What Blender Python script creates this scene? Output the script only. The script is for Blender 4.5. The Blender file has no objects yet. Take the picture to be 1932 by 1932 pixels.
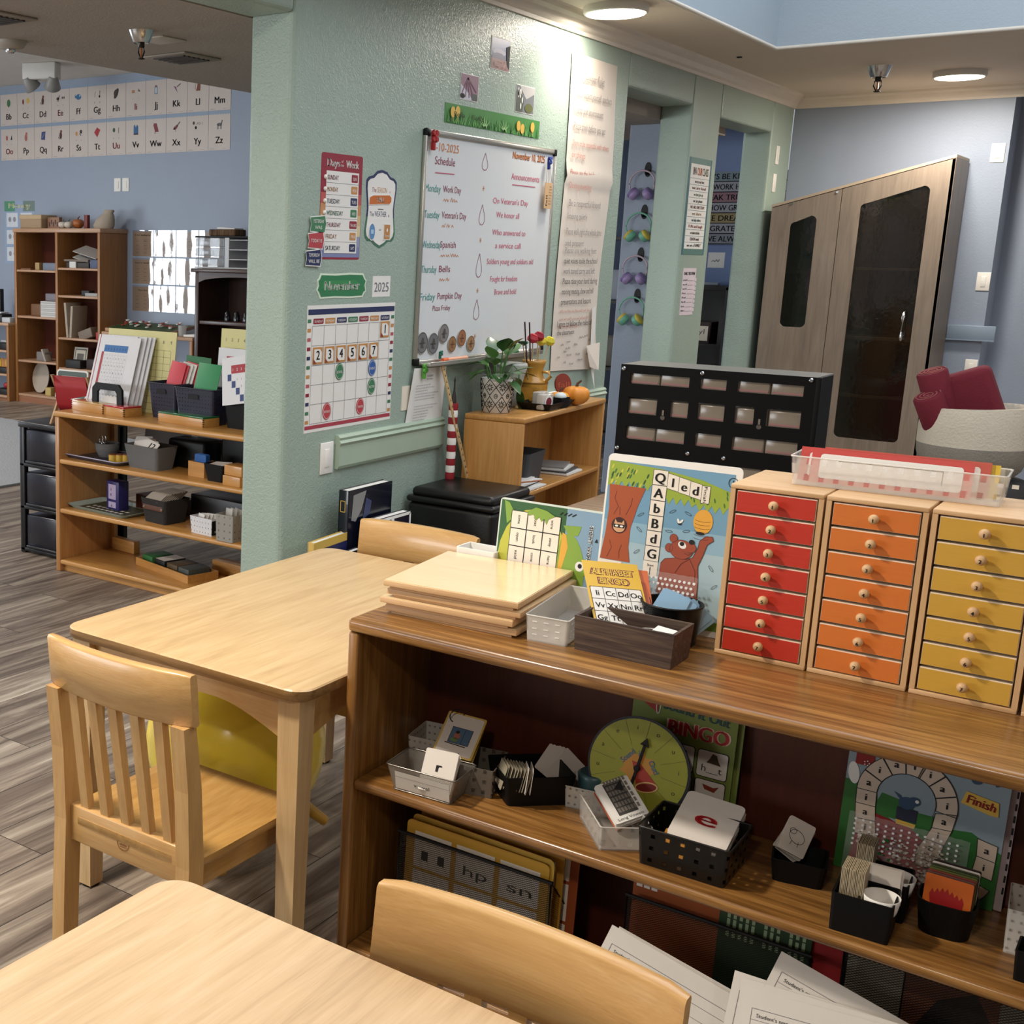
import bpy, bmesh, math, random
from mathutils import Vector, Matrix
SC = bpy.context.scene
COL = SC.collection
PI = math.pi
RD = math.radians
rnd = random.Random(7)

# ------------------------------------------------------------------ materials
def lin(h, a=1.0):
    h = h.lstrip('#'); o = []
    for i in (0, 2, 4):
        c = int(h[i:i+2], 16) / 255
        o.append(c / 12.92 if c <= .04045 else ((c + .055) / 1.055) ** 2.4)
    return (o[0], o[1], o[2], a)
MC = {}
def newmat(name):
    m = bpy.data.materials.new(name); m.use_nodes = True
    nt = m.node_tree; b = nt.nodes['Principled BSDF']
    return m, nt, b
def N(nt, t, **k):
    n = nt.nodes.new(t)
    for a, v in k.items():
        if a in n.inputs: n.inputs[a].default_value = v
        else: setattr(n, a, v)
    return n
def col(h, rough=.55, metal=0., coat=0., noise=.06, bump=0., bs=60., alpha=1., emit=0., spec=.5, sub=0., nscale=9.):
    key = (h, rough, metal, coat, noise, bump, bs, alpha, emit, spec, sub)
    if key in MC: return MC[key]
    m, nt, b = newmat('paint_' + h.strip('#')); L = nt.links
    c = lin(h)
    tc = N(nt, 'ShaderNodeTexCoord')
    if noise:
        nz = N(nt, 'ShaderNodeTexNoise', Scale=nscale, Detail=4.); L.new(tc.outputs['Object'], nz.inputs['Vector'])
        mx = N(nt, 'ShaderNodeMix', data_type='RGBA')
        mx.inputs[6].default_value = tuple(x * (1 - noise) for x in c[:3]) + (1,)
        mx.inputs[7].default_value = tuple(min(1, x * (1 + noise)) for x in c[:3]) + (1,)
        L.new(nz.outputs['Fac'], mx.inputs[0]); L.new(mx.outputs[2], b.inputs['Base Color'])
    else: b.inputs['Base Color'].default_value = c
    b.inputs['Roughness'].default_value = rough; b.inputs['Metallic'].default_value = metal
    b.inputs['Coat Weight'].default_value = coat; b.inputs['Alpha'].default_value = alpha
    b.inputs['Specular IOR Level'].default_value = spec
    if bump:
        n2 = N(nt, 'ShaderNodeTexNoise', Scale=bs, Detail=3.); L.new(tc.outputs['Object'], n2.inputs['Vector'])
        bp = N(nt, 'ShaderNodeBump', Strength=bump, Distance=.004); L.new(n2.outputs['Fac'], bp.inputs['Height'])
        L.new(bp.outputs['Normal'], b.inputs['Normal'])
    if emit:
        b.inputs['Emission Color'].default_value = c; b.inputs['Emission Strength'].default_value = emit
    MC[key] = m; return m
def wood(name, cs, axis='x', sc=1., rough=.35, coat=.25, stretch=14., contrast=1., fine=.5):
    """streaky grain running along one object axis"""
    m, nt, b = newmat(name); L = nt.links
    tc = N(nt, 'ShaderNodeTexCoord'); mp = N(nt, 'ShaderNodeMapping')
    s = {'x': (1, stretch, stretch), 'y': (stretch, 1, stretch), 'z': (stretch, stretch, 1)}[axis]
    mp.inputs['Scale'].default_value = tuple(v * sc for v in s)
    L.new(tc.outputs['Object'], mp.inputs['Vector'])
    n1 = N(nt, 'ShaderNodeTexNoise', Scale=2.2, Detail=7., Roughness=.6, Distortion=.7); L.new(mp.outputs[0], n1.inputs['Vector'])
    mp2 = N(nt, 'ShaderNodeMapping'); mp2.inputs['Scale'].default_value = tuple((v * sc * (6 if v > 1 else 2.)) for v in s)
    L.new(tc.outputs['Object'], mp2.inputs['Vector'])
    n2 = N(nt, 'ShaderNodeTexNoise', Scale=3., Detail=3.); L.new(mp2.outputs[0], n2.inputs['Vector'])
    ad = N(nt, 'ShaderNodeMix', data_type='FLOAT'); ad.inputs[0].default_value = fine * .5
    L.new(n1.outputs['Fac'], ad.inputs[2]); L.new(n2.outputs['Fac'], ad.inputs[3])
    cr = N(nt, 'ShaderNodeValToRGB'); e = cr.color_ramp.elements
    w = .2 / contrast
    e[0].position = .5 - w; e[1].position = .5 + w
    e[0].color = lin(cs[0]); e[1].color = lin(cs[2])
    k = e.new(.5); k.color = lin(cs[1])
    L.new(ad.outputs[0], cr.inputs[0]); L.new(cr.outputs[0], b.inputs['Base Color'])
    b.inputs['Roughness'].default_value = rough; b.inputs['Coat Weight'].default_value = coat
    b.inputs['Coat Roughness'].default_value = .15
    bp = N(nt, 'ShaderNodeBump', Strength=.12, Distance=.002); L.new(n2.outputs['Fac'], bp.inputs['Height'])
    L.new(bp.outputs['Normal'], b.inputs['Normal'])
    return m
def clear(name, h, a, rough=.12):
    m, nt, b = newmat(name); b.inputs['Base Color'].default_value = lin(h); b.inputs['Roughness'].default_value = rough
    b.inputs['Alpha'].default_value = a; b.inputs['Specular IOR Level'].default_value = .6
    tc = N(nt, 'ShaderNodeTexCoord'); nz = N(nt, 'ShaderNodeTexNoise', Scale=30., Detail=2.)
    nt.links.new(tc.outputs['Object'], nz.inputs['Vector'])
    bp = N(nt, 'ShaderNodeBump', Strength=.15, Distance=.003); nt.links.new(nz.outputs['Fac'], bp.inputs['Height'])
    nt.links.new(bp.outputs['Normal'], b.inputs['Normal'])
    return m
def gloss(name, fac, rough=.06):
    m, nt, b = newmat(name); L = nt.links; o = nt.nodes['Material Output']; nt.nodes.remove(b)
    t = N(nt, 'ShaderNodeBsdfTransparent'); g = N(nt, 'ShaderNodeBsdfGlossy', Roughness=rough); mx = N(nt, 'ShaderNodeMixShader', Fac=fac)
    tc = N(nt, 'ShaderNodeTexCoord'); nz = N(nt, 'ShaderNodeTexNoise', Scale=14., Detail=2.); L.new(tc.outputs['Object'], nz.inputs['Vector'])
    bp = N(nt, 'ShaderNodeBump', Strength=.08, Distance=.01); L.new(nz.outputs['Fac'], bp.inputs['Height']); L.new(bp.outputs['Normal'], g.inputs['Normal'])
    mx.inputs[0].default_value = fac; L.new(t.outputs[0], mx.inputs[1]); L.new(g.outputs[0], mx.inputs[2]); L.new(mx.outputs[0], o.inputs['Surface'])
    return m
def holes(name, h, px, pz, hx, hz, base_alpha=1., diag=False, rough=.35, hole_alpha=0., metal=0.):
    """sheet pierced by a regular pattern of holes (u = x+y, v = z)"""
    m, nt, b = newmat(name); L = nt.links
    b.inputs['Base Color'].default_value = lin(h); b.inputs['Roughness'].default_value = rough; b.inputs['Metallic'].default_value = metal
    tc = N(nt, 'ShaderNodeTexCoord'); sp = N(nt, 'ShaderNodeSeparateXYZ'); L.new(tc.outputs['Object'], sp.inputs[0])
    def M(op, a, c=None):
        n = nt.nodes.new('ShaderNodeMath'); n.operation = op
        for i, v in enumerate((a, c)):
            if v is None: continue
            if isinstance(v, (int, float)): n.inputs[i].default_value = v
            else: L.new(v, n.inputs[i])
        return n.outputs[0]
    xy = M('ADD', sp.outputs[0], sp.outputs[1]); z = sp.outputs[2]
    if diag: u = M('ADD', xy, M('MULTIPLY', z, 1.6)); v = M('SUBTRACT', xy, M('MULTIPLY', z, 1.6))
    else: u, v = xy, z
    fu = M('ABSOLUTE', M('SUBTRACT', M('FRACT', M('DIVIDE', u, px)), .5)); fv = M('ABSOLUTE', M('SUBTRACT', M('FRACT', M('DIVIDE', v, pz)), .5))
    ins = M('MULTIPLY', M('LESS_THAN', fu, hx / 2), M('LESS_THAN', fv, hz / 2))
    al = M('SUBTRACT', base_alpha, M('MULTIPLY', ins, base_alpha - hole_alpha))
    L.new(al, b.inputs['Alpha'])
    return m

# ------------------------------------------------------------------ geometry builder
def at(x=0, y=0, z=0, rx=0, ry=0, rz=0):
    return Matrix.Translation((x, y, z)) @ Matrix.Rotation(RD(rz), 4, 'Z') @ Matrix.Rotation(RD(ry), 4, 'Y') @ Matrix.Rotation(RD(rx), 4, 'X')
def rrect(w, d, r, n=5, cx=0, cy=0):
    p = []; r = min(r, w / 2 - 1e-4, d / 2 - 1e-4)
    for k, (sx, sy) in enumerate(((1, 1), (-1, 1), (-1, -1), (1, -1))):
        for i in range(n + 1):
            a = PI / 2 * (k + i / n)
            p.append((cx + sx * (w / 2 - r) + r * math.cos(a), cy + sy * (d / 2 - r) + r * math.sin(a)))
    return p
def circ(rx, ry=None, n=24, cx=0, cy=0):
    ry = ry or rx
    return [(cx + rx * math.cos(2 * PI * i / n), cy + ry * math.sin(2 * PI * i / n)) for i in range(n)]
GLY = {}
def glyph(s):
    if s in GLY: return GLY[s]
    cu = bpy.data.curves.new('t', 'FONT'); cu.body = s; cu.size = 1; cu.resolution_u = 3
    ob = bpy.data.objects.new('t', cu); COL.objects.link(ob)
    dg = bpy.context.evaluated_depsgraph_get()
    me = bpy.data.meshes.new_from_object(ob.evaluated_get(dg))
    v = [(p.co.x, p.co.y) for p in me.vertices]; f = [tuple(q.vertices) for q in me.polygons]
    bpy.data.objects.remove(ob); bpy.data.curves.remove(cu); bpy.data.meshes.remove(me)
    if not v: v = [(0, 0)]
    x0 = min(p[0] for p in v); x1 = max(p[0] for p in v); y0 = min(p[1] for p in v); y1 = max(p[1] for p in v)
    GLY[s] = (v, f, x0, x1, y0, y1); return GLY[s]
class G:
    def __init__(s): s.v = []; s.f = []; s.mi = []; s.sm = []; s.ms = []; s.T = Matrix()
    def m(s, mat):
        if mat not in s.ms: s.ms.append(mat)
        return s.ms.index(mat)
    def add(s, vs, fs, mat, smooth=False, T=None):
        M = s.T @ T if T is not None else s.T
        o = len(s.v); s.v += [tuple(M @ Vector(p)) for p in vs]; i = s.m(mat)
        for f in fs: s.f.append(tuple(o + k for k in f)); s.mi.append(i); s.sm.append(smooth)
        return s
    def box(s, x0, x1, y0, y1, z0, z1, mat, b=0., T=None, seg=2):
        if b:
            bm = bmesh.new(); bmesh.ops.create_cube(bm, size=1)
            for v in bm.verts: v.co = Vector((x0 + (v.co.x + .5) * (x1 - x0), y0 + (v.co.y + .5) * (y1 - y0), z0 + (v.co.z + .5) * (z1 - z0)))
            bmesh.ops.bevel(bm, geom=bm.edges[:], offset=b, segments=seg, affect='EDGES', profile=.5)
            bm.verts.ensure_lookup_table()
            s.add([v.co for v in bm.verts], [[v.index for v in f.verts] for f in bm.faces], mat, True, T); bm.free(); return s
        v = [(x, y, z) for x in (x0, x1) for y in (y0, y1) for z in (z0, z1)]
        return s.add(v, [(0, 1, 3, 2), (4, 6, 7, 5), (0, 4, 5, 1), (2, 3, 7, 6), (0, 2, 6, 4), (1, 5, 7, 3)], mat, False, T)
    def prism(s, pts, z0, z1, mat, T=None, smooth=False):
        n = len(pts)
        v = [(p[0], p[1], z0) for p in pts] + [(p[0], p[1], z1) for p in pts]
        f = [tuple(range(n))[::-1], tuple(range(n, 2 * n))]
        s.add(v, f, mat, False, T)
        return s.add(v, [(i, (i + 1) % n, n + (i + 1) % n, n + i) for i in range(n)], mat, smooth, T)
    def loft(s, rings, mat, smooth=True, T=None, c0=True, c1=True):
        n = len(rings[0]); v = [p for r in rings for p in r]; f = []
        for k in range(len(rings) - 1):
            for i in range(n): f.append((k * n + i, k * n + (i + 1) % n, (k + 1) * n + (i + 1) % n, (k + 1) * n + i))
        s.add(v, f, mat, smooth, T)
        if c0: s.add(rings[0], [tuple(range(n))[::-1]], mat, False, T)
        if c1: s.add(rings[-1], [tuple(range(n))], mat, False, T)
        return s
    def lathe(s, prof, mat, n=24, T=None, smooth=True, ell=1., lobes=0, la=0., c0=True, c1=True):
        rr = []
        for r, z in prof:
            q = [r * (1 - la + la * abs(math.sin(lobes * PI * i / n))) if lobes else r for i in range(n)]
            rr.append([(q[i] * math.cos(2 * PI * i / n), ell * q[i] * math.sin(2 * PI * i / n), z) for i in range(n)])
        return s.loft(rr, mat, smooth, T, c0, c1)
    def tub(s, w0, d0, w1, d1, h, t, mat, r=.004, floor=None, T=None, n=3, inner=None):
        """open container: bottom w0 x d0, top w1 x d1"""
        o0 = [(x, y, 0) for x, y in rrect(w0, d0, r, n)]; o1 = [(x, y, h) for x, y in rrect(w1, d1, r, n)]
        fl = t if floor is None else floor
        i1 = [(x, y, h) for x, y in rrect(w1 - 2 * t, d1 - 2 * t, max(r - t, .001), n)]
        k = fl / h; wi = w0 + (w1 - w0) * k - 2 * t; di = d0 + (d1 - d0) * k - 2 * t
        i0 = [(x, y, fl) for x, y in rrect(wi, di, max(r - t, .001), n)]
        s.loft([o0, o1], mat, False, T, True, False); s.loft([o1, i1], mat, False, T, False, False)
        return s.loft([i1, i0], inner or mat, False, T, False, True)
    def tube(s, pts, r, mat, n=8, T=None, closed=False):
        P = [Vector(p) for p in pts]; rings = []; up = Vector((0, 0, 1))
        for i, p in enumerate(P):
            a = P[i - 1] if (i or closed) else p; c = P[(i + 1) % len(P)] if (i < len(P) - 1 or closed) else p
            t = (c - a).normalized() if (c - a).length > 1e-9 else Vector((0, 0, 1))
            x = t.cross(up)
            if x.length < 1e-3: x = t.cross(Vector((1, 0, 0)))
            x.normalize(); y = t.cross(x)
            ri = r[i] if isinstance(r, (list, tuple)) else r
            rings.append([tuple(p + ri * (math.cos(2 * PI * k / n) * x + math.sin(2 * PI * k / n) * y)) for k in range(n)])
        if closed: rings.append(rings[0])
        return s.loft(rings, mat, True, T, not closed, not closed)
    def ball(s, r, mat, T=None, n=16, sx=1, sy=1, sz=1):
        m = n // 2; rings = []
        for j in range(1, m):
            a = PI * j / m
            rings.append([(sx * r * math.sin(a) * math.cos(2 * PI * i / n), sy * r * math.sin(a) * math.sin(2 * PI * i / n), -sz * r * math.cos(a)) for i in range(n)])
        return s.loft(rings, mat, True, T)
    # ---- flat graphics, drawn in the local XY plane a hair above the sheet (z = layer)
    def rect(s, x0, y0, x1, y1, mat, z=.0006, T=None):
        return s.add([(x0, y0, z), (x1, y0, z), (x1, y1, z), (x0, y1, z)], [(0, 1, 2, 3)], mat, False, T)
    def poly(s, pts, mat, z=.0006, T=None):
        return s.add([(p[0], p[1], z) for p in pts], [tuple(range(len(pts)))], mat, False, T)
    def ell(s, cx, cy, rx, ry, mat, z=.0006, n=20, rot=0):
        c, d = math.cos(RD(rot)), math.sin(RD(rot))
        return s.poly([(cx + c * x - d * y, cy + d * x + c * y) for x, y in circ(rx, ry, n)], mat, z)
    def line(s, pts, w, mat, z=.0008, closed=False):
        q = list(pts) + ([pts[0]] if closed else [])
        for a, b in zip(q, q[1:]):
            dx, dy = b[0] - a[0], b[1] - a[1]; l = math.hypot(dx, dy) or 1; nx, ny = -dy / l * w / 2, dx / l * w / 2
            s.poly([(a[0] + nx, a[1] + ny), (a[0] - nx, a[1] - ny), (b[0] - nx, b[1] - ny), (b[0] + nx, b[1] + ny)], mat, z)
        return s
    def ring(s, cx, cy, rx, ry, w, mat, z=.0008, n=24, rot=0, a0=0, a1=360):
        c, d = math.cos(RD(rot)), math.sin(RD(rot)); p = []
        for i in range(n + 1):
            a = RD(a0 + (a1 - a0) * i / n); x, y = rx * math.cos(a), ry * math.sin(a); p.append((cx + c * x - d * y, cy + d * x + c * y))
        return s.line(p, w, mat, z)
    def txt(s, t, x, y, h, mat, z=.001, w=None, al='c', rot=0, bold=0.):
        """text with cap height h; w = fitted width; anchor al l/c/r at x, baseline y"""
        v, f, x0, x1, y0, y1 = glyph(t)
        k = h / .73; kx = k if w is None else w / max(1e-6, x1 - x0)
        ax = {'l': x0, 'c': (x0 + x1) / 2, 'r': x1}[al]; c, d = math.cos(RD(rot)), math.sin(RD(rot))
        for ox in ((-bold, bold) if bold else (0,)):
            vs = []
            for p in v:
                X, Y = (p[0] - ax) * kx + ox, p[1] * k
                vs.append((x + c * X - d * Y, y + d * X + c * Y, z))
            s.add(vs, f, mat)
        return s
    def scrib(s, x0, y, x1, h, mat, z=.001, w=.0012, n=None):
        """a line of hand writing too small to read"""
        n = n or max(4, int((x1 - x0) / (h * .55))); p = []
        r = random.Random(int(x0 * 9999 + y * 7777))
        for i in range(n + 1): p.append((x0 + (x1 - x0) * i / n, y + (h if i % 2 else 0) * r.uniform(.4, 1)))
        k = 0
        while k < len(p) - 2:
            e = min(len(p), k + r.randint(4, 8)); s.line(p[k:e], w, mat, z); k = e
        return s
    def mesh(s, name):
        me = bpy.data.meshes.new(name); me.from_pydata(s.v, [], s.f)
        for m in s.ms: me.materials.append(m)
        me.polygons.foreach_set('material_index', s.mi); me.polygons.foreach_set('use_smooth', s.sm)
        me.update(); return me

# ------------------------------------------------------------------ objects
ROT_W = (RD(90), 0, RD(90))      # sheet on a wall facing +X: local x -> +Y, local y -> up
ROT_S = (RD(90), 0, 0)           # sheet facing -Y: local x -> +X, local y -> up
def tag(o, label=None, cat=None, group=None, kind=None):
    for k, v in (('label', label), ('category', cat), ('group', group), ('kind', kind)):
        if v: o[k] = v
    return o
def obj(name, g, parent=None, loc=(0, 0, 0), rot=(0, 0, 0), label=None, cat=None, group=None, kind=None, scale=None):
    me = g if isinstance(g, bpy.types.Mesh) else g.mesh(name)
    o = bpy.data.objects.new(name, me); COL.objects.link(o); o.location = loc; o.rotation_euler = rot
    if scale: o.scale = scale
    if parent: o.parent = parent
    return tag(o, label, cat, group, kind)
def thing(name, label, cat, loc=(0, 0, 0), rz=0, group=None, rot=None):
    o = bpy.data.objects.new(name, None); COL.objects.link(o); o.empty_display_size = .05
    o.location = loc; o.rotation_euler = rot or (0, 0, RD(rz))
    return tag(o, label, cat, group)
def dup(root, loc=None, rot=None, label=None, group=None, scale=None):
    def cp(o, par):
        c = o.copy(); COL.objects.link(c); c.parent = par
        for ch in KIDS(o): cp(ch, c)
        return c
    r = cp(root, None)
    if loc is not None: r.location = loc
    if rot is not None: r.rotation_euler = rot
    if scale: r.scale = scale
    if label: r['label'] = label
    if group: r['group'] = group
    return r
def KIDS(o): return [c for c in bpy.data.objects if c.parent == o]
def struct(name, g, loc=(0, 0, 0), rot=(0, 0, 0)): return obj(name, g, None, loc, rot, kind='structure')
WHITE = col('#e9e6e0', .6); PAPER = col('#e4e1dc', .75, noise=.03); BLACK = col('#0a0a0b', .5, spec=.3); INK = col('#1b1a1c', .8, noise=0)
GREYINK = col('#6b6970', .8, noise=0); PINK = col('#b5506a', .8, noise=0); TEAL = col('#3c8f88', .8, noise=0); ORNG = col('#c9793f', .8, noise=0)
CREAM = col('#eadfcd', .6); RED = col('#c22a25', .5); GOLD = col('#d9b04a', .5); CHROME = col('#c8c8c8', .18, metal=1.)
# ================================================================== SETTING
def wallmat(name, h, strength=.5, rough=.38, scale=85., spec=.5):
    m, nt, b = newmat(name); L = nt.links; c = lin(h)
    tc = N(nt, 'ShaderNodeTexCoord')
    n1 = N(nt, 'ShaderNodeTexNoise', Scale=2.5, Detail=3.); L.new(tc.outputs['Object'], n1.inputs['Vector'])
    mx = N(nt, 'ShaderNodeMix', data_type='RGBA')
    mx.inputs[6].default_value = tuple(x * .95 for x in c[:3]) + (1,); mx.inputs[7].default_value = tuple(x * 1.05 for x in c[:3]) + (1,)
    L.new(n1.outputs['Fac'], mx.inputs[0]); L.new(mx.outputs[2], b.inputs['Base Color'])
    n2 = N(nt, 'ShaderNodeTexNoise', Scale=scale, Detail=2., Distortion=1.4); L.new(tc.outputs['Object'], n2.inputs['Vector'])
    bp = N(nt, 'ShaderNodeBump', Strength=strength, Distance=.004); L.new(n2.outputs['Fac'], bp.inputs['Height'])
    L.new(bp.outputs['Normal'], b.inputs['Normal'])
    b.inputs['Roughness'].default_value = rough; b.inputs['Specular IOR Level'].default_value = spec
    return m
GREEN = wallmat('green_wall_paint', '#9cada1', .6, .4, 70., .45)
BLUE = wallmat('blue_wall_paint', '#919cae', .25, .5, 60.)
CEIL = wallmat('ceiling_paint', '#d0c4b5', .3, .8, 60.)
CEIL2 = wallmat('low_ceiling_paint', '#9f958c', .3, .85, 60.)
TRIMG = col('#a6b7a4', .4); CROWN = col('#d8cfc2', .45); BLUETRIM = col('#8494a6', .45)
def floor_mat():
    m, nt, b = newmat('grey_brown_vinyl_plank'); L = nt.links
    tc = N(nt, 'ShaderNodeTexCoord'); mp = N(nt, 'ShaderNodeMapping'); mp.inputs['Rotation'].default_value = (0, 0, RD(-90))
    L.new(tc.outputs['Object'], mp.inputs['Vector'])
    br = N(nt, 'ShaderNodeTexBrick', Scale=1.); br.offset = .37
    for k, v in (('Brick Width', 1.22), ('Row Height', .18), ('Mortar Size', .0014), ('Bias', 0.)): br.inputs[k].default_value = v
    br.inputs['Color1'].default_value = (.2, .2, .2, 1); br.inputs['Color2'].default_value = (.8, .8, .8, 1); br.inputs['Mortar'].default_value = (0, 0, 0, 1)
    L.new(mp.outputs[0], br.inputs['Vector'])
    ms = N(nt, 'ShaderNodeMapping'); ms.inputs['Scale'].default_value = (.55, 8, 1); L.new(mp.outputs[0], ms.inputs['Vector'])
    ad = nt.nodes.new('ShaderNodeVectorMath'); ad.operation = 'ADD'; L.new(ms.outputs[0], ad.inputs[0])
    sc = nt.nodes.new('ShaderNodeVectorMath'); sc.operation = 'SCALE'; L.new(br.outputs['Color'], sc.inputs[0]); sc.inputs['Scale'].default_value = 9.
    L.new(sc.outputs[0], ad.inputs[1])
    n1 = N(nt, 'ShaderNodeTexNoise', Scale=1.7, Detail=9., Roughness=.68, Distortion=1.1); L.new(ad.outputs[0], n1.inputs['Vector'])
    cr = N(nt, 'ShaderNodeValToRGB'); e = cr.color_ramp.elements
    e[0].position = .30; e[0].color = lin('#4a3e36'); e[1].position = .72; e[1].color = lin('#d2c6b6')
    k = e.new(.46); k.color = lin('#7d6f64'); k = e.new(.57); k.color = lin('#a39687')
    L.new(n1.outputs['Fac'], cr.inputs[0])
    mx = N(nt, 'ShaderNodeMix', data_type='RGBA', blend_type='MULTIPLY'); mx.inputs[0].default_value = 1.
    pr = N(nt, 'ShaderNodeMapRange'); pr.inputs['From Min'].default_value = 0.; pr.inputs['To Min'].default_value = .35; pr.inputs['To Max'].default_value = 1.1
    sx = N(nt, 'ShaderNodeSeparateColor'); L.new(br.outputs['Color'], sx.inputs[0]); L.new(sx.outputs[0], pr.inputs['Value'])
    pr.inputs['To Min'].default_value = .72
    L.new(cr.outputs[0], mx.inputs[6]); L.new(pr.outputs[0], mx.inputs[7])
    m2 = N(nt, 'ShaderNodeMix', data_type='RGBA'); m2.inputs[7].default_value = lin('#1d1815')
    L.new(br.outputs['Fac'], m2.inputs[0]); L.new(mx.outputs[2], m2.inputs[6]); L.new(m2.outputs[2], b.inputs['Base Color'])
    b.inputs['Roughness'].default_value = .42
    bp = N(nt, 'ShaderNodeBump', Strength=.25, Distance=.002); L.new(n1.outputs['Fac'], bp.inputs['Height']); L.new(bp.outputs['Normal'], b.inputs['Normal'])
    return m
CZ = 2.62; LZ = 2.30; HZ = 3.08; WX = -2.65; WX2 = -2.84; XL = -12.5; XR = 4.0; YF = -3.2; YB = 9.58; YB2 = 11.2; YL = 8.75
g = G(); g.box(XL - .1, XR + .1, YF - .1, YB2 + .1, -.1, 0, floor_mat()); struct('floor', g)
# green wall: end pillar, header over the doorway opening towards the camera, two tall openings near the far end
g = G()
def gw(y0, y1, z0, z1): g.box(WX2, WX, y0, y1, z0, z1, GREEN)
PY = 3.641
gw(PY, 6.597, 0, CZ); gw(6.597, 7.567, 2.37, CZ); gw(7.567, 8.06, 0, CZ); gw(8.06, 9.12, 2.345, CZ); gw(9.12, YB, 0, CZ)
gw(YF, PY, LZ, CZ)
o = struct('wall_left', g)
bv = o.modifiers.new('b', 'BEVEL'); bv.width = .018; bv.segments = 3; bv.limit_method = 'ANGLE'
# blue wall behind the tall cabinet with its outer corner, and the recess beyond
g = G(); g.box(WX, -1.335, YB, YB + .16, 0, CZ, BLUE); g.box(-1.5, -1.335, YB + .16, 9.85, 0, CZ, BLUE); g.box(-1.5, XR, 9.85, 10.66, 0, CZ, BLUE)
struct('wall_back', g)
g = G(); g.box(XR, XR + .12, YF, 10.66, 0, CZ, BLUE); struct('wall_right', g)
# front wall behind the camera, with a wide window on the left room's side
g = G(); g.box(WX2, XR, YF - .12, YF, 0, CZ, BLUE); g.box(XL, WX2, YF - .12, YF, 0, .9, BLUE); g.box(XL, WX2, YF - .12, YF, 2.2, 3.2, BLUE)
g.box(XL, -10.5, YF - .12, YF, .9, 2.2, BLUE); g.box(-4.5, WX2, YF - .12, YF, .9, 2.2, BLUE); struct('wall_front', g)
g = G(); FR = col('#e8e8e6', .4)
for x in (-10.5, -8.5, -6.5, -4.56): g.box(x, x + .06, YF - .1, YF - .03, .9, 2.2, FR)
g.box(-10.5, -4.5, YF - .1, YF - .03, .9, .96, FR); g.box(-10.5, -4.5, YF - .1, YF - .03, 2.14, 2.2, FR)
w = struct('window_1', g); w.name = 'window_1'
# left room shell
g = G(); g.box(XL, WX2 - 1.0, YL, YL + .12, 0, HZ + .1, BLUE); struct('wall_far', g)
g = G()
for a in ((YF, 1.6, 0, HZ + .1), (4.6, YL, 0, HZ + .1), (1.6, 4.6, 0, .15), (1.6, 4.6, 2.2, HZ + .1)): g.box(XL - .12, XL, *a, BLUE)
struct('wall_far_left', g)
g = G(); 
for y in (1.6, 3.07, 4.54): g.box(XL - .1, XL - .03, y, y + .06, .15, 2.2, FR)
g.box(XL - .1, XL - .03, 1.6, 4.6, .15, .21, FR); g.box(XL - .1, XL - .03, 1.6, 4.6, 2.14, 2.2, FR); struct('window_2', g)
# passage beyond the openings: back wall with the word boards, stub partition with the headphones
g = G(); g.box(-4.1, WX2 - .02, 10.02, 10.12, 0, CZ, wallmat('deep_blue_wall_paint', '#6d82ad', .25, .55, 60.)); struct('wall_passage', g)
g = G(); g.box(-3.108, WX2, 7.8, 7.92, 0, CZ, BLUE); o = struct('wall_partition', g)
bv = o.modifiers.new('b', 'BEVEL'); bv.width = .01; bv.segments = 2
g = G(); g.box(-4.1, -3.98, YL, 10.12, 0, CZ, BLUE); struct('wall_passage_side', g)
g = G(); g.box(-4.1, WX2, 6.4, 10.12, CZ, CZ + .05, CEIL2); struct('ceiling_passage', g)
# ceilings
SX, SY = -2.18, 7.40
g = G(); g.box(WX2, SX, YF, YB2, CZ, CZ + .1, CEIL); g.box(SX, XR, SY, YB2, CZ, CZ + .1, CEIL); g.box(SX, XR, YF, 1.6, CZ, CZ + .1, CEIL); g.box(1.6, XR, 1.6, SY, CZ, CZ + .1, CEIL)
o = struct('ceiling', g)
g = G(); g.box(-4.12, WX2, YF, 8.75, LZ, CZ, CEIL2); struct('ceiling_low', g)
g = G(); g.box(XL, -4.0, YF, YL + .1, HZ, HZ + .08, col('#cfc9c0', .85)); g.box(-4.14, -4.06, YF, YL, CZ - .02, HZ, CEIL2); struct('ceiling_left_room', g)
WELL = wallmat('daylit_blue_well_paint', '#abb7c1', .25, .5, 60.)  # blue wall paint made lighter, daylight in the well put into the colour
# skylight well
g = G(); g.box(SX - .06, SX + .004, 1.6, SY + .06, CZ + .002, 3.9, WELL); g.box(SX, 1.66, SY - .004, SY + .06, CZ + .002, 3.9, WELL)
g.box(1.6, 1.66, 1.6, SY, CZ + .1, 3.9, WELL); g.box(SX - .06, 1.66, 1.54, 1.6, CZ + .1, 3.9, WELL); g.box(SX - .06, 1.66, 1.54, SY + .06, 3.9, 3.95, CEIL)
struct('wall_skylight_well', g)
g = G(); g.tube([(SX, 1.6, CZ), (SX, SY, CZ), (1.6, SY, CZ)], .012, CROWN, 8); struct('trim_1', g)
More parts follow.
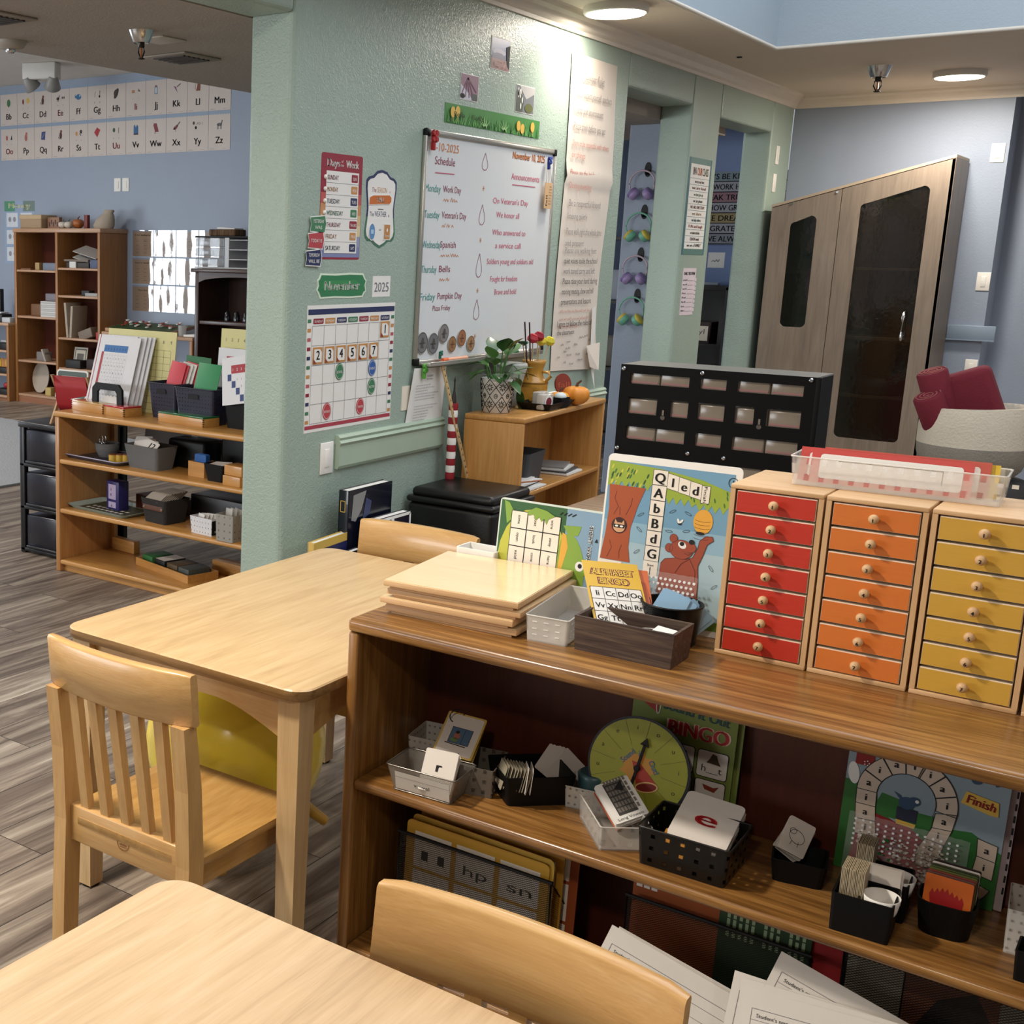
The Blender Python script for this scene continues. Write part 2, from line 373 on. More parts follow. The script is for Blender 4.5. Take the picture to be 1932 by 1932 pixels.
# crown moulding
def prof_run(g, prof, a, b, mat, up=(0, 0, 1)):
    a = Vector(a); b = Vector(b); t = (b - a).normalized(); n = Vector((0, 0, 1)).cross(t)
    ra = [tuple(a + n * p[0] + Vector((0, 0, p[1]))) for p in prof]; rb = [tuple(b + n * p[0] + Vector((0, 0, p[1]))) for p in prof]
    g.loft([ra, rb], mat, False)
CP = [(0, 0), (0, -.085), (-.012, -.085), (-.016, -.07), (-.03, -.06), (-.045, -.035), (-.062, -.022), (-.066, -.008), (-.075, 0)]
g = G(); prof_run(g, CP, (WX, PY, CZ), (WX, YB, CZ), CROWN); struct('trim_2', g)
g = G(); prof_run(g, CP, (WX, YB, CZ), (-1.26, YB, CZ), CROWN); struct('trim_3', g)
# chair rails
RP = [(0, 0), (0, .132), (-.012, .132), (-.022, .122), (-.018, .112), (-.028, .102), (-.02, .09), (-.02, .012), (-.014, 0)]
g = G(); prof_run(g, RP, (WX, 3.985, .683), (WX, 4.80, .683), TRIMG); prof_run(g, RP, (WX, 5.95, .683), (WX, 6.57, .683), TRIMG); struct('trim_4', g)
g = G(); g.box(-1.54, -1.262, YB - .03, YB, 1.015, 1.105, BLUETRIM, .004); g.box(-1.54, -1.262, YB - .036, YB, 1.006, 1.016, BLUETRIM); struct('trim_5', g)
g = G(); g.box(WX, WX + .012, PY + .02, 6.58, 0, .1, TRIMG); struct('baseboard_left', g)
g = G(); g.box(WX, -1.34, YB - .012, YB, 0, .1, BLUETRIM); struct('baseboard_back', g)

# ------------------------------------------------------------------ lamps, sprinklers, ceiling fittings
LED = col('#fff2dc', .5, noise=0, emit=7.)
def ceiling_light(x, y, label, power, vis=True, warm=(1, .91, .79)):
    t = thing('ceiling_light', label, 'ceiling light', (x, y, CZ), group='round flush ceiling lights')
    g = G(); g.lathe([(.143, 0), (.143, -.028), (.137, -.034), (.13, -.034), (.13, -.002)], col('#d8d2c8', .4), 32); obj('housing', g, t)
    g = G(); g.lathe([(.13, -.03), (.128, -.037), (.10, -.041), (.02, -.043)], LED, 32); obj('diffuser', g, t)
    l = bpy.data.lights.new('lamp', 'AREA'); l.shape = 'DISK'; l.size = .24; l.energy = power; l.color = warm
    o = bpy.data.objects.new('lamp', l); COL.objects.link(o); o.location = (0, 0, -.046); o.parent = t
    return t
ceiling_light(-2.42, 5.80, 'round flush ceiling light near the white paper chart on the green wall', 13)
ceiling_light(-1.54, 8.85, 'round flush ceiling light above the tall wood cabinet', 34)
ceiling_light(-2.05, 1.15, 'round flush ceiling light over the front doorway, outside the picture', 70)
ceiling_light(-.35, -.6, 'round flush ceiling light above the near table, outside the picture', 26)
ceiling_light(1.9, .9, 'round flush ceiling light right of the near table, outside the picture', 16)
ceiling_light(2.2, 4.6, 'round flush ceiling light on the right side, outside the picture', 36)
ceiling_light(2.2, 8.5, 'round flush ceiling light in the far right corner, outside the picture', 34)
def sprinkler(x, y, z, label, s=1.):
    t = thing('fire_sprinkler', label, 'sprinkler', (x, y, z), group='ceiling fire sprinklers')
    g = G(); g.lathe([(.05 * s, 0), (.048 * s, -.006), (.034 * s, -.045 * s), (.03 * s, -.047 * s), (.028 * s, -.04 * s)], CHROME, 24); obj('escutcheon', g, t)
    dk = col('#35302c', .35, metal=.8)
    g = G(); g.lathe([(.013 * s, -.04 * s), (.013 * s, -.06 * s), (.009 * s, -.064 * s)], dk, 12)
    for a in (-1, 1): g.tube([(a * .012 * s, 0, -.06 * s), (a * .016 * s, 0, -.08 * s), (a * .004 * s, 0, -.102 * s)], .003 * s, dk, 6)
    obj('sprinkler_head', g, t)
    g = G(); g.lathe([(.014 * s, -.103 * s), (.015 * s, -.106 * s), (.006 * s, -.108 * s)], dk, 12); obj('deflector', g, t)
    g = G(); g.tube([(0, 0, -.064 * s), (0, 0, -.1 * s)], .0035 * s, col('#b8622e', .2), 8); obj('glass_bulb', g, t)
sprinkler(-1.874, 8.375, CZ, 'chrome fire sprinkler in the right ceiling beside the far round light', 1.35)
sprinkler(-3.335, 3.616, LZ, 'chrome fire sprinkler hanging from the dark low ceiling at left', .95)
g = G(); g.box(-.012, .012, -.012, .012, -.006, 0, INK); obj('ceiling_hook', g, None, (-2.424, 7.583, CZ), label='tiny dark square fitting in the ceiling left of the skylight', cat='hook')
t = thing('smoke_detector', 'white smoke detector on the dark low ceiling at the left edge', 'smoke detector', (-3.93, 3.50, LZ))
g = G(); g.lathe([(.062, 0), (.062, -.012), (.05, -.026), (.03, -.03)], col('#a49c92', .5), 28); obj('body', g, t)
g = G(); g.lathe([(.018, -.028), (.02, -.04), (.012, -.046)], CHROME, 16); obj('sensor', g, t)
for x, y, wx, wy, lab in ((-3.633, 4.19, .12, .12, 'dark square air vent in the low ceiling behind the sprinkler'), (-3.587, 3.12, .12, .10, 'square air vent in the low ceiling at the far left')):
    t = thing('air_vent', lab, 'vent', (x, y, LZ), group='ceiling air vents')
    g = G(); g.box(-wx, wx, -wy, wy, -.008, 0, col('#8f867c', .5), .003); obj('frame', g, t)
    g = G()
    for i in range(6): g.box(-wx * .7, wx * .7, -wy * .72 + i * wy * .26, -wy * .72 + i * wy * .26 + wy * .12, -.013, -.008, col('#3a332e', .6))
    obj('grille', g, t)
g = G(); g.box(-.07, .07, -.07, .07, -.006, 0, col('#b9b0a6', .5), .002); obj('ceiling_plate', g, None, (-3.40, 3.80, LZ), label='pale square cover plate in the low ceiling right of the sprinkler', cat='plate')
t = thing('spotlight', 'white twin emergency spotlight under the high ceiling of the left room', 'spotlight', (-8.42, 7.85, HZ), 20)
WP = col('#c9c6c0', .4)
g = G(); g.box(-.16, .16, -.06, .06, -.14, 0, WP, .01); obj('body', g, t)
for s in (-1, 1):
    g = G(); g.lathe([(.035, 0), (.05, -.03), (.075, -.11), (.07, -.115), (.03, -.1)], col('#8a8884', .4), 20, T=at(s * .13, -.04, -.12, 35, s * 25, 0)); obj('lamp_head', g, t)

# ------------------------------------------------------------------ daylight and fill
def area(name, loc, rot, sx, sy, e, c):
    l = bpy.data.lights.new(name, 'AREA'); l.shape = 'RECTANGLE'; l.size = sx; l.size_y = sy; l.energy = e; l.color = c
    o = bpy.data.objects.new(name, l); COL.objects.link(o); o.location = loc; o.rotation_euler = rot; return o
area('window_daylight', (-7.5, YF - .2, 1.55), (RD(90), 0, 0), 5.9, 1.3, 300, (.93, .97, 1.))
area('side_window_daylight', (XL - .2, 3.1, 1.2), (0, RD(-90), 0), 2.0, 3.0, 190, (.82, .91, 1.))
area('skylight_daylight', (-.3, 4.5, 3.88), (0, 0, 0), 3.2, 5.2, 150, (.86, .93, 1.))
area('left_room_fill', (-7.0, 3.0, HZ - .02), (0, 0, 0), .6, .6, 70, (1, .95, .88))  # two added area fills without fixtures, brighten the left room
area('left_room_fill', (-9.5, 5.6, HZ - .02), (0, 0, 0), .6, .6, 70, (1, .95, .88))
area('passage_fill', (-3.5, 8.8, CZ - .01), (0, 0, 0), .3, .3, 7, (.9, .95, 1))  # added area fill for the passage, no fixture
W = bpy.data.worlds.new('world'); SC.world = W; W.use_nodes = True
W.node_tree.nodes['Background'].inputs[0].default_value = (.75, .82, .9, 1); W.node_tree.nodes['Background'].inputs[1].default_value = .6
# ------------------------------------------------------------------ camera
cd = bpy.data.cameras.new('camera'); cam = bpy.data.objects.new('camera', cd); COL.objects.link(cam); SC.camera = cam
f_, pt, ro, yw, cx_ = 2352.15, .206088, .016603, -.687359, 395.35
fw = Vector((math.sin(yw) * math.cos(pt), math.cos(yw) * math.cos(pt), -math.sin(pt))); rt = Vector((math.cos(yw), -math.sin(yw), 0)); up = rt.cross(fw)
r_ = math.cos(ro) * rt + math.sin(ro) * up; u_ = -math.sin(ro) * rt + math.cos(ro) * up
M = Matrix((r_, u_, -fw)).transposed().to_4x4(); M.translation = Vector((0, 0, 1.5)); cam.matrix_world = M
cd.sensor_width = 36; cd.sensor_fit = 'HORIZONTAL'; cd.lens = f_ / 1932 * 36; cd.shift_x = (966 - cx_) / 1932; cd.clip_start = .05
SC.view_settings.view_transform = 'Standard'; SC.view_settings.look = 'None'; SC.view_settings.gamma = 1; SC.view_settings.exposure = -.06
SC.view_settings.use_curve_mapping = False
# ================================================================== FURNITURE
MAPLE = ('#b59468', '#c8a87a', '#d5b98d'); CHAIRC = ('#b08550', '#c2985f', '#d0aa72')
W_TOP = wood('maple_table_top', MAPLE, 'y', 1.6, .38, .2, 12, .9)
W_TOPX = wood('worn_maple_table_top', ('#ab9070', '#c2a682', '#cfb594'), 'x', 1.6, .45, .15, 12, .9)
W_LEGZ = wood('maple_upright', MAPLE, 'z', 1.6, .4, .2, 12, .8)
W_CHZ = wood('honey_chair_upright', CHAIRC, 'z', 1.8, .33, .35, 10, .8)
W_CHX = wood('honey_chair_rail', CHAIRC, 'x', 1.8, .33, .35, 10, .8)
W_CHY = wood('honey_chair_seat', ('#9a7038', '#b98d4e', '#caa264'), 'y', 1.8, .3, .4, 8, .8)
OAK = ('#61401c', '#845a2b', '#a37740')
W_OAKX = wood('oak_shelf_board', OAK, 'x', 1.5, .33, .3, 20, 1.6)
W_OAKZ = wood('oak_side_board', OAK, 'z', 1.5, .36, .3, 22, 1.1)
W_BACK = wood('red_brown_back_panel', ('#431709', '#4e1d0c', '#5a2411'), 'z', 1.5, .5, .1, 12, .6)
LOAK = ('#a9753a', '#bd8848', '#cb9857')
W_LOX = wood('light_oak_shelf_board', LOAK, 'x', 1.5, .36, .3, 20, 1.)
W_LOZ = wood('light_oak_side', LOAK, 'z', 1.5, .38, .25, 20, 1.)
W_LOY = wood('light_oak_board_y', LOAK, 'y', 1.5, .36, .3, 20, 1.)
BEECH = ('#c49a6c', '#d0a87a', '#dbb78c')
W_BEX = wood('beech_x', BEECH, 'x', 2., .5, .05, 14, .8); W_BEZ = wood('beech_z', BEECH, 'z', 2., .5, .05, 14, .8)

W_EDGE = wood('worn_shaded_edge_wood', ('#7a5a35', '#967244', '#ab8654'), 'x', 3, .45, .2, 8, 1.2)  # darker than the top: brown wear plus side shadow put into the colour
# ---- table
def make_table(label, topmat, chip=False):
    t = thing('kids_table', label, 'table', group='light wood classroom tables')
    w, d, h = .68, 1.08, .65
    g = G(); o = rrect(w, d, .045, 8); i1 = rrect(w - .012, d - .012, .042, 8)
    i0 = rrect(w - .006, d - .006, .043, 8)
    g.loft([[(x, y, h - .026) for x, y in i1], [(x, y, h - .022) for x, y in o], [(x, y, h - .003) for x, y in o]], W_EDGE, c1=False); g.loft([[(x, y, h - .003) for x, y in o], [(x, y, h) for x, y in i0]], topmat, False, c0=False)
    obj('tabletop', g, t)
    def apron(L, T):
        p = []; n = 18
        for i in range(n + 1):
            u = i / n; s = abs(2 * u - 1)
            p.append((-L / 2 + L * u, h - .026 - (.05 + .058 * max(0, (s - .35) / .65) ** 1.5)))
        p += [(L / 2, h - .026), (-L / 2, h - .026)]
        g = G(); g.prism(p, -.009, .009, W_CHX, T=T); return g
    for s in (-1, 1):
        obj('apron', apron(w - .11, at(0, s * (d / 2 - .045), 0, 90)), t)
        obj('apron', apron(d - .11, at(s * (w / 2 - .045), 0, 0, 90, 0, 90)), t)
    for sx in (-1, 1):
        for sy in (-1, 1):
            x, y = sx * (w / 2 - .045), sy * (d / 2 - .045)
            g = G(); g.loft([[(x + a * .021, y + b * .021, 0.006) for a, b in ((1, 1), (-1, 1), (-1, -1), (1, -1))], [(x + a * .027, y + b * .027, h - .026) for a, b in ((1, 1), (-1, 1), (-1, -1), (1, -1))]], W_LEGZ, False)
            l = obj('leg', g, t)
            g = G(); g.lathe([(.02, 0), (.022, .003), (.02, .008)], BLACK, 12, T=at(x, y)); obj('foot_pad', g, l)
    return t
tb = make_table('far light wood table with its short side behind the slatted chair', W_TOP); tb.location = (-1.672, 2.46, 0)
t2 = make_table('near light wood table with worn top at the bottom left corner', W_TOPX); t2.location = (-.51, .87, 0); t2.rotation_euler = (0, 0, RD(90))
g = G()
for k in range(5):
    bx, by = ((-.16, .02), (.07, -.2), (.12, .05), (-.08, .26), (.02, -.05))[k]
    for j in range(10): g.ell(bx + rnd.uniform(-.03, .03), by + rnd.uniform(-.05, .05), rnd.uniform(.002, .008), rnd.uniform(.0006, .0015), col('#9d7f5c', .6), .6504, 8, rot=90)
m_ = [c for c in KIDS(t2) if c.name.startswith('tabletop')][0]
obj('scratches', g, m_)

# ---- chair: back at -y
def make_chair(label):
    t = thing('slat_back_chair', label, 'chair', group='honey wood slat back chairs')
    hw = .186
    # seat, scooped and rounded
    g = G(); n = 10; top = []; out = rrect(.37, .375, .03, 5, 0, .005)
    nx, ny = 12, 12; vs = []; fs = []
    for j in range(ny + 1):
        for i in range(nx + 1):
            u, v = i / nx * 2 - 1, j / ny * 2 - 1
            cr = 1 - .03 * (abs(u) ** 8) * (abs(v) ** 8) * 2
            z = .356 - .011 * (1 - u * u) * (1 - v * v) - .006 * abs(u) ** 12 - .006 * abs(v) ** 12
            vs.append((u * .184 * cr, v * .187 * cr + .005, z))
    for j in range(ny):
        for i in range(nx): a = j * (nx + 1) + i; fs.append((a, a + 1, a + nx + 2, a + nx + 1))
    g.add(vs, fs, W_CHY, True)
    rim = [vs[i] for i in range(nx + 1)] + [vs[j * (nx + 1) + nx] for j in range(1, ny + 1)] + [vs[ny * (nx + 1) + i] for i in range(nx - 1, -1, -1)] + [vs[j * (nx + 1)] for j in range(ny - 1, 0, -1)]
    g.loft([[(x * .97, y * .97, .328) for x, y, z in rim], [(x, y, .334) for x, y, z in rim], rim], W_CHY, True, c1=False)
    obj('seat', g, t)
    for s in (-1, 1):
        # rear post, foot splays back a little, leans back above the seat
        g = G(); px = s * (hw - .018)
        pr = [(-.185, 0, .021), (-.178, .2, .022), (-.172, .34, .022), (-.18, .5, .02), (-.197, .632, .018)]
        g.loft([[(px - .017, y - q, z), (px + .017, y - q, z), (px + .017, y + q, z), (px - .017, y + q, z)] for y, z, q in pr], W_CHZ, False)
        p = obj('rear_post', g, t)
        g = G(); x = s * (hw - .03)
        g.loft([[(x - .014, .15 + a, z), (x + .014, .15 + a, z), (x + .014, .186 + a, z), (x - .014, .186 + a, z)] for a, z in ((0, 0), (-.004, .33))], W_CHZ, False)
        obj('front_leg', g, t)
        g = G(); g.box(x - .008, x + .008, -.15, .155, .275, .33, W_CHY, .003); obj('side_apron', g, t)
    g = G(); g.box(-.15, .15, .158, .176, .275, .33, W_CHX, .003); obj('front_apron', g, t)
    # lower back rail with the burned ring mark
    g = G(); g.box(-hw + .034, hw - .034, -.181, -.157, .292, .372, W_CHX, .003)
    lr = obj('lower_rail', g, t)
    g = G(); br = col('#7a4a22', .6, noise=0); T = at(0, -.1815, .333, 90)
    h = G(); h.T = T; h.ring(0, 0, .0165, .0165, .0012, br, .0004); h.ring(0, 0, .0145, .0145, .0006, br, .0004)
    st = [((.0065 if k % 2 == 0 else .0028) * math.sin(PI * k / 5), .005 + (.0065 if k % 2 == 0 else .0028) * math.cos(PI * k / 5)) for k in range(10)]
    h.line(st, .0008, br, .0004, True); h.line([(-.010, -.004), (.010, -.004)], .003, br, .0004); h.line([(-.008, -.009), (.008, -.009)], .0012, br, .0004)
    obj('maker_mark', h, lr, label='burned round maker mark')
    # curved top rail bulging backwards
    def rail(z, yo, s): return [(-1 + 2 * k / 16) for k in range(17)]
    g = G(); rings = []
    for k in range(17):
        u = -1 + 2 * k / 16; y = -.19 - .024 * (1 - u * u) + .004; x = u * (hw + .004); q = .0125
        zt = .738; zb = .628; rr = .005
        pts = []
        for dy, dz in ((-q, zb + rr), (-q, zt - rr), (-q + rr, zt), (q - rr, zt), (q, zt - rr), (q, zb + rr), (q - rr, zb), (-q + rr, zb)):
            lean = -(dz - .64) * .12
            pts.append((x, y + dy + lean, dz))
        if k in (0, 16): pts = [(p[0], y + (p[1] - y) * .8, .685 + (p[2] - .685) * .95) for p in pts]
        rings.append(pts)
    g.loft(rings, W_CHX, True); r = obj('top_rail', g, t)
    for k in range(5):
        u = (-2 + k) / 2.9; x = u * .165; y1 = -.19 - .024 * (1 - (x / .2) ** 2) + .004
        g = G(); g.loft([[(x - .009, -.168 + a * .006 - .0, .365)if False else (x + b * .0105, -.166 + a * .009, .362) for a, b in ((-1, -1), (-1, 1), (1, 1), (1, -1))], [(x + b * .0115, y1 + a * .009, .5 + .15) for a, b in ((-1, -1), (-1, 1), (1, 1), (1, -1))]], W_CHZ, False)
        obj('slat', g, t)
    return t
c1 = make_chair('slat back chair at the left end of the far table, seat under the tabletop')
c1.location = (-1.595, 1.868, 0)
c2 = dup(c1, (-1.745, 2.873, 0), (0, 0, RD(180)), 'slat back chair on the far side of the far table, only its top rail showing')
c3 = dup(c1, (-.545, 1.05, 0), (0, 0, RD(180)), 'slat back chair pushed under the near table, in front of the brown shelf')

# ---- yellow ball under the table
t = thing('exercise_ball', 'translucent yellow exercise ball with stub feet under the far table', 'exercise ball', (-1.87, 2.40, 0), 20)
YB_ = clear('yellow_ball_vinyl', '#ffe045', .9, .2)
g = G(); R0 = .232; n = 28; rings = []
for j in range(1, 40):
    a = PI * j / 40; rr = R0 * (1 + .006 * math.cos(a * 26)); rings.append([(rr * math.sin(a) * math.cos(2 * PI * i / n), rr * math.sin(a) * math.sin(2 * PI * i / n), .262 - R0 * math.cos(a)) for i in range(n)])
g.loft(rings, YB_); b = obj('ball', g, t, rot=(0, 0, 0))
for k, a in enumerate((-1.38, .54, 2.46, 3.8)):
    g = G(); g.tube([(.12 * math.cos(a), .12 * math.sin(a), .12), (.25 * math.cos(a), .25 * math.sin(a), .016)], [.022, .014], col('#c99b3c', .35), 12); obj('foot', g, t)

# ================================================================== FOREGROUND SHELF
SY0, SYB, SX0, SX1, ST = 2.054, 2.40, -1.318, .52, .78
t = thing('low_bookshelf', 'long oak low bookshelf with red-brown back in the foreground right', 'bookshelf', (SX0, SY0, 0))
LW = SX1 - SX0; DP = SYB - SY0
g = G(); g.box(0, LW, -.004, DP + .16, ST - .028, ST, W_OAKX, .009, seg=3); obj('top_board', g, t)
for nm, x0 in (('left_side', 0), ('right_side', LW - .025)):
    g = G(); g.box(x0, x0 + .025, 0, DP, 0, ST - .028, W_OAKZ, .006); obj(nm, g, t)
g = G(); g.box(.025, LW - .025, .002, DP - .045, .415, .437, W_OAKX, .008, seg=3); obj('middle_shelf', g, t)
g = G(); g.box(.025, LW - .025, .002, DP - .045, .04, .062, W_OAKX, .006); obj('bottom_shelf', g, t)
g = G(); g.box(.025, LW - .025, DP - .045, DP - .03, .04, ST - .028, W_BACK); obj('back_panel', g, t)
g = G(); g.box(.025, LW - .025, .02, .035, 0, .04, W_OAKX); obj('kick_board', g, t)
# second unit standing behind, under the drawer organiser
t = thing('low_bookshelf', 'low oak shelf behind the bear poster that carries the black drawer organizer', 'bookshelf', (-1.40, 3.24, 0))
g = G(); g.box(0, .75, 0, .36, .795, .82, W_OAKX, .006); obj('top_board', g, t)
for x in (0, .725):
    g = G(); g.box(x, x + .025, 0.005, .36, 0, .795, W_OAKZ); obj('side_panel', g, t)
g = G(); g.box(.025, .725, .0, .34, .4, .42, W_OAKX); obj('middle_shelf', g, t)

# ---- rainbow drawer chests
def chest(x, dc, label, lip=.0):
    t = thing('mini_drawer_chest', label, 'drawer chest', (x, 2.33, ST), group='row of small drawer chests')
    w, h, d, th = .158, .322, .205, .0085
    g = G()
    g.box(0, w, 0, d, h - th, h, W_BEX, .0015); g.box(0, w, 0, d, 0, th, W_BEX, .0015)
    g.box(0, th, 0.0005, d, th, h - th, W_BEZ); g.box(w - th, w, .0005, d, th, h - th, W_BEZ); g.box(th, w - th, d - .004, d, th, h - th, W_BEX)
    obj('case', g, t)
    fc = wood('drawer_front_' + dc, (dc, dc, dc), 'x', 2, .5, .1, 5, .5); edge = col('#efe2cd', .6)
    n = 7; p = (h - 2 * th) / n
    for k in range(n):
        z1 = h - th - k * p - .0025; z0 = z1 - p + .0045
        g = G(); g.box(th + .003, w - th - .003, .0035, d - .01, z0, z1, edge); g.box(th + .0042, w - th - .0042, .0015, .0036, z0 + .0008, z1 - .0018, fc)
        dr = obj('drawer', g, t)
        g = G(); cz = (z0 + z1) / 2 + .001
        g.lathe([(.0042, 0), (.0042, .005), (.0075, .008), (.0088, .0125), (.0075, .017), (.0045, .019), (.001, .0195)], W_BEZ, 16, T=at(w / 2, .0015, cz, 90))
        kn = obj('knob', g, dr)
        g = G(); g.T = at(w / 2, .0015 - .0198, cz - .001, 90); g.txt(str(k + 1), 0, -.0035, .0066, INK, .0, bold=.0004); obj('number', g, kn, label='small black number on the knob')
    return t
chest(-.685, '#c0301c', 'small wooden chest with seven red drawers, leftmost chest')
chest(-.523, '#d5742c', 'small wooden chest with seven orange drawers beside the red one')
chest(-.360, '#cfa13c', 'small wooden chest with seven yellow drawers')
chest(-.196, '#7f9a3c', 'fourth drawer chest cut off at the right edge of the picture')

# ---- clear tray with red framed strips on the chests
CLEAR = holes('clear_perforated_plastic', '#e8e4dc', .0245, .03, .4, .42, .34, rough=.15, hole_alpha=.12)
CLEARD = holes('clear_perforated_plastic_fine', '#e8e4dc', .012, .016, .45, .3, .5, rough=.2, hole_alpha=.15)
t = thing('clear_tray', 'long clear perforated plastic tray of red and yellow strips on top of the chests', 'tray', (-.441, 2.453, 1.103), 3)
RIMC = clear('clear_plastic_rim', '#f2eee6', .5)
g = G(); g.tub(.325, .09, .335, .098, .052, .002, CLEAR, .006); obj('tray_body', g, t)
g = G(); g.tube([(x, y, .052) for x, y in rrect(.335, .098, .006, 3)], .0016, RIMC, 6, closed=True); obj('rim', g, t)
FRED = col('#c2443f', .4)
def strip(x, y, z, rz, tilt, label, c, w=.255, h=.062, wht=True):
    g = G(); g.box(0, w, 0, h, -.0012, 0, c)
    if wht:
        g.poly([(p[0] + w / 2, p[1] + h / 2) for p in rrect(w - .03, h - .018, .006)], PAPER, .0006)
        g.line([(.045, h * .68), (w - .045, h * .68), (w - .045, h * .3)], .0009, INK, .0010)
        for k in range(8): g.rect(.04 + k * .022, h * .36, .05 + k * .022, h * .48, WHITE, .0011)
    o = obj('strip_card', g, None, (x, y, z), (RD(90 - tilt), 0, RD(rz)), label=label, cat='card', group='framed strip cards in the clear tray')
    return o
strip(-.578, 2.418, 1.108, 2, 14, 'red framed white strip card at the front of the clear tray', FRED)
strip(-.600, 2.432, 1.107, 3, 14, 'red framed strip card behind, sticking out at the left', FRED)
strip(-.565, 2.452, 1.107, 2, 12, 'third red strip card seen as a thin cream line at the top', col('#c65a4a', .4), .262)
strip(-.42, 2.462, 1.107, 3, 10, 'yellow framed strip card at the right end of the clear tray', col('#e3c03f', .4), .13, .058)

# ---- four stacked boards
def board(x, y, z, rz, label, w=.285, d=.315):
    t = thing('work_board', label, 'board', (x, y, z), rz, group='stacked pale wooden boards')
    g = G(); g.box(0, w, 0, d, .006, .0175, W_BEX, .001); g.box(.002, w - .002, .002, d - .002, .0175, .0185, wood('varnished_birch', ('#dcc192', '#e5cb9d', '#ebd3a8'), 'x', 1, .22, .5, 10, .5)); obj('panel', g, t)
    g = G(); g.box(.012, w - .012, .006, d - .006, 0, .006, W_BEX); obj('underside', g, t)
    return t
for k, (x, y, z, rz, lb) in enumerate(((-1.283, 2.135, 0, 3, 'pale wooden board at the bottom of the stack'), (-1.288, 2.122, .0187, 4, 'pale wooden board second from the bottom of the stack'),
                                       (-1.276, 2.128, .0374, 4, 'pale wooden board second from the top of the stack'), (-1.279, 2.118, .0561, 5, 'pale glossy wooden board on top of the stack'))):
    board(x, y, ST + z, rz, lb)

# ---- clear bin and brown box
t = thing('clear_bin', 'empty frosted clear plastic bin between the wooden boards and the brown box', 'bin', (-.957, 2.290, ST), 6)
FROST = clear('frosted_clear_plastic', '#ddd8cf', .55, .3)
g = G(); g.tub(.078, .25, .084, .262, .052, .002, FROST, .005)
g.T = at(0, 0, 0); obj('bin_body', g, t)
g = G()
for k in range(3):
    for z in (.014, .026, .04): g.box(-.028 + k * .022, -.019 + k * .022, -.1256 - z * .115, -.1246 - z * .115, z, z + .0016, WHITE)
for k in range(11):
    for z in (.014, .026, .04):
        for s in (-1, 1): g.box(s * (.0394 + z * .06) - .0006, s * (.0394 + z * .06) + .0006, -.11 + k * .02, -.103 + k * .02, z, z + .0016, WHITE)
obj('slots', g, t)
g = G(); g.tube([(x, y, .052) for x, y in rrect(.084, .262, .005, 3)], .0014, RIMC, 6, closed=True); obj('rim', g, t)
DBW = wood('dark_brown_weathered_box', ('#2b1e15', '#43322a', '#63503f'), 'x', 2.5, .65, .05, 24, 1.3)
t = thing('wooden_box', 'dark brown weathered wooden box in front of the bear poster', 'box', (-.80, 2.218, ST), 0)
g = G(); g.tub(.180, .096, .188, .1, .066, .006, DBW, .001, inner=DBW); obj('box_body', g, t)
YEL = col('#d9ae2f', .45)
def bingo(label, x, y, z, rz, tl, c, text=True, roll=0):
    g = G(); w, h = .112, .155
    g.box(0, w, 0, h, -.0012, 0, c)
    if text:
        dr = col('#7a2a2e', .5, noise=0)
        for s, yy, ww in (('ALPHABET', .122, .082), ('BINGO', .100, .055)):
            g.txt(s, w / 2, yy - .001, .0175, dr, .0004, ww + .006, bold=.0018); g.txt(s, w / 2, yy, .0145, col('#e4c24a', .5, noise=0), .0008, ww)
        g.poly([(p[0] + w / 2, p[1] + .047) for p in rrect(w - .01, .088, .006)], PAPER, .0005)
        g.ring(0, 0, 0, 0, .001, INK)
        for k in range(1, 4): g.line([(.005 + k * .0255, .003), (.005 + k * .0255, .091)], .0009, INK, .0009)
        for k in range(3): g.line([(.005, .062 - k * .029), (w - .005, .062 - k * .029)], .0009, INK, .0009)
        g.line([(.005, .091), (w - .005, .091), (w - .005, .003), (.005, .003)], .0009, INK, .0009, True)
        for r, row in enumerate((('Ii', 'Cc', 'Dd', 'Oo'), ('Vv', 'Xx', 'Nn', 'Rr'), ('Gg', 'Tt', 'Bb', 'Mm'))):
            for c_, s in enumerate(row): g.txt(s, .018 + c_ * .0255, .070 - r * .029, .0125, INK, .001, bold=.0003)
    return obj('bingo_card', g, None, (x, y, z), (RD(90 - tl), RD(roll), RD(rz)), label=label, cat='card', group='bingo cards in the brown box')
bingo('yellow alphabet bingo card leaning in the brown box', -.872, 2.216, ST + .042, 42, 52, YEL, roll=5)
bingo('red-brown card edge directly behind the yellow bingo card', -.864, 2.222, ST + .036, 41, 54, col('#b5562f', .5), False, 6)
bingo('dark edged card second behind the yellow bingo card', -.866, 2.227, ST + .033, 40, 53, col('#3f3330', .5), False, 6)
bingo('orange card furthest back in the brown box', -.870, 2.231, ST + .028, 38, 50, col('#cf6a3a', .5), False, 6)
def loosecards(n, x, y, z, w, h, mat, label, group, rx=75, rz=0, step=(.0, .004, 0), jit=4, cat='card', name='flash_card', t=.0006, r=.004, rolls=None, picture=None):
    g = G(); g.prism([(p[0] + w / 2, p[1] + h / 2) for p in rrect(w, h, r, 4)], -t, 0, mat); me = g.mesh(name); out = []
    for k in range(n):
        m2 = me
        if k == 0 and picture: picture(g, w, h); m2 = g.mesh(name)
        o = obj(name, m2, None, (x + step[0] * k, y + step[1] * k, z + step[2] * k), (RD(rx + rnd.uniform(-jit, jit) * .3), RD((rolls[k % len(rolls)] if rolls else rnd.uniform(-jit, jit))), RD(rz + rnd.uniform(-jit, jit) * .4)), cat=cat)
        o['group'] = group; o['label'] = label[k] if isinstance(label, (list, tuple)) else label; out.append(o)
    return out
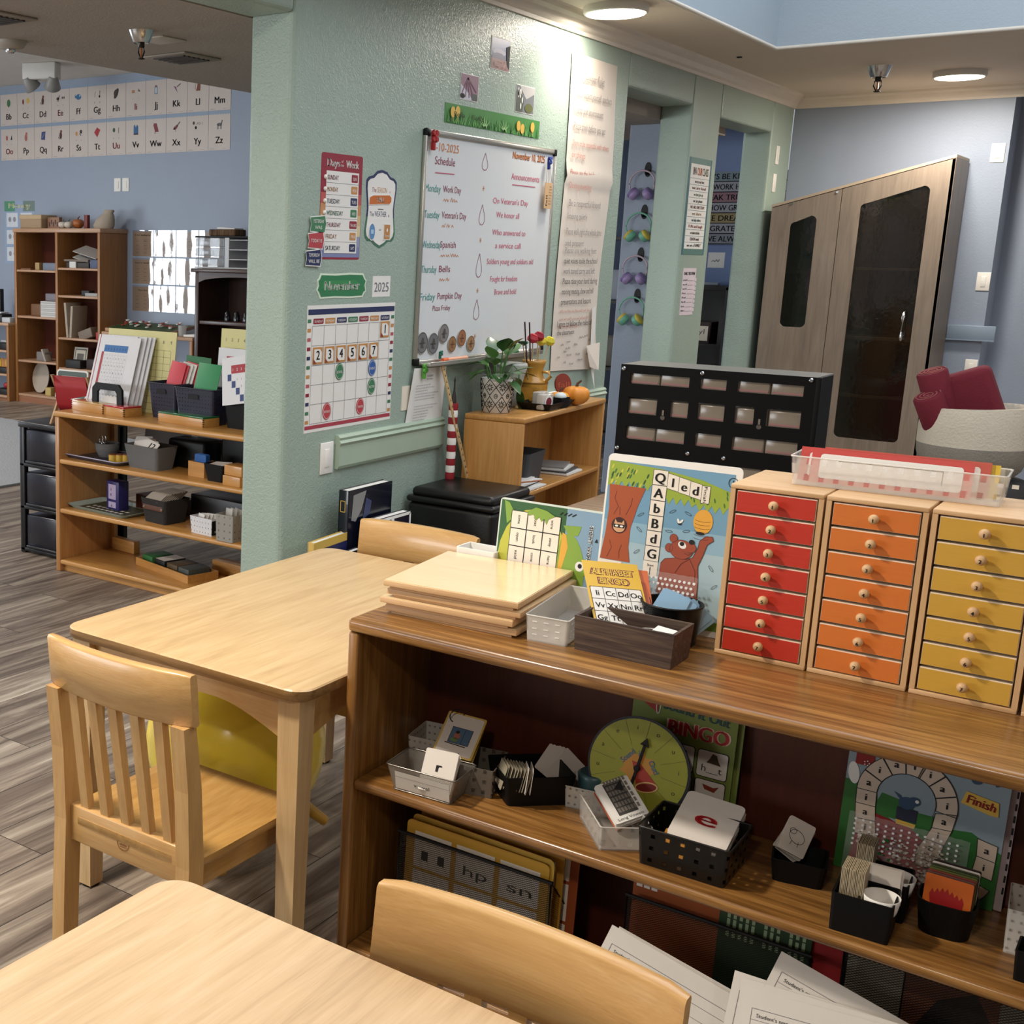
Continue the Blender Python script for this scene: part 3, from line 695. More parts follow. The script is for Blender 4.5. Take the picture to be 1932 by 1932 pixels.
def deck(n, loc, rot, w, h, mat, label, group, gap=.0025, fan=1.2, name='flash_card', t=.0006, r=.004, picture=None):
    from mathutils import Euler
    nv = Euler([RD(a) for a in rot]).to_matrix() @ Vector((0, 0, 1)); out = []
    g = G(); g.prism([(p[0] + w / 2, p[1] + h / 2) for p in rrect(w, h, r, 4)], -t, 0, mat); me = g.mesh(name)
    for k in range(n):
        m2 = me
        if k == 0 and picture: picture(g, w, h); m2 = g.mesh(name)
        o = obj(name, m2, None, tuple(Vector(loc) - nv * gap * k + Vector((rnd.uniform(-1, 1), rnd.uniform(-1, 1), 0)) * .0015 * min(k, 1)), (RD(rot[0]), RD(rot[1] + k * fan), RD(rot[2])), cat='card')
        o['group'] = group; o['label'] = label[k]; out.append(o)
    return out
# glass ring lid and paper scrap inside box
g = G(); g.tube([(x, y, 0) for x, y in circ(.032, .02, 20)], .0012, RIMC, 6, closed=True); obj('clear_ring', g, None, (-.755, 2.218, ST + .05), label='thin clear ring lying in the right end of the brown box', cat='ring')
g = G(); g.poly([(0, 0), (.055, .004), (.05, .022), (.004, .03)], PAPER, 0); obj('paper_scrap', g, None, (-.762, 2.2, ST + .054), (RD(12), 0, 0), label='white paper scrap in the right end of the brown box', cat='paper')
# black mesh cup behind the box with blue cards
MESHB = holes('black_wire_mesh', '#0c0c0d', .006, .006, .55, .55, 1., diag=True)
t = thing('mesh_cup', 'black mesh cup with blue and white cards behind the brown box', 'cup', (-.775, 2.345, ST))
g = G(); g.loft([[(x, y, 0) for x, y in circ(.048, .048, 24)], [(x, y, .076) for x, y in circ(.056, .056, 24)]], MESHB, True, c1=False)
g.loft([[(x, y, .003) for x, y in circ(.046, .046, 24)], [(x, y, .074) for x, y in circ(.0545, .0545, 24)]], BLACK, True, c1=False)
obj('cup_body', g, t)
g = G(); g.tube([(x, y, .076) for x, y in circ(.056, .056, 28)], .0025, BLACK, 8, closed=True); obj('rim', g, t)
def bluecard(g, w, h):
    g.rect(.006, .006, w - .006, h - .006, PAPER, .0003); g.txt('P', w / 2, .02, .018, INK, .0006)
loosecards(7, -.815, 2.325, ST + .048, .052, .062, col('#8fb6d6', .5), ['blue and white letter card at the front of the mesh cup'] + ['pale blue card fanned behind the front card in the mesh cup'] * 6, 'blue cards in the mesh cup', 62, 12, (.007, .004, -.0008), 6, rolls=[25, 20, 28, 34, 40, 45, 48], picture=bluecard)

# ---- bear poster game board
SKY = col('#a3bcc6', .4); SKYD = col('#6f9ab6', .4); LEAF = col('#93a83a', .4); TRUNK = col('#a5502c', .4); BEAR = col('#9a4a34', .4); BEARD = col('#5b241a', .5, noise=0)
g = G(); w, h = .262, .334
g.prism([(p[0] + w / 2, p[1] + h / 2) for p in rrect(w, h, .01, 4)], -.004, 0, WHITE)
g.rect(.004, .012, w - .012, h - .014, SKY, .0003); g.rect(.004, h * .6, w - .012, h - .014, SKYD, .0004); g.rect(.004, h * .48, w - .012, h * .6, col('#8aaec2', .4), .00045)
g.rect(.004, .012, w - .012, .03, col('#6f8f3a', .4), .0006)
can = [(.004, h - .012)] + [(.12, h - .018), (.2, h - .035), (w - .012, h - .05), (w - .012, h - .098)]
z_ = []
xs = w - .012; k = 0
while xs > .006: z_.append((xs, h - .085 + (.012 if k % 2 else -.002) + (.02 if xs < .1 else 0) - (.006 if xs > .18 else 0))); xs -= .0075; k += 1
g.poly([(.004, h - .014), (.11, h - .020)] + [(.19, h - .032), (w - .014, h - .05)] + z_ + [(.004, h - .062)], LEAF, .0008)
for k in range(26):
    x, y = rnd.uniform(.01, .085), rnd.uniform(h - .064, h - .024); g.ell(x, y, .0018, .0055, col(rnd.choice(['#3f6a34', '#2c4f2b', '#c7c04a']), .5), .001, 8, rot=-20)
for k in range(12): g.ell(rnd.uniform(.16, .245), rnd.uniform(h - .082, h - .05), .0016, .005, col('#3f6a34', .5), .001, 8, rot=15)
g.poly([(.008, h - .062), (.082, h - .062), (.07, h - .10), (.06, h - .145), (.06, h - .185), (.066, h - .215), (.004, h - .215), (.010, h - .16), (.012, h - .11)], TRUNK, .0011)
for p in ([(.024, h - .075), (.022, h - .09), (.031, h - .105), (.023, h - .122)], [(.058, h - .085), (.056, h - .1), (.048, h - .12)], [(.034, h - .105), (.036, h - .122)], [(.02, h - .175), (.026, h - .19), (.018, h - .21)], [(.046, h - .182), (.042, h - .195), (.044, h - .21)]): g.line(p, .0008, BEARD, .0014)
g.ell(.037, h - .143, .016, .0165, col('#3c1712', .5), .0014); g.ell(.037, h - .147, .012, .010, col('#d2a27a', .5), .0017); g.rect(.026, h - .148, .048, h - .141, INK, .0019)
g.ell(.032, h - .1445, .0035, .002, WHITE, .0021); g.ell(.042, h - .1445, .0035, .002, WHITE, .0021)
for s in (-1, 1): g.poly([(.037 + s * .011, h - .142), (.037 + s * .009, h - .131), (.037 + s * .004, h - .138)], col('#d2a27a', .5), .0018)
# letter path
CREAMP = col('#e6ddcf', .6)
c0 = .094
for k, s in enumerate(('Q', 'A', 'b', 'B', 'd', 'G')):
    y1 = h - .022 - k * .0305; g.rect(c0, y1 - .0298, c0 + .029, y1, CREAMP, .0012); g.line([(c0, y1 - .0298), (c0 + .029, y1 - .0298), (c0 + .029, y1), (c0, y1)], .0007, INK, .0015, True)
    g.txt(s, c0 + .0145, y1 - .0245, .0195, INK, .0018, bold=.0009)
g.rect(c0, h - .235, c0 + .029, h - .205, CREAMP, .0012); g.txt('Start', c0 + .0145, h - .215, .005, INK, .0018); g.line([(c0 + .0145, h - .217), (c0 + .0145, h - .232)], .0016, INK, .0018)
for k, s in enumerate(('l', 'e', 'd')):
    x = c0 + .029 + k * .0225; y1 = h - .026 - k * .005; g.poly([(x, y1 - .030), (x + .0225, y1 - .0345), (x + .0225, y1 - .0045), (x, y1)], CREAMP, .0013); g.line([(x, y1 - .030), (x + .0225, y1 - .0345), (x + .0225, y1 - .0045), (x, y1)], .0007, INK, .0015, True)
    g.txt(s, x + .0112, y1 - .0265, .0185, INK, .0018, bold=.0009)
x = c0 + .0965; g.rect(x, h - .076, x + .016, h - .042, CREAMP, .0013); g.line([(x, h - .076), (x + .016, h - .076), (x + .016, h - .042), (x, h - .042)], .0007, INK, .0015, True); g.txt('Finish', x + .0045, h - .0435, .006, INK, .0018, w=.031, al='l', rot=-90)
g.rect(.002, h - .24, .05, h - .216, CREAMP, .0012); g.txt('i', .01, h - .235, .014, INK, .0016, bold=.0008)
# hive, bees
g.ell(.2, h - .112, .0185, .024, col('#dca23c', .45), .0014)
for k in range(6): g.ring(.2, h - .108 - k * .007, .016, .004, .0006, BEARD, .0017, 10, a0=200, a1=330)
g.ell(.197, h - .135, .0085, .003, INK, .0017)
g.ell(.156, h - .122, .004, .0025, INK, .0016); g.ell(.159, h - .117, .005, .0022, WHITE, .0017, rot=50); g.ell(.153, h - .117, .005, .0022, WHITE, .0017, rot=110)
for x, y, r in ((.14, .10, 30), (.17, .1, -25), (.137, .14, 0), (.17, .135, 12), (.078, .115, 35), (.078, .145, -40), (.078, .19, 40), (.225, .2, -50), (.235, .235, 40)): g.ring(x, h - y, .007, .002, .0007, INK, .0014, 10, rot=r)
# bear
g.poly([(.128, h - .205), (.135, h - .195), (.155, h - .190), (.175, h - .19), (.188, h - .185), (.196, h - .165), (.198, h - .15), (.208, h - .14), (.221, h - .138), (.224, h - .146), (.213, h - .155), (.208, h - .175), (.2, h - .20), (.204, h - .235), (.205, h - .26), (.215, h - .28), (.218, h - .30), (.206, h - .318), (.14, h - .318), (.125, h - .27)], BEAR, .0014)
g.line([(.128, h - .205), (.135, h - .195), (.155, h - .190), (.175, h - .19), (.188, h - .185), (.196, h - .165), (.198, h - .15), (.208, h - .14), (.221, h - .138), (.224, h - .146), (.213, h - .155), (.208, h - .175), (.2, h - .20), (.204, h - .235), (.205, h - .26), (.215, h - .28), (.218, h - .30)], .0009, BEARD, .0017)
g.ell(.165, h - .172, .0225, .019, BEAR, .0018); g.ring(.165, h - .172, .0225, .019, .0007, BEARD, .0019); g.ell(.181, h - .166, .012, .010, BEAR, .0021); g.ring(.181, h - .166, .012, .010, .0006, BEARD, .0022, a0=-110, a1=80)
for x, y in ((.148, .152), (.141, .172)): g.ell(x, h - y, .0075, .0085, BEAR, .0016); g.ring(x, h - y, .0075, .0085, .0007, BEARD, .0018)
g.ell(.1835, h - .1545, .0055, .0048, INK, .0024); g.ell(.166, h - .163, .0085, .0065, WHITE, .0024, rot=-30); g.ell(.1655, h - .1605, .0045, .0042, INK, .0027); g.line([(.172, h - .178), (.18, h - .181), (.187, h - .174)], .0008, BEARD, .0025)
g.line([(.158, h - .22), (.168, h - .2), (.183, h - .188), (.196, h - .21), (.198, h - .235)], .0009, BEARD, .0019); g.ell(.212, h - .316, .014, .008, col('#7c3a2a', .5), .0018)
g.ring(.247, h - .03, .0085, .0095, .0012, INK, .0012); g.line([(.247, h - .025), (.247, h - .035)], .0014, INK, .0012)
obj('game_board', g, None, (-.960, 2.418, ST + .001), (RD(86), 0, 0), label='tall game board with tree, brown bear and beehive left of the red drawers', cat='game board')
# clear bumpy bag hanging in front of its lower part
BUB = clear('clear_bubble_plastic', '#f4f2ee', .14, .04); BUBD = clear('clear_bubble_drop', '#ffffff', .7, .04)
t = thing('clear_bag', 'clear bumpy plastic pouch of game pieces against the lower part of the bear board', 'bag', (-.915, 2.402, ST + .002), rot=(RD(83), 0, 0))
g = G(); vs = []; fs = []; nx, ny = 26, 20
for j in range(ny + 1):
    for i in range(nx + 1): vs.append((.165 * i / nx, .115 * j / ny, .012 + .004 * math.sin(i * 2.4) * math.sin(j * 2.1)))
for j in range(ny):
    for i in range(nx): a = j * (nx + 1) + i; fs.append((a, a + 1, a + nx + 2, a + nx + 1))
g.add(vs, fs, BUB, True); obj('pouch', g, t)
g = G()
for j in range(10):
    for i in range(17): g.ball(.0034, BUBD, T=at(.008 + i * .0092 + (j % 2) * .0045, .008 + j * .0105, .015), n=6, sz=.5)
for k in range(60):
    x, y = rnd.uniform(.01, .075), rnd.uniform(.045, .105); g.box(x, x + rnd.uniform(.002, .005), y, y + rnd.uniform(.001, .004), .012, .017, rnd.choice([BLACK, WHITE, WHITE]), T=at(0, 0, 0))
obj('game_pieces', g, t, kind='stuff')

# ---- frog sight word board (turned on its side)
g = G(); w, h = .238, .205
FG = col('#7f9f3a', .4); FD = col('#2e5a2c', .4); FY = col('#b9b83f', .4); FB = col('#7d9bb3', .4)
g.prism([(p[0] + w / 2, p[1] + h / 2) for p in rrect(w, h, .008, 4)], -.003, 0, col('#cfd8cf', .4))
g.rect(.003, .003, w - .003, h - .004, FD, .0003); g.rect(.155, .003, w - .003, h - .004, FB, .0005)
g.ell(.085, .075, .08, .115, FY, .0008); g.poly([(.01, .2), (.022, .196), (.04, .17), (.02, .15), (.015, .175)], FG, .0009)
g.ell(.175, .08, .03, .07, FG, .001, rot=10); g.poly([(.15, .165), (.19, .168), (.185, .148), (.165, .142)], FG, .0011)
g.poly([(.145, .02), (.15, .15), (.158, .146), (.165, .12), (.155, .07)], col('#d8a33a', .4), .0012)
g.ell(.198, .082, .016, .02, FG, .0013); g.ell(.195, .084, .0095, .0105, WHITE, .0016); g.ell(.196, .085, .0045, .005, INK, .002)
for i in range(3):
    for j in range(5):
        x = .03 + i * .038; y = .143 - j * .0385
        if y < 0: continue
        g.rect(x, y, x + .037, y + .0375, CREAMP, .0014)
        g.line([(x, y), (x + .037, y), (x + .037, y + .0375), (x, y + .0375)], .0011, INK, .0017, True)
        ws = (('some', 'open', 'said', ''), ('just', 'look', 'come', ''), ('were', 'away', 'here', ''))[i]
        if j < 3: g.txt(ws[j], x + .016, y + .029, .0066, INK, .002, w=.019, al='l', rot=-90)
g.poly([(.065, .182), (.085, .194), (.11, .19), (.13, .18), (.115, .172), (.112, .16), (.106, .172), (.1, .165), (.094, .174), (.087, .166), (.08, .178), (.07, .174)], FG, .0022)
for k in range(4): g.line([(.14 + k * .009, .186), (.146 + k * .01, .192)], .0022, INK, .0016)
g.txt('SIGHT WORD', .2085, .172, .0085, WHITE, .0018, w=.086, al='l', rot=-90, bold=.0012); g.txt('SIGHT WORD', .2085, .171, .0075, INK, .0024, w=.083, al='l', rot=-90)
g.poly([(.222, .14), (.226, .148), (.229, .14)], INK, .002)
obj('game_board', g, None, (-1.206, 2.455, ST + .001), (RD(85), 0, RD(-1.0)), label='green frog sight word board turned on its side behind the wooden boards', cat='game board')
g = G(); g.tub(.09, .06, .094, .064, .085, .003, WHITE, .004)
for k in range(3): g.rect(-.03 + k * .022, .05, -.024 + k * .022, .06, INK, .0322, T=at(0, 0, 0, 90))
obj('white_bin', g, None, (-1.245, 2.475, ST), label='white perforated bin tucked left of the frog board', cat='bin')
# ================================================================== CONTENTS OF THE FOREGROUND SHELF
MZ = .437
CARD = col('#e2dad2', .6)
# wire mesh basket labelled vowel
WIRE = holes('silver_wire_mesh', '#a9a39a', .0042, .0042, .5, .5, 1., diag=True, rough=.3, metal=.5)
t = thing('wire_basket', 'silver wire mesh basket with a paper sign reading vowel', 'basket', (-1.147, 2.118, MZ), 4)
g = G(); o0 = rrect(.125, .085, .006, 3); o1 = rrect(.152, .105, .008, 3)
g.loft([[(x, y, .003) for x, y in o0], [(x, y, .055) for x, y in o1]], WIRE, False, c1=False); g.prism(o0, 0, .003, WIRE); obj('mesh_body', g, t)
g = G(); g.tube([(x, y, .055) for x, y in o1], .0016, col('#8f8a82', .3, metal=.8), 6, closed=True); g.tube([(x, y, .002) for x, y in o0], .0016, col('#8f8a82', .3, metal=.8), 6, closed=True); obj('rim', g, t)
g = G(); g.T = at(-.055, -.0445, .006, 102); g.rect(0, 0, .118, .040, holes('paper_behind_mesh', '#d8d4cc', .0042, .0042, .5, .5, 1., diag=True, hole_alpha=.9), 0); g.txt('vowel', .058, .014, .008, INK, .0008, w=.034); g.line([(0, .028), (.118, .028)], .0006, GREYINK, .0006); obj('paper_sign', g, t, label='white paper sign reading vowel')
def r_pic(g, w, h): g.txt('r', w / 2, .042, .022, INK, .0008, bold=.0012)
deck(5, (-1.148, 2.066, .457), (50, 3, 17), .066, .088, CARD, ['white rounded card with a black letter r in the wire basket'] + [q_ + ' card of the white stack under the letter r card' for q_ in ('second','third','fourth','fifth',)], 'white letter cards in the wire basket', .0028, .6, picture=r_pic)
# grey bin behind with picture card on a ring
t = thing('clear_bin', 'small grey perforated bin under the yellow edged picture card', 'bin', (-1.085, 2.205, MZ), 12)
g = G(); g.tub(.085, .11, .09, .115, .06, .002, holes('grey_perforated_plastic', '#6f675e', .02, .022, .4, .4, .85, hole_alpha=.2), .004); obj('bin_body', g, t)
t = thing('clear_bin', 'small dim clear bin in the back left corner of the middle shelf', 'bin', (-1.235, 2.29, MZ), 8)
g = G(); g.tub(.08, .1, .085, .105, .05, .002, CLEARD, .004); obj('bin_body', g, t)
def piccard(g, w, h):
    g.poly([(p[0] + w / 2, p[1] + h / 2) for p in rrect(w - .008, h - .008, .005)], CARD, .0003)
    g.rect(.022, .03, .066, .068, col('#54708e', .5), .0006); g.line([(.022, .03), (.066, .03), (.066, .068), (.022, .068)], .001, INK, .001, True); g.line([(.05, .03), (.05, .068)], .0008, INK, .001)
    g.ell(.037, .048, .007, .009, col('#a86b5a', .5), .0012); g.ell(.036, .057, .004, .004, col('#2a2320', .5), .0014); g.ell(.034, .038, .008, .005, col('#6d8a52', .5), .0012); g.line([(.017, .028), (.062, .026)], .002, INK, .0012)
deck(5, (-1.181, 2.180, .493), (38, 3, 8), .084, .103, col('#d4b25a', .5), ['picture card with a yellow edge and a bird in a window, on a metal ring'] + [q_ + ' yellow edged card below the picture card on the ring' for q_ in ('second','third','fourth','fifth',)], 'picture cards on the metal ring', .004, -.8, picture=piccard)
g = G(); g.tube([(.017 * math.cos(a), 0, .015 * math.sin(a)) for a in [2 * PI * i / 20 for i in range(20)]], .0013, col('#3a3030', .3, metal=.7), 6, closed=True); obj('binder_ring', g, None, (-1.165, 2.25, MZ + .116), (RD(10), RD(20), RD(60)), label='thin dark metal ring through the corner of the picture card', cat='ring')
# black bin with cards, turned
DKP = col('#060607', .55, spec=.25)
t = thing('black_bin', 'black bin with fanned white cards left of the round spinner', 'bin', (-.985, 2.232, MZ), 45)
g = G(); g.tub(.125, .105, .145, .12, .062, .003, DKP, .008); obj('bin_body', g, t)
def outline_pic(g, w, h): g.ring(w * .55, h * .5, .008, .006, .0008, GREYINK, .0006); g.line([(.01, .012), (.03, .02), (.035, .035)], .0008, GREYINK, .0006)
loosecards(6, -.992, 2.262, MZ + .048, .062, .062, CARD, ['white rounded card with a thin drawing, front of the fan in the black bin'] + ['pinkish white card fanned behind it'] * 5, 'fan of white cards in the black bin', 58, 30, (.005, .0025, -.0003), 3, rolls=[38, 40, 42, 41, 43, 45], picture=outline_pic)
loosecards(9, -1.042, 2.19, MZ + .03, .05, .05, col('#a39a86', .6), 'small worn card standing in the left bundle in the black bin', 'bundle of small cards in the black bin', 78, -50, (.006, .001, 0), 3, name='small_card')
loosecards(2, -.985, 2.195, MZ + .03, .045, .055, CARD, ['white divider card right of the small bundle', 'thin white card behind the divider'], 'divider cards in the black bin', 85, -58, (.008, .006, 0), 2, name='divider_card')
# clear bin with teal lid in the back
t = thing('clear_bin', 'dim clear bin with teal tub behind, left of the round spinner', 'bin', (-.87, 2.275, MZ), 10)
g = G(); g.tub(.09, .08, .096, .086, .045, .002, CLEARD, .004); obj('bin_body', g, t)
g = G(); g.lathe([(.03, 0), (.034, .05), (.035, .058), (.03, .062)], col('#37565c', .35), 20); obj('plastic_tub', g, None, (-.87, 2.28, MZ + .004), label='dark teal plastic tub inside the clear bin', cat='tub')
# spinner
def spinner():
    t = thing('game_spinner', 'round lime green spinner with black arrow and vowels around its edge', 'spinner', (-.783, 2.262, MZ + .1055), rot=(RD(80), 0, 0), )
    LG = col('#9a9c34', .4); g = G(); R1 = .099
    g.prism(circ(R1, R1, 56), -.004, 0, col('#1c1c26', .4)); g.ell(0, 0, .0945, .0945, LG, .0006, 56)
    for k in range(12):
        a = RD(15 + k * 30 + 8); g.line([(.045 * math.cos(a), .045 * math.sin(a)), (.094 * math.cos(a), .094 * math.sin(a))], .0006, col('#5a5a24', .5, noise=0), .0010)
        a2 = RD(30 + k * 30 + 8); g.txt('iouaeiouaeio'[(11 - k) % 12] if False else 'uoieauoieuoi'[k], .078 * math.cos(a2), .078 * math.sin(a2) - .004, .0095, col('#3d3d1c', .6, noise=0), .0012)
    st = [((.036 if k % 2 == 0 else .026) * math.cos(PI * k / 9), (.036 if k % 2 == 0 else .026) * math.sin(PI * k / 9)) for k in range(18)]
    g.poly(st, col('#c98f3a', .5), .0010)
    g.txt('Sound', -.018, .016, .011, col('#5a7a86', .5, noise=0), .0016, w=.032, rot=50, bold=.0006); g.txt('it', .003, .024, .011, col('#5a7a86', .5, noise=0), .0016, rot=10, bold=.0006); g.txt('Out!', .026, .006, .011, col('#5a7a86', .5, noise=0), .0016, w=.026, rot=-55, bold=.0006)
    obj('disc', g, t)
    g = G(); g.poly([(-.012, .012), (.004, .010), (.040, -.022), (.004, -.038)], col('#b03a2c', .45), .0016)
    g.ell(.022, -.032, .0225, .0105, col('#e0b878', .5), .0020, rot=15); g.ell(.022, -.032, .0195, .008, col('#7c1f18', .5), .0024, rot=15); obj('megaphone_picture', g, t, label='red megaphone picture')
    g = G(); g.T = at(0, 0, .004, 0, 0, -10)
    g.prism([(-.0025, -.05), (.0025, -.05), (.0025, .05), (-.0025, .05)], 0, .002, INK); g.prism([(-.009, .047), (.009, .047), (0, .063)], 0, .002, INK); g.prism([(-.007, -.062), (0, -.056), (.007, -.062), (.003, -.046), (-.003, -.046)], 0, .002, INK); g.lathe([(.006, -.003), (.006, .003), (.003, .004)], INK, 14); obj('arrow', g, t)
    return t
spinner()
# bingo board behind
g = G(); w, h = .2, .248; LG2 = col('#76833a', .45)
g.prism([(p[0] + w / 2, p[1] + h / 2) for p in rrect(w, h, .006, 3)], -.003, 0, LG2)
g.poly([(.014, h - .03), (.05, h - .018), (.05, h - .05)], col('#a5302a', .5), .0006); g.ring(.05, h - .034, .004, .017, .0015, CREAM, .0008)
g.txt('Sound It Out', .122, h - .042, .017, col('#2b4c50', .5, noise=0), .0010, w=.125, rot=-4, bold=.0008)
g.txt('BINGO', .13, h - .083, .030, col('#d8b79a', .5, noise=0), .0008, w=.116, bold=.003); g.txt('BINGO', .13, h - .083, .029, col('#b5232a', .5, noise=0), .0014, w=.112, bold=.0014)
for i in range(3):
    for j in range(4):
        x = .008 + i * .0625; y = h - .152 - j * .058
        if y < -.04: continue
        y0 = max(y, .003)
        g.poly([(p[0] + x + .029, p[1] + (y0 + y + .054) / 2) for p in rrect(.058, y + .054 - y0, .006)], INK, .0010); g.poly([(p[0] + x + .029, p[1] + (y0 + y + .054) / 2) for p in rrect(.055, y + .051 - y0, .005)], CARD, .0014)
        if i == 2 and j == 0: g.poly([(x + .018, y + .03), (x + .045, y + .028), (x + .04, y + .036), (x + .036, y + .047), (x + .028, y + .049), (x + .023, y + .037)], col('#4a3a2c', .5), .0018); g.txt('h__t', x + .029, y + .012, .014, INK, .0018, w=.038)
        if i == 2 and j == 1: g.poly([(x + .015, y + .045), (x + .02, y + .035), (x + .038, y + .032), (x + .046, y + .045), (x + .036, y + .041), (x + .025, y + .043)], col('#8f3a24', .5), .0018); g.txt('f__x', x + .029, y + .010, .014, INK, .0018, w=.038)
        if i == 2 and j == 2: g.ell(x + .029, y + .042, .012, .005, INK, .0018)
        if i == 1 and j == 0: g.ell(x + .035, y + .04, .008, .004, INK, .0018)
obj('bingo_board', g, None, (-.828, 2.322, MZ + .001), (RD(87), 0, 0), label='green bingo board with hat and fox squares leaning on the back panel', cat='game board', group='green bingo boards')
g = G(); g.prism([(p[0] + w / 2, p[1] + h / 2) for p in rrect(w, h, .006, 3)], -.003, 0, LG2); obj('bingo_board', g, None, (-.818, 2.329, MZ + .001), (RD(87), 0, 0), label='second green board hidden behind the bingo board, only its right edge showing', cat='game board', group='green bingo boards')
# clear bin with keyboard cards
t = thing('clear_bin', 'clear perforated bin of long upright cards at the front of the middle shelf', 'bin', (-.788, 2.175, MZ), 38)
g = G(); g.tub(.09, .14, .094, .15, .048, .002, CLEAR, .004); obj('bin_body', g, t)
g = G(); g.tube([(x, y, .048) for x, y in rrect(.094, .15, .004, 3)], .0013, RIMC, 6, closed=True); obj('rim', g, t)
def keyc(g, w, h):
    g.rect(.014, .014, w - .014, h - .004, col('#3d3a37', .5), .0004)
    for i in range(7):
        for j in range(6): g.rect(.017 + i * .0062, .02 + j * .0125, .0215 + i * .0062, .029 + j * .0125, col('#77726b', .5), .0007)
    g.txt('Long Vowels', w / 2, .004, .006, INK, .0008, w=.05); g.poly([(.03, .07), (.045, .06), (.05, .085)], INK, .0009)
o_ = deck(6, (-.776, 2.155, .466), (30, -20, 44), .066, .09, PAPER, ['grey keyboard-patterned card reading long vowels in the clear bin', 'second card down under the keyboard-patterned card', 'third card down under the keyboard-patterned card', 'fourth card down under the keyboard-patterned card', 'fifth card down under the keyboard-patterned card', 'orange card lowest under the keyboard-patterned card'], 'leaning cards in the clear bin', .0045, -.4, name='long_card', picture=keyc)
o_[5].data = o_[5].data.copy(); o_[5].data.materials[0] = col('#b5532b', .5)
# smoky basket with the e card
DKH = holes('smoky_perforated_plastic', '#12110f', .0262, .0235, .32, .32, .93, rough=.25, hole_alpha=.0)
t = thing('smoky_basket', 'large smoky black perforated basket with the red letter e card', 'basket', (-.635, 2.158, MZ), 1)
g = G(); g.tub(.148, .125, .16, .135, .072, .0022, DKH, .006); obj('basket_body', g, t)
g = G(); g.tube([(x, y, .072) for x, y in rrect(.16, .135, .006, 3)], .0018, col('#1a1918', .3), 6, closed=True); obj('rim', g, t)
def e_pic(g, w, h): g.txt('e', w * .5, .045, .036, col('#b01f24', .6, noise=0), .0010, w=.036, bold=.002)
deck(5, (-.683, 2.150, .482), (24, 3, 1), .104, .118, CARD, ['large white card with a red letter e in the smoky basket'] + [q_ + ' white card from the top under the letter e card' for q_ in ('second','third','fourth','fifth',)], 'large letter cards in the smoky basket', .004, .5, r=.01, picture=e_pic)
loosecards(2, -.70, 2.15, MZ + .004, .05, .05, col('#c98a35', .5), ['orange card edge left of the letter e card', 'second orange card edge left of the letter e card'], 'orange cards in the smoky basket', 72, -8, (.002, .004, 0), 1, rolls=[14, 15], name='orange_card')
# small black bin with pig cards
t = thing('black_bin', 'small black bin holding drawn animal cards between the smoky basket and the track board', 'bin', (-.475, 2.232, MZ), 12)
g = G(); g.tub(.08, .075, .09, .085, .042, .003, DKP, .01); obj('bin_body', g, t)
def pigpic(g, w, h):
    g.ring(w * .5, h * .5, .015, .011, .0008, INK, .0006, 16, rot=-20); g.ring(w * .3, h * .62, .006, .005, .0008, INK, .0006, 12); g.poly([(w * .25, h * .7), (w * .3, h * .8), (w * .36, h * .72)], CARD, .0005)
    g.line([(w * .38, h * .35), (w * .36, h * .22)], .0008, INK, .0006); g.line([(w * .62, h * .38), (w * .64, h * .24)], .0008, INK, .0006)
deck(5, (-.512, 2.222, .486), (66, 26, 30), .05, .062, CARD, ['white card with a drawn pig at the front of the small black bin'] + [q_ + ' card back from the pig card, pinkish white' for q_ in ('second','third','fourth','fifth',)], 'animal cards in the small black bin', .004, 3., picture=pigpic)
# snake track board with birds
g = G(); w, h = .246, .245; GRN = col('#2c6a2c', .45); SKG = col('#8b9ba3', .45); PATH = col('#cdb9a5', .5); RD2 = col('#8a1418', .45); BBL = col('#2c4a68', .45)
g.rect(0, 0, w, h, SKG, 0); g.box(0, w, 0, h, -.003, -.0001, WHITE)
g.poly([(0, 0), (w, 0), (w, .10), (.2, .125), (.16, .12), (.13, .145), (.08, .16), (0, .165)], GRN, .0004)
g.poly([(.02, .0), (.16, .0), (.15, .075), (.11, .105), (.055, .115), (.03, .1)], RD2, .0008)
g.rect(.012, .195, .042, .228, RD2, .0007); g.ell(.012, .178, .009, .02, WHITE, .0009, rot=10)
def band(ctr, cells, w_, labs, k0=0):
    for k, (a, b) in enumerate(zip(ctr, ctr[1:])):
        pass
cx0, cy0, ro_, ri = .098, .152, .078, .046
seq = 'iaiaiiaiaiai'
def ringcell(a0, a1, s, cx=cx0, cy=cy0, ro=ro_, ri=ri):
    p = [(cx + ro * math.cos(RD(a0 + (a1 - a0) * i / 5)), cy + ro * math.sin(RD(a0 + (a1 - a0) * i / 5))) for i in range(6)]; q = [(cx + ri * math.cos(RD(a1 + (a0 - a1) * i / 5)), cy + ri * math.sin(RD(a1 + (a0 - a1) * i / 5))) for i in range(6)]
    g.poly(p + q, PATH, .0012); g.line(p + q, .0011, INK, .0016, True); am = RD((a0 + a1) / 2); g.txt(s, cx + (ro + ri) / 2 * math.cos(am), cy + (ro + ri) / 2 * math.sin(am) - .005, .0125, INK, .002, bold=.0006)
def quad(p, s):
    g.poly(p, PATH, .0012); g.line(p, .0011, INK, .0016, True); g.txt(s, sum(q[0] for q in p) / 4, sum(q[1] for q in p) / 4 - .005, .0125, INK, .002, bold=.0006)
for k, (a, s) in enumerate(((180, 'a'), (152, 'i'), (124, 'a'), (98, 'i'), (74, 'i'), (48, 'a'), (20, 'i'))): ringcell(a, a - 27, s)
quad([(.02, .152), (.052, .152), (.053, .126), (.021, .126)], 'i'); quad([(.021, .126), (.053, .126), (.056, .1), (.024, .098)], 'a'); quad([(.024, .098), (.056, .1), (.06, .074), (.026, .07)], 'i')
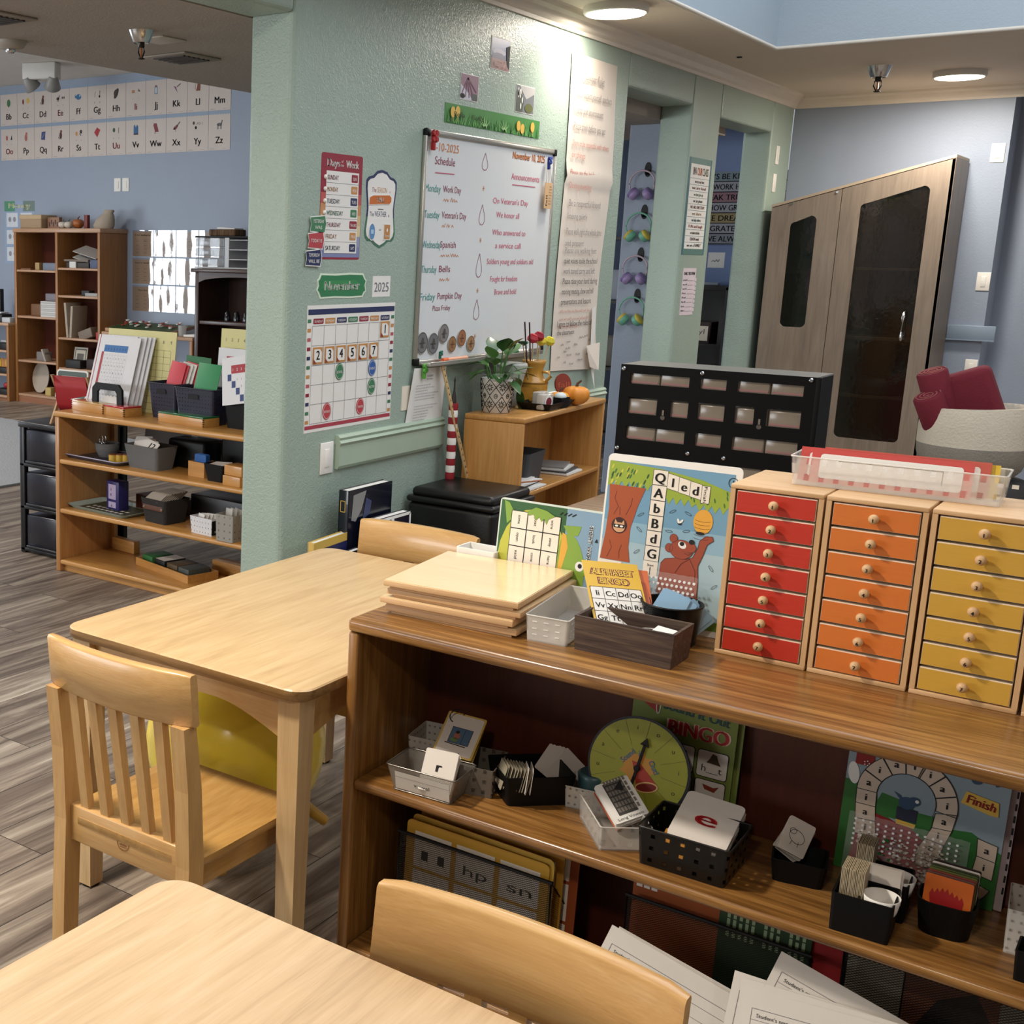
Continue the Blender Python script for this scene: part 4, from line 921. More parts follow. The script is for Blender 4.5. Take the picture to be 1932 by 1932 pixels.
quad([(.144, .142), (.176, .148), (.172, .118), (.142, .116)], 'a'); quad([(.142, .116), (.172, .118), (.164, .090), (.134, .094)], 'i'); quad([(.134, .094), (.164, .09), (.158, .066), (.124, .07)], 'a'); quad([(.124, .07), (.158, .066), (.158, .046), (.126, .044)], 'i')
for a0, s in ((205, 'i'), (240, 'a'), (274, 'i'), (308, 'a')): ringcell(a0, a0 + 33, s, .185, .052, .056, .026)
quad([(.209, .058), (.239, .052), (.240, .084), (.212, .088)], 'i'); quad([(.212, .088), (.240, .084), (.240, .112), (.210, .118)], 'a')
g.ell(.098, .152, .045, .045, SKG, .0010); g.poly([(.055, .14), (.06, .155), (.09, .15), (.12, .135), (.142, .135), (.14, .11), (.06, .115)], GRN, .0012)
g.rect(.086, .115, .118, .138, col('#1d2338', .5), .0018); g.poly([(.086, .115), (.118, .113), (.116, .105), (.088, .107)], GOLD, .0019); g.ell(.1, .147, .013, .011, BBL, .0020); g.ell(.111, .153, .009, .008, BBL, .0022); g.ell(.115, .154, .003, .003, WHITE, .0025); g.poly([(.09, .15), (.078, .163), (.09, .158)], BBL, .0021)
g.ell(.205, .226, .013, .009, BBL, .0012); g.ell(.196, .216, .008, .007, BBL, .0014); g.poly([(.21, .228), (.236, .218), (.225, .212)], BBL, .0013); g.poly([(.19, .226), (.186, .240), (.199, .234)], BBL, .0013); g.ell(.195, .218, .003, .002, WHITE, .0016)
g.poly([(.178, .172), (.184, .194), (.232, .186), (.234, .162), (.222, .162)], GOLD, .0014); g.txt('Finish', .207, .172, .015, RD2, .0019, w=.042, rot=-8, bold=.0007)
for x, y in ((.165, .03), (.218, .02), (.03, .2)):
    for k in range(5): g.ell(x + .004 * math.cos(k * 1.3), y + .004 * math.sin(k * 1.3), .0013, .0013, PAPER, .0017, 6)
obj('game_board', g, None, (-.438, 2.318, MZ + .001), (RD(86), 0, 0), label='green and grey track board with letters a and i, blue birds and a Finish banner', cat='game board', group='upright boards at the right of the middle shelf')
g = G(); g.box(0, .235, 0, .24, -.002, 0, col('#b9a9ab', .5)); 
for k in range(10): g.rect(.231, .03 + k * .021, .234, .042 + k * .021, INK, .0004)
obj('game_board', g, None, (-.415, 2.327, MZ + .001), (RD(86), 0, 0), label='pinkish board behind the track board, showing only at its right edge', cat='game board', group='upright boards at the right of the middle shelf')
# bumpy clear pouch in front of it
t = thing('clear_bag', 'clear bumpy pouch of white, green and blue beads in front of the track board', 'bag', (-.42, 2.298, MZ + .002), rot=(RD(82), 0, 0))
g = G(); vs = []; fs = []
for j in range(ny + 1 if False else 15):
    for i in range(27): vs.append((.185 * i / 26, .115 * j / 14, .01 + .004 * math.sin(i * 2.4) * math.sin(j * 2.1)))
for j in range(14):
    for i in range(26): a = j * 27 + i; fs.append((a, a + 1, a + 28, a + 27))
g.add(vs, fs, BUB, True); obj('pouch', g, t)
g = G(); bc = [col('#c9bfb4', .4), col('#c9bfb4', .4), col('#b5aba0', .4), col('#2c6a34', .4), col('#25407a', .4), GOLD]
for k in range(230):
    x, y = rnd.uniform(.02, .16), rnd.uniform(.01, .085); c = 3 if .055 < x < .075 and y > .03 else (4 if y < .022 and x > .08 else (5 if y < .035 and .07 < x < .1 else rnd.choice((0, 1, 2))))
    g.ball(.0034, bc[c], T=at(x, y, .013 + rnd.uniform(0, .003), rnd.uniform(0, 90)), n=6, sz=.6)
for j in range(6):
    for i in range(14): g.ball(.0026, BUBD, T=at(.012 + i * .012, .06 + j * .009, .015), n=6, sz=.5)
obj('beads', g, t, kind='stuff')
# caddies with cards and white cups
def caddy(x, y, rz, label, w=.086, d=.075):
    t = thing('black_caddy', label, 'caddy', (x, y, MZ), rz, group='black desk caddies')
    g = G(); g.tub(w, d, w + .004, d + .004, .066, .0025, DKP, .005); obj('caddy_body', g, t)
    g = G(); g.box(-.008, -.0055, -d / 2 + .003, d / 2 - .003, .003, .062, DKP); obj('divider', g, t)
    return t
caddy(-.347, 2.118, 3, 'front black caddy with a card block and white cup near the shelf edge')
caddy(-.343, 2.208, 3, 'black caddy with cards and a white cup directly behind the front caddy')
def cup(x, y, z, label):
    g = G(); g.lathe([(.016, 0), (.024, .02), (.0275, .042), (.0265, .042), (.022, .02), (.012, .004)], WHITE, 24); obj('white_cup', g, None, (x, y, z), (0, 0, 0), label=label, cat='cup', group='small white cups in the caddies')
cup(-.323, 2.112, MZ + .026, 'small white cup in the front black caddy'); cup(-.318, 2.202, MZ + .026, 'small white cup in the rear black caddy')
TAN = col('#b5a588', .6)
loosecards(16, -.386, 2.150, MZ + .004, .05, .098, TAN, 'thin tan wooden card in the block at the left of the front caddy', 'block of tan cards in the front caddy', 90, -87, (.0022, 0, 0), .4, name='tan_card', t=.0014, r=.001)
loosecards(12, -.384, 2.238, MZ + .012, .045, .098, TAN, 'thin tan wooden card in the block at the left of the rear caddy', 'block of tan cards in the rear caddy', 90, -87, (.0022, 0, 0), .4, name='tan_card', t=.0014, r=.001)
loosecards(4, -.362, 2.158, MZ + .03, .055, .062, CARD, ['plain cream card standing between the two caddies'] + ['cream card behind the plain one between the caddies'] * 3, 'cream cards between the caddies', 84, 3, (.001, .0025, 0), 1, name='cream_card', r=.002)
t = thing('black_bin', 'black round-cornered bin of coloured cards in front of the track board', 'bin', (-.243, 2.2, MZ), 5)
g = G(); g.tub(.072, .068, .086, .08, .058, .003, DKP, .025, n=6); obj('bin_body', g, t)
def leafpic(g, w, h): g.poly([(w * .15 + w * .7 * i / 14, h * .62 + (.006 if i % 2 else -.002) - abs(i - 6) * .0012) for i in range(15)] + [(w * .82, h * .1), (w * .2, h * .1)], col('#a31c1c', .5), .0006)
cc = ['#d0661f', '#6d4a44', '#8c3a2c', '#6a6a30', '#4c5a2c', '#3c3c20', '#e0d6c8', '#2a1512']
for k, c in enumerate(cc):
    g = G(); g.prism([(p[0] + .036, p[1] + .03) for p in rrect(.068, .056, .003)], -.0008, 0, col(c, .5))
    if k == 0: leafpic(g, .070, .056)
    obj('picture_card', g, None, (-.279 + k * .0005, 2.182 + k * .0052, MZ + .038 + k * .0015), (RD(84), 0, RD(-1)), label=['orange card with a red leaf', 'mauve-brown card behind the orange leaf card', 'red-brown card third in the round-cornered bin', 'olive card fourth in the round-cornered bin', 'dark green card fifth in the round-cornered bin', 'very dark green card sixth in the round-cornered bin', 'cream card near the back of the round-cornered bin', 'black-brown card furthest back in the round-cornered bin'][k], cat='card', group='coloured cards in the round-cornered bin')
# ---- right edge: clear box and dark frame
t = thing('clear_bin', 'clear perforated bin cut off at the right edge of the middle shelf', 'bin', (-.118, 2.24, MZ), 5)
g = G(); g.tub(.09, .1, .095, .105, .075, .002, CLEARD, .004); obj('bin_body', g, t)
g = G(); g.tub(.07, .05, .075, .055, .05, .003, DKP, .004); obj('black_bin', g, None, (-.10, 2.13, MZ), label='black bin at the right edge in front of the clear bin', cat='bin')

# ================================================================== BOTTOM SHELF
BZ = .062
MESHF = holes('black_expanded_mesh', '#050505', .0075, .0075, .80, .80, 1., diag=True)
def magfile(x, y, w, h, label, rz=0):
    t = thing('magazine_file', label, 'file holder', (x, y, BZ), rz, group='black mesh file holders')
    g = G(); g.box(0, w, -.0006, 0, .004, h, MESHF); obj('front_panel', g, t)
    g = G(); g.box(0, w, .1, .1006, .004, h * .6, MESHF); obj('rear_panel', g, t)
    for xx in (0, w):
        g = G(); g.add([(xx, 0, .004), (xx, .1, .004), (xx, .1, h * .6), (xx, 0, h)], [(0, 1, 2, 3)], MESHF); obj('side_panel', g, t)
    g = G(); g.box(0, w, 0, .1, 0, .004, BLACK); obj('base', g, t)
    g = G(); g.tube([(-.003, 0, h), (w + .003, 0, h)], .004, BLACK, 8)
    for xx in (0, w): g.tube([(xx, 0, 0), (xx, 0, h), (xx, .1, h * .6), (xx, .1, 0)], .0022, BLACK, 6)
    obj('rim', g, t)
    return t
magfile(-1.222, 2.135, .338, .255, 'black mesh file holder with yellow and orange bingo boards, left bottom shelf')
def bigb(x, y, c, label, w, h, rz=0, cells=3, hz=0, text=None, fr='#e2dcd2'):
    g = G(); g.prism([(p[0] + w / 2, p[1] + h / 2) for p in rrect(w, h, .012, 4)], -.002, 0, col(c, .5))
    cw = (w - .03 - (cells - 1) * .01) / cells if cells else 0
    for i in range(cells):
        for j in range(3):
            x0 = .02 + i * (cw + .008); y1 = h - .022 - j * .085
            g.rect(x0, y1 - .078, x0 + cw - .004, y1, col(fr, .6), .0005)
            if text: g.txt(text[(i + j * 3) % len(text)], x0 + cw / 2, y1 - .06, .022, INK, .001, w=cw * .6)
    return obj('bingo_board', g, None, (x, y, BZ + .006 + hz), (RD(88), 0, RD(rz)), label=label, cat='game board', group='bingo boards on the bottom shelf')
bigb(-1.215, 2.145, '#c99a32', 'yellow board at the front of the mesh file holder', .318, .274, 0, 3, 0, ['ll', 'hp', 'sn', 'tt', 'wh', 'mb'])
bigb(-1.208, 2.155, '#d4ab3f', 'second yellow board in the mesh file holder', .318, .284, -1, 0)
bigb(-1.20, 2.175, '#b8872c', 'third darker yellow board in the mesh file holder', .32, .29, 0, 3)
bigb(-1.20, 2.2, '#9c4a20', 'dark orange board leaning behind the yellow boards', .34, .325, 0, 3, 0, ['ap', 'n', 'e'])
bigb(-1.205, 2.215, '#8f3d1c', 'second dark orange board behind the yellow boards', .34, .33, 0, 0)
bigb(-1.21, 2.228, '#a0481f', 'dark orange board furthest back on the left of the bottom shelf', .34, .335, 0, 0)
magfile(-.745, 2.16, .32, .272, 'black mesh file holder of orange and green boards behind the loose papers')
g = G(); g.box(0, .165, 0, .335, -.002, 0, col('#9c4c1c', .5)); 
for k in range(3): g.rect(.006 + k * .014, .28, .017 + k * .014, .33, PAPER, .0005)
for k in range(4): g.ell(.075 + k * .008, .322, .0022, .0022, PAPER, .0007, 8); g.rect(.074 + k * .008, .286, .076 + k * .008, .316, col('#c77a4a', .6), .0007)
for k in range(2): g.ell(.125 + k * .01, .318, .0022, .0022, PAPER, .0007, 8); g.rect(.124 + k * .01, .29, .126 + k * .01, .312, col('#c77a4a', .6), .0007)
obj('bingo_board', g, None, (-.743, 2.172, BZ + .005), (RD(88), 0, 0), label='orange board with white dots in the middle file holder', cat='game board', group='bingo boards on the bottom shelf')
g = G(); g.box(0, .155, 0, .335, -.002, 0, col('#1f3a1c', .5))
for k in range(13):
    if k in (5, 9): continue
    g.scrib(0, 0, 0, 0, INK) if False else None
    for q in range(5): g.rect(.014 + k * .0105, .245 + q * .018, .0195 + k * .0105, .258 + q * .018 + (.003 if (k + q) % 3 else 0), col('#8fa07c', .6), .0007)
obj('text_board', g, None, (-.583, 2.166, BZ + .005), (RD(88), 0, 0), label='dark green board covered in sideways text', cat='game board')
g = G(); g.box(0, .05, 0, .325, -.002, 0, col('#8c1518', .5)); g.txt('Part 3', .025, .318, .006, PAPER, .0006, w=.03, al='l', rot=-90); obj('red_board', g, None, (-.428, 2.17, BZ + .005), (RD(88), 0, 0), label='narrow dark red board right of the green text board', cat='game board')
# right file with pale boards
magfile(-.372, 2.15, .31, .31, 'black mesh file holder of pale and brown boards at the bottom right')
g = G(); g.box(0, .085, 0, .32, -.002, 0, col('#a39a86', .6)); g.ell(.03, .312, .010, .003, INK, .0006); g.ell(.06, .308, .010, .003, INK, .0006); obj('pale_board', g, None, (-.37, 2.162, BZ + .005), (RD(88), 0, 0), label='pale grey-beige board standing in the right file holder', cat='game board')
g = G(); g.box(0, .135, 0, .32, -.002, 0, col('#7a4630', .6)); g.poly([(.02, .2), (.05, .26), (.1, .29), (.13, .24), (.12, .1), (.03, .1)], col('#2b2420', .6), .0006); obj('brown_board', g, None, (-.283, 2.165, BZ + .005), (RD(88), 0, 0), label='brown board with a dark animal shape in the right file holder', cat='game board')
g = G(); g.box(0, .09, 0, .31, -.002, 0, col('#9c9484', .6)); obj('pale_board', g, None, (-.148, 2.162, BZ + .005), (RD(88), 0, 0), label='pale board at the far right of the bottom shelf', cat='game board')
# loose papers, student records
def record(loc, rot, label, name='', w=.28, h=.216, nm=True):
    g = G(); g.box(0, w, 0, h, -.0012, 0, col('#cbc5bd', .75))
    g.line([(.014, .01), (w - .014, .01), (w - .014, h - .03), (.014, h - .03)], .0008, GREYINK, .0005, True)
    for k in range(7): g.line([(.014, h - .048 - k * .022), (w - .014, h - .048 - k * .022)], .0006, GREYINK, .0005)
    g.txt("Student's name", .05, h - .043, .0062, INK, .0008, w=.055)
    if nm: g.scrib(.09, h - .044, .17, .008, GREYINK, .0008, .0008, 22)
    for k in range(5): g.line([(.05 + k * .012, h - .07), (.05 + k * .012, h - .092)], .0006, GREYINK, .0005)
    g.txt('Level', .12, h - .088, .0055, INK, .0008); g.txt('Comments', w - .06, h - .1, .0055, INK, .0008, w=.03)
    return obj('record_sheet', g, None, loc, rot, label=label, cat='paper', group='loose record sheets on the bottom shelf')
# ---- loose papers in front of the bottom shelf files
record((-.745, 2.085, .298), (RD(52), RD(26), RD(4)), 'record sheet at the left with a handwritten name, top corner behind the near chair', w=.28, h=.216) if False else None
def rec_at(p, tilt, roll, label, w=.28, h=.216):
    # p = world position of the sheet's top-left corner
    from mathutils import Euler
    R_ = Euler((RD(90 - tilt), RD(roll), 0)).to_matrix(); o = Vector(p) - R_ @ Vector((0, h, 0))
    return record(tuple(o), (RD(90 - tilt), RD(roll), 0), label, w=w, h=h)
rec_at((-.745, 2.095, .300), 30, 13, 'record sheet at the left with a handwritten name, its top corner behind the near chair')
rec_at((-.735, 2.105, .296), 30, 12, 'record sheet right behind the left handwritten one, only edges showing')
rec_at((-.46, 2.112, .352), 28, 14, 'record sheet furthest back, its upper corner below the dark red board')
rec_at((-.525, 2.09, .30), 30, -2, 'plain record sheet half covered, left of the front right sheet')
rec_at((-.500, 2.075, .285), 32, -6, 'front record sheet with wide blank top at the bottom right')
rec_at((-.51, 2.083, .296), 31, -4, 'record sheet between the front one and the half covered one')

# ================================================================== GREEN WALL
def wallobj(name, g, y, z, label, cat, group=None, x=WX - .0004, roll=0): return obj(name, g, None, (x, y, z), ROT_W, label=label, cat=cat, group=group)
MRN = col('#8e2034', .5); OCH = col('#c28a4e', .5); NVY = col('#232c57', .5); GRNP = col('#3d7a55', .5)
# days of the week poster, x0 = 3.826..4.10, z 1.478..1.855
g = G(); w, h = .272, .378
g.prism([(p[0] + w / 2, p[1] + h / 2) for p in rrect(w, h, .010, 3)], 0, .001, MRN)
for k, c in enumerate(('#8e2034', '#8e2034', '#b5534f', '#c08a5e', '#d0b184', '#d9c79a', '#8f96b4', '#7b84ac')): g.rect(.002, h - .062 - (k + 1) * .0385, w - .002, h - .062 - k * .0385, col(c, .5), .0013)
g.rect(.034, .022, w - .024, h - .062, PAPER, .0016)
g.txt('Days', .078, h - .046, .028, WHITE, .0018, w=.082, bold=.0012); g.txt('of', .134, h - .03, .010, WHITE, .0018); g.txt('the', .134, h - .044, .010, WHITE, .0018, w=.018); g.txt('Week', .202, h - .046, .028, WHITE, .0018, w=.084, bold=.0012)
dd = [('SUNDAY', 'SUN', MRN), ('MONDAY', 'MON', OCH), ('TUESDAY', 'TUES', NVY), ('WEDNESDAY', 'WED', GRNP), ('THURSDAY', 'THURS', MRN), ('FRIDAY', 'FRI', OCH), ('SATURDAY', 'SAT', NVY)]
for k, (a, b, c) in enumerate(dd):
    y = h - .062 - (k + 1) * .042; g.line([(.034, y), (w - .024, y)], .001, INK, .002)
    g.txt(a, .042, y + .011, .017, c, .002, w=len(a) * .0118, al='l', bold=.0004); g.poly([(p[0] + w - .052, p[1] + y + .021) for p in rrect(.03 + .004 * len(b), .028, .004)], c, .002); g.txt(b, w - .052, y + .014, .012, WHITE, .0026, w=.008 * len(b))
t = thing('poster', 'Days of the Week poster with red header on the green wall', 'poster', (WX - .0004, 3.828, 1.478), rot=ROT_W); obj('sheet', g, t)
for k in range(4):
    g = G(); g.lathe([(.008, 0), (.008, .004), (.003, .007)], WHITE, 14, T=at(.026, h - .085 - k * .042, .0016)); obj('velcro_dot', g, t)
def flag(y, z, txts, c, label, tl):
    g = G(); g.poly([(0, .008), (.006, .03), (0, .055), (.09, .062), (.098, .035), (.09, .005)], c, .001); g.poly([(-.003, .005), (.004, .03), (-.003, .058), (.093, .066), (.102, .035), (.093, .001)], WHITE, .0004)
    for i, s in enumerate(txts): g.txt(s, .05, .037 - i * .022 if len(txts) > 1 else .026, .013, WHITE, .0018, w=.068 if len(s) > 6 else .045)
    return obj('day_marker', g, None, (WX + .007, y, z), (RD(90), RD(0), RD(90)), label=label, cat='sign', group='yesterday today tomorrow markers')
flag(3.762, 1.570, ['YESTERDAY', 'WAS'], GRNP, 'green YESTERDAY WAS marker at the left edge of the days poster', 0)
flag(3.752, 1.512, ['TODAY IS'], col('#b04048', .5), 'red TODAY IS marker below the green marker', 0)
flag(3.740, 1.450, ['TOMORROW', 'WILL BE'], NVY, 'navy TOMORROW WILL BE marker, lowest of the three markers', 0)
# season and weather sign
g = G(); w, h = .222, .295
def badge(s, inset):
    p = []
    for i in range(48):
        a = 2 * PI * i / 48; p.append((0, 0))
    t_ = [(-.5, -.30), (-.47, -.37), (-.40, -.41), (-.28, -.41), (-.16, -.46), (0, -.5), (.16, -.46), (.28, -.41), (.40, -.41), (.47, -.37), (.5, -.30), (.455, -.1), (.44, 0), (.455, .1), (.5, .27), (.49, .36), (.42, .40), (.28, .42), (.16, .48), (0, .5), (-.16, .48), (-.28, .42), (-.42, .40), (-.49, .36), (-.5, .27), (-.455, .1), (-.44, 0), (-.455, -.1)]
    return [(w / 2 + x * (w - inset), h / 2 + y * (h - inset)) for x, y in t_]
g.prism(badge(0, 0), 0, .001, NVY); g.poly([p for p in badge(0, 0) if p[1] < h * .5] + [], col('#3f6e56', .5), .0013); g.poly(badge(0, .022), PAPER, .0017)
g.txt('The', .058, h - .085, .018, MRN, .002, w=.03); g.txt('SEASON', .115, h - .085, .020, OCH, .002, w=.07); g.txt('is', .172, h - .085, .012, OCH, .002)
g.line([(.09, h * .5), (.13, h * .5)], .003, INK, .002); g.txt('The', .047, h - .175, .018, NVY, .002, w=.03); g.txt('WEATHER', .11, h - .175, .021, NVY, .002, w=.085); g.txt('is', .17, h - .175, .012, NVY, .002); g.txt('and', .11, h - .228, .008, INK, .002)
t = thing('wall_sign', 'white badge-shaped season and weather sign with navy and green border', 'sign', (WX - .0004, 4.128, 1.522), rot=ROT_W); obj('sheet', g, t)
g = G(); g.prism([(.02, h - .135), (.025, h - .103), (.05, h - .095), (.17, h - .09), (.185, h - .1), (.185, h - .118), (.17, h - .128), (.1, h - .13)], .002, .0035, WHITE); g.poly([(.024, h - .132), (.028, h - .105), (.05, h - .098), (.168, h - .093), (.181, h - .102), (.181, h - .117), (.168, h - .125), (.1, h - .127)], col('#c4692a', .5), .0042); g.txt('FALL', .105, h - .12, .018, WHITE, .005, w=.05, bold=.0006); obj('season_tag', g, t, label='orange tag reading FALL')
g = G(); g.prism(circ(.024, .034, 24, .052, .062), .002, .0035, WHITE); g.ell(.052, .062, .020, .030, col('#5a8ab8', .5), .0042); g.rect(.042, .054, .062, .07, col('#a8c4dc', .5), .0048); obj('weather_tag', g, t, label='blue oval weather tag')
g = G(); g.box(.135, .185, .032, .095, .002, .0035, WHITE); g.rect(.139, .036, .181, .091, col('#b9834c', .5), .0042); g.ell(.16, .07, .005, .007, WHITE, .0048); g.txt('Sunny', .16, .045, .009, WHITE, .0048, w=.03); obj('weather_tag', g, t, label='tan rectangular weather tag')
# November, 2025
g = G(); w, h = .335, .094
def plq(i): return [(w / 2 + x * (w - i) / 2, h / 2 + y * (h - i) / 2) for x, y in ((-.86, -1), (-.3, -.94), (.3, -1), (.86, -.96), (.93, -.62), (1, -.5), (.96, 0), (1, .4), (.93, .6), (.86, .96), (.3, 1), (-.3, .93), (-.86, .98), (-.92, .6), (-.98, .45), (-.95, 0), (-1, -.35), (-.93, -.6))]
g.prism(plq(0), 0, .002, col('#d8e4cf', .5)); g.poly(plq(.014), col('#2f7a4e', .5), .0026); g.poly([(p[0] * .8 + .02, p[1] * .6 + .02) for p in plq(.03)], col('#35864f', .5), .003); g.txt('November', w / 2, h * .33, .035, WHITE, .0036, w=.235, bold=.0012)
wallobj('month_card', g, 3.822, 1.335, 'green card reading November above the wall calendar', 'sign')
g = G(); g.box(0, .13, 0, .08, 0, .001, PAPER); g.txt('2025', .065, .02, .038, GREYINK, .0018, w=.105)
wallobj('year_card', g, 4.204, 1.336, 'white square card reading 2025 beside November', 'sign')
# calendar
g = G(); w, h = .608, .470
g.box(0, w, 0, h, 0, .001, PAPER); g.rect(.006, h - .034, w - .004, h - .014, NVY, .0016); g.rect(.004, .012, w - .004, .026, col('#a83c4c', .5), .0016)
pal = [GRNP, OCH, col('#b5585f', .5), MRN, NVY]
for k in range(12):
    y = h - .05 - k * .034; g.rect(.004, y - .013, .026, y, pal[k % 5], .0016); g.rect(w - .026, y - .013, w - .004, y, pal[(k + 0) % 5], .0016)
x0, x1, yt, yb = .034, w - .034, h - .075, .032
cw = (x1 - x0) / 7; ch = (yt - yb) / 5
for k in range(8): g.line([(x0 + k * cw, yb), (x0 + k * cw, yt)], .0013, GREYINK, .0018)
for k in range(6): g.line([(x0, yb + k * ch), (x1, yb + k * ch)], .0013, GREYINK, .0018)
for k, (s, c) in enumerate(zip(('SUNDAY', 'MONDAY', 'TUESDAY', 'WEDNESDAY', 'THURSDAY', 'FRIDAY', 'SATURDAY'), (MRN, OCH, NVY, GRNP, MRN, OCH, NVY))):
    g.poly([(p[0] + x0 + (k + .5) * cw, p[1] + yt + .017) for p in rrect(cw * .86, .02, .004)], c, .0018); g.txt(s, x0 + (k + .5) * cw, yt + .012, .0095, WHITE, .0024, w=cw * .7)
t = thing('wall_calendar', 'November wall calendar with striped border on the green wall', 'calendar', (WX - .0004, 3.770, .842), rot=ROT_W); obj('sheet', g, t)
for k, (cx_k, cy_k) in enumerate(((6, 4), (0, 3), (1, 3), (2, 3), (3, 3), (4, 3), (5, 3))):
    g = G(); x = x0 + cx_k * cw + cw * .1; y = yb + cy_k * ch + (.012 if k == 0 else .004); a, b = cw * .82, ch * .86
    g.box(x, x + a, y, y + b, .002, .003, OCH); g.rect(x + .007, y + .007, x + a - .007, y + b - .007, PAPER, .0036); g.poly([(x + .002, y + .002), (x + .022, y + .003), (x + .004, y + .02)], col('#8c3a24', .5), .004); g.poly([(x + a - .004, y + b - .003), (x + a - .02, y + b - .006), (x + a - .005, y + b - .02)], OCH, .004)
    g.txt(str(k + 1), x + a / 2, y + b * .27, .035, INK, .0044, bold=.001); obj('number_card', g, t)
for cx_k, cy_k, c, s in ((2, 2, GRNP, 'SCHOOL'), (5, 2, col('#2f5aa0', .5), 'EVENT'), (5, 1, GRNP, 'FIELD TRIP'), (1, 0, col('#b8404a', .5), 'BIRTHDAY'), (4, 0, col('#b8404a', .5), 'THANKSGIVING')):
    g = G(); x = x0 + (cx_k + .45) * cw; y = yb + (cy_k + .55) * ch; g.prism(circ(cw * .36, ch * .44, 28, x, y), .002, .003, c); g.ring(x, y, cw * .31, ch * .385, .0014, PAPER, .0036, 28); g.txt(s, x, y - .006, .010, PAPER, .0038, w=cw * .5); obj('event_sticker', g, t)
# light switches low and cover plates
def plate(y, z, h, label, wall='g', w=.07, n=1, group=None):
    g = G(); g.box(0, w, 0, h, 0, .006, WHITE, .0025)
    g2 = G(); g2.box(w * .32, w * .68, h * .22, h * .78, .006, .009, WHITE, .001)
    t = thing('wall_plate', label, 'switch plate', (WX, y, z) if wall == 'g' else (y, (YB if wall == 'b' else YL), z), rot=ROT_W if wall == 'g' else ROT_S, group=group or 'white wall plates')
    obj('cover', g, t); obj('rocker', g2, t); return t
plate(3.882, .672, .122, 'white switch plate below the calendar, left of the chair rail', w=.085)
plate(9.238, 2.144, .122, 'narrow white plate, upper of two on the green wall beyond the openings')
plate(9.232, 1.960, .122, 'narrow white plate, lower of two on the green wall beyond the openings')
plate(-1.433, 2.139, .118, 'cream wall plate high on the blue wall above the cabinet side', 'b', .078)
plate(-1.413, 1.33, .118, 'cream wall plate at mid height right of the tall cabinet', 'b', .078)
plate(-1.412, .765, .118, 'white outlet plate partly behind the red rolled fabric', 'b', .072)
plate(-8.405, 2.035, .122, 'left one of two white plates on the far blue wall', 'f', .085)
plate(-8.300, 2.035, .122, 'right one of two white plates on the far blue wall', 'f', .085)
# whiteboard
t = thing('whiteboard', 'large whiteboard with weekly schedule and announcements on the green wall', 'whiteboard', (WX - .0004, 4.530, 1.050), rot=ROT_W)
w, h = 1.215, .945; AL = col('#b9b6ae', .28, metal=.75)
WB = col('#d8dadb', .12, noise=.02)
g = G()
for x0_, x1_, y0_, y1_ in ((.02, w - .02, h - .024, h), (.02, w - .02, 0, .02), (0, .016, .02, h - .02), (w - .018, w, .02, h - .02)): g.box(x0_, x1_, y0_, y1_, 0, .02, AL, .005)
obj('frame', g, t)
g = G()
for x in (0, w - .03):
    for y in (0, h - .03): g.box(x - .001, x + .031, y - .001, y + .031, 0, .022, BLACK, .006)
obj('corner_cap', g, t)
g = G(); g.box(.05, w - .10, -.004, .006, .018, .065, AL, .002); g.box(.05, w - .10, .003, .014, .060, .065, AL, .002); obj('pen_tray', g, t)
g = G(); g.box(.01, w - .01, .01, h - .01, 0, .012, WB); zz = .0132
def ty(y): return y - 4.530
def tz(z): return z - 1.050
DKR = col('#8a3550', .8, noise=0); RDP = col('#c25a72', .8, noise=0)
g.txt('11-10-2025', ty(4.575), tz(1.915), .034, ORNG, zz, w=.235, al='l'); g.txt('Schedule', ty(4.70), tz(1.862), .033, DKR, zz, w=.165); g.line([(ty(4.622), tz(1.828)), (ty(4.782), tz(1.830))], .004, PINK, zz)
for (a, b, c), z in zip((('Monday', 'Work Day', 'Keri-n Luan'), ('Tuesday', "Veteran's Day", 'No School'), ('Wednesday', 'Spanish', 'Felicity Blaise'), ('Thursday', 'Bells', 'Lois Lee'), ('Friday', 'Pumpkin Day', '')), (1.752, 1.648, 1.528, 1.428, 1.316)):
    g.txt(a, ty(4.550), tz(z), .031, TEAL, zz, w=.125 if a != 'Wednesday' else .15, al='l'); g.txt(b, ty(4.695), tz(z + .003), .028, DKR, zz, w=.019 * len(b) if len(b) < 10 else .21, al='l')
    if c: g.scrib(ty(4.70), tz(z - .034), ty(4.70) + .011 * len(c), .017, ORNG, zz, .003)
g.txt('Pizza Friday', ty(4.66), tz(1.272), .022, DKR, zz, w=.15, al='l')
g.txt('November 10, 2025', ty(5.305), tz(1.928), .032, ORNG, zz, w=.325, al='l', bold=.0015); g.txt('Announcements', ty(5.445), tz(1.838), .030, RDP, zz, w=.285); g.line([(ty(5.315), tz(1.815)), (ty(5.55), tz(1.815))], .004, PINK, zz)
for s, a, b, z in (("On Veteran's Day", 5.142, 5.488, 1.728), ('We honor all', 5.18, 5.405, 1.668), ('Who answered to', 5.152, 5.48, 1.592), ('a service call', 5.188, 5.44, 1.535), ('Soldiers young and soldiers old', 5.118, 5.58, 1.465), ('Fought for freedom', 5.16, 5.427, 1.388), ('Brave and bold', 5.208, 5.422, 1.33)): g.txt(s, ty(a), tz(z), .026, RDP, zz, w=b - a, al='l')
for z1, z0 in ((1.933, 1.862), (1.718, 1.632), (1.51, 1.408), (1.312, 1.224)):
    c = (z1 + z0) / 2; p = [(ty(5.046) + .024 * math.sin(a) * (.55 - .45 * math.cos(a)) * 1.6, tz(c) + (z1 - z0) / 2 * math.cos(a)) for a in [2 * PI * i / 18 for i in range(18)]]
    g.line(p, .0028, DKR, zz, True)
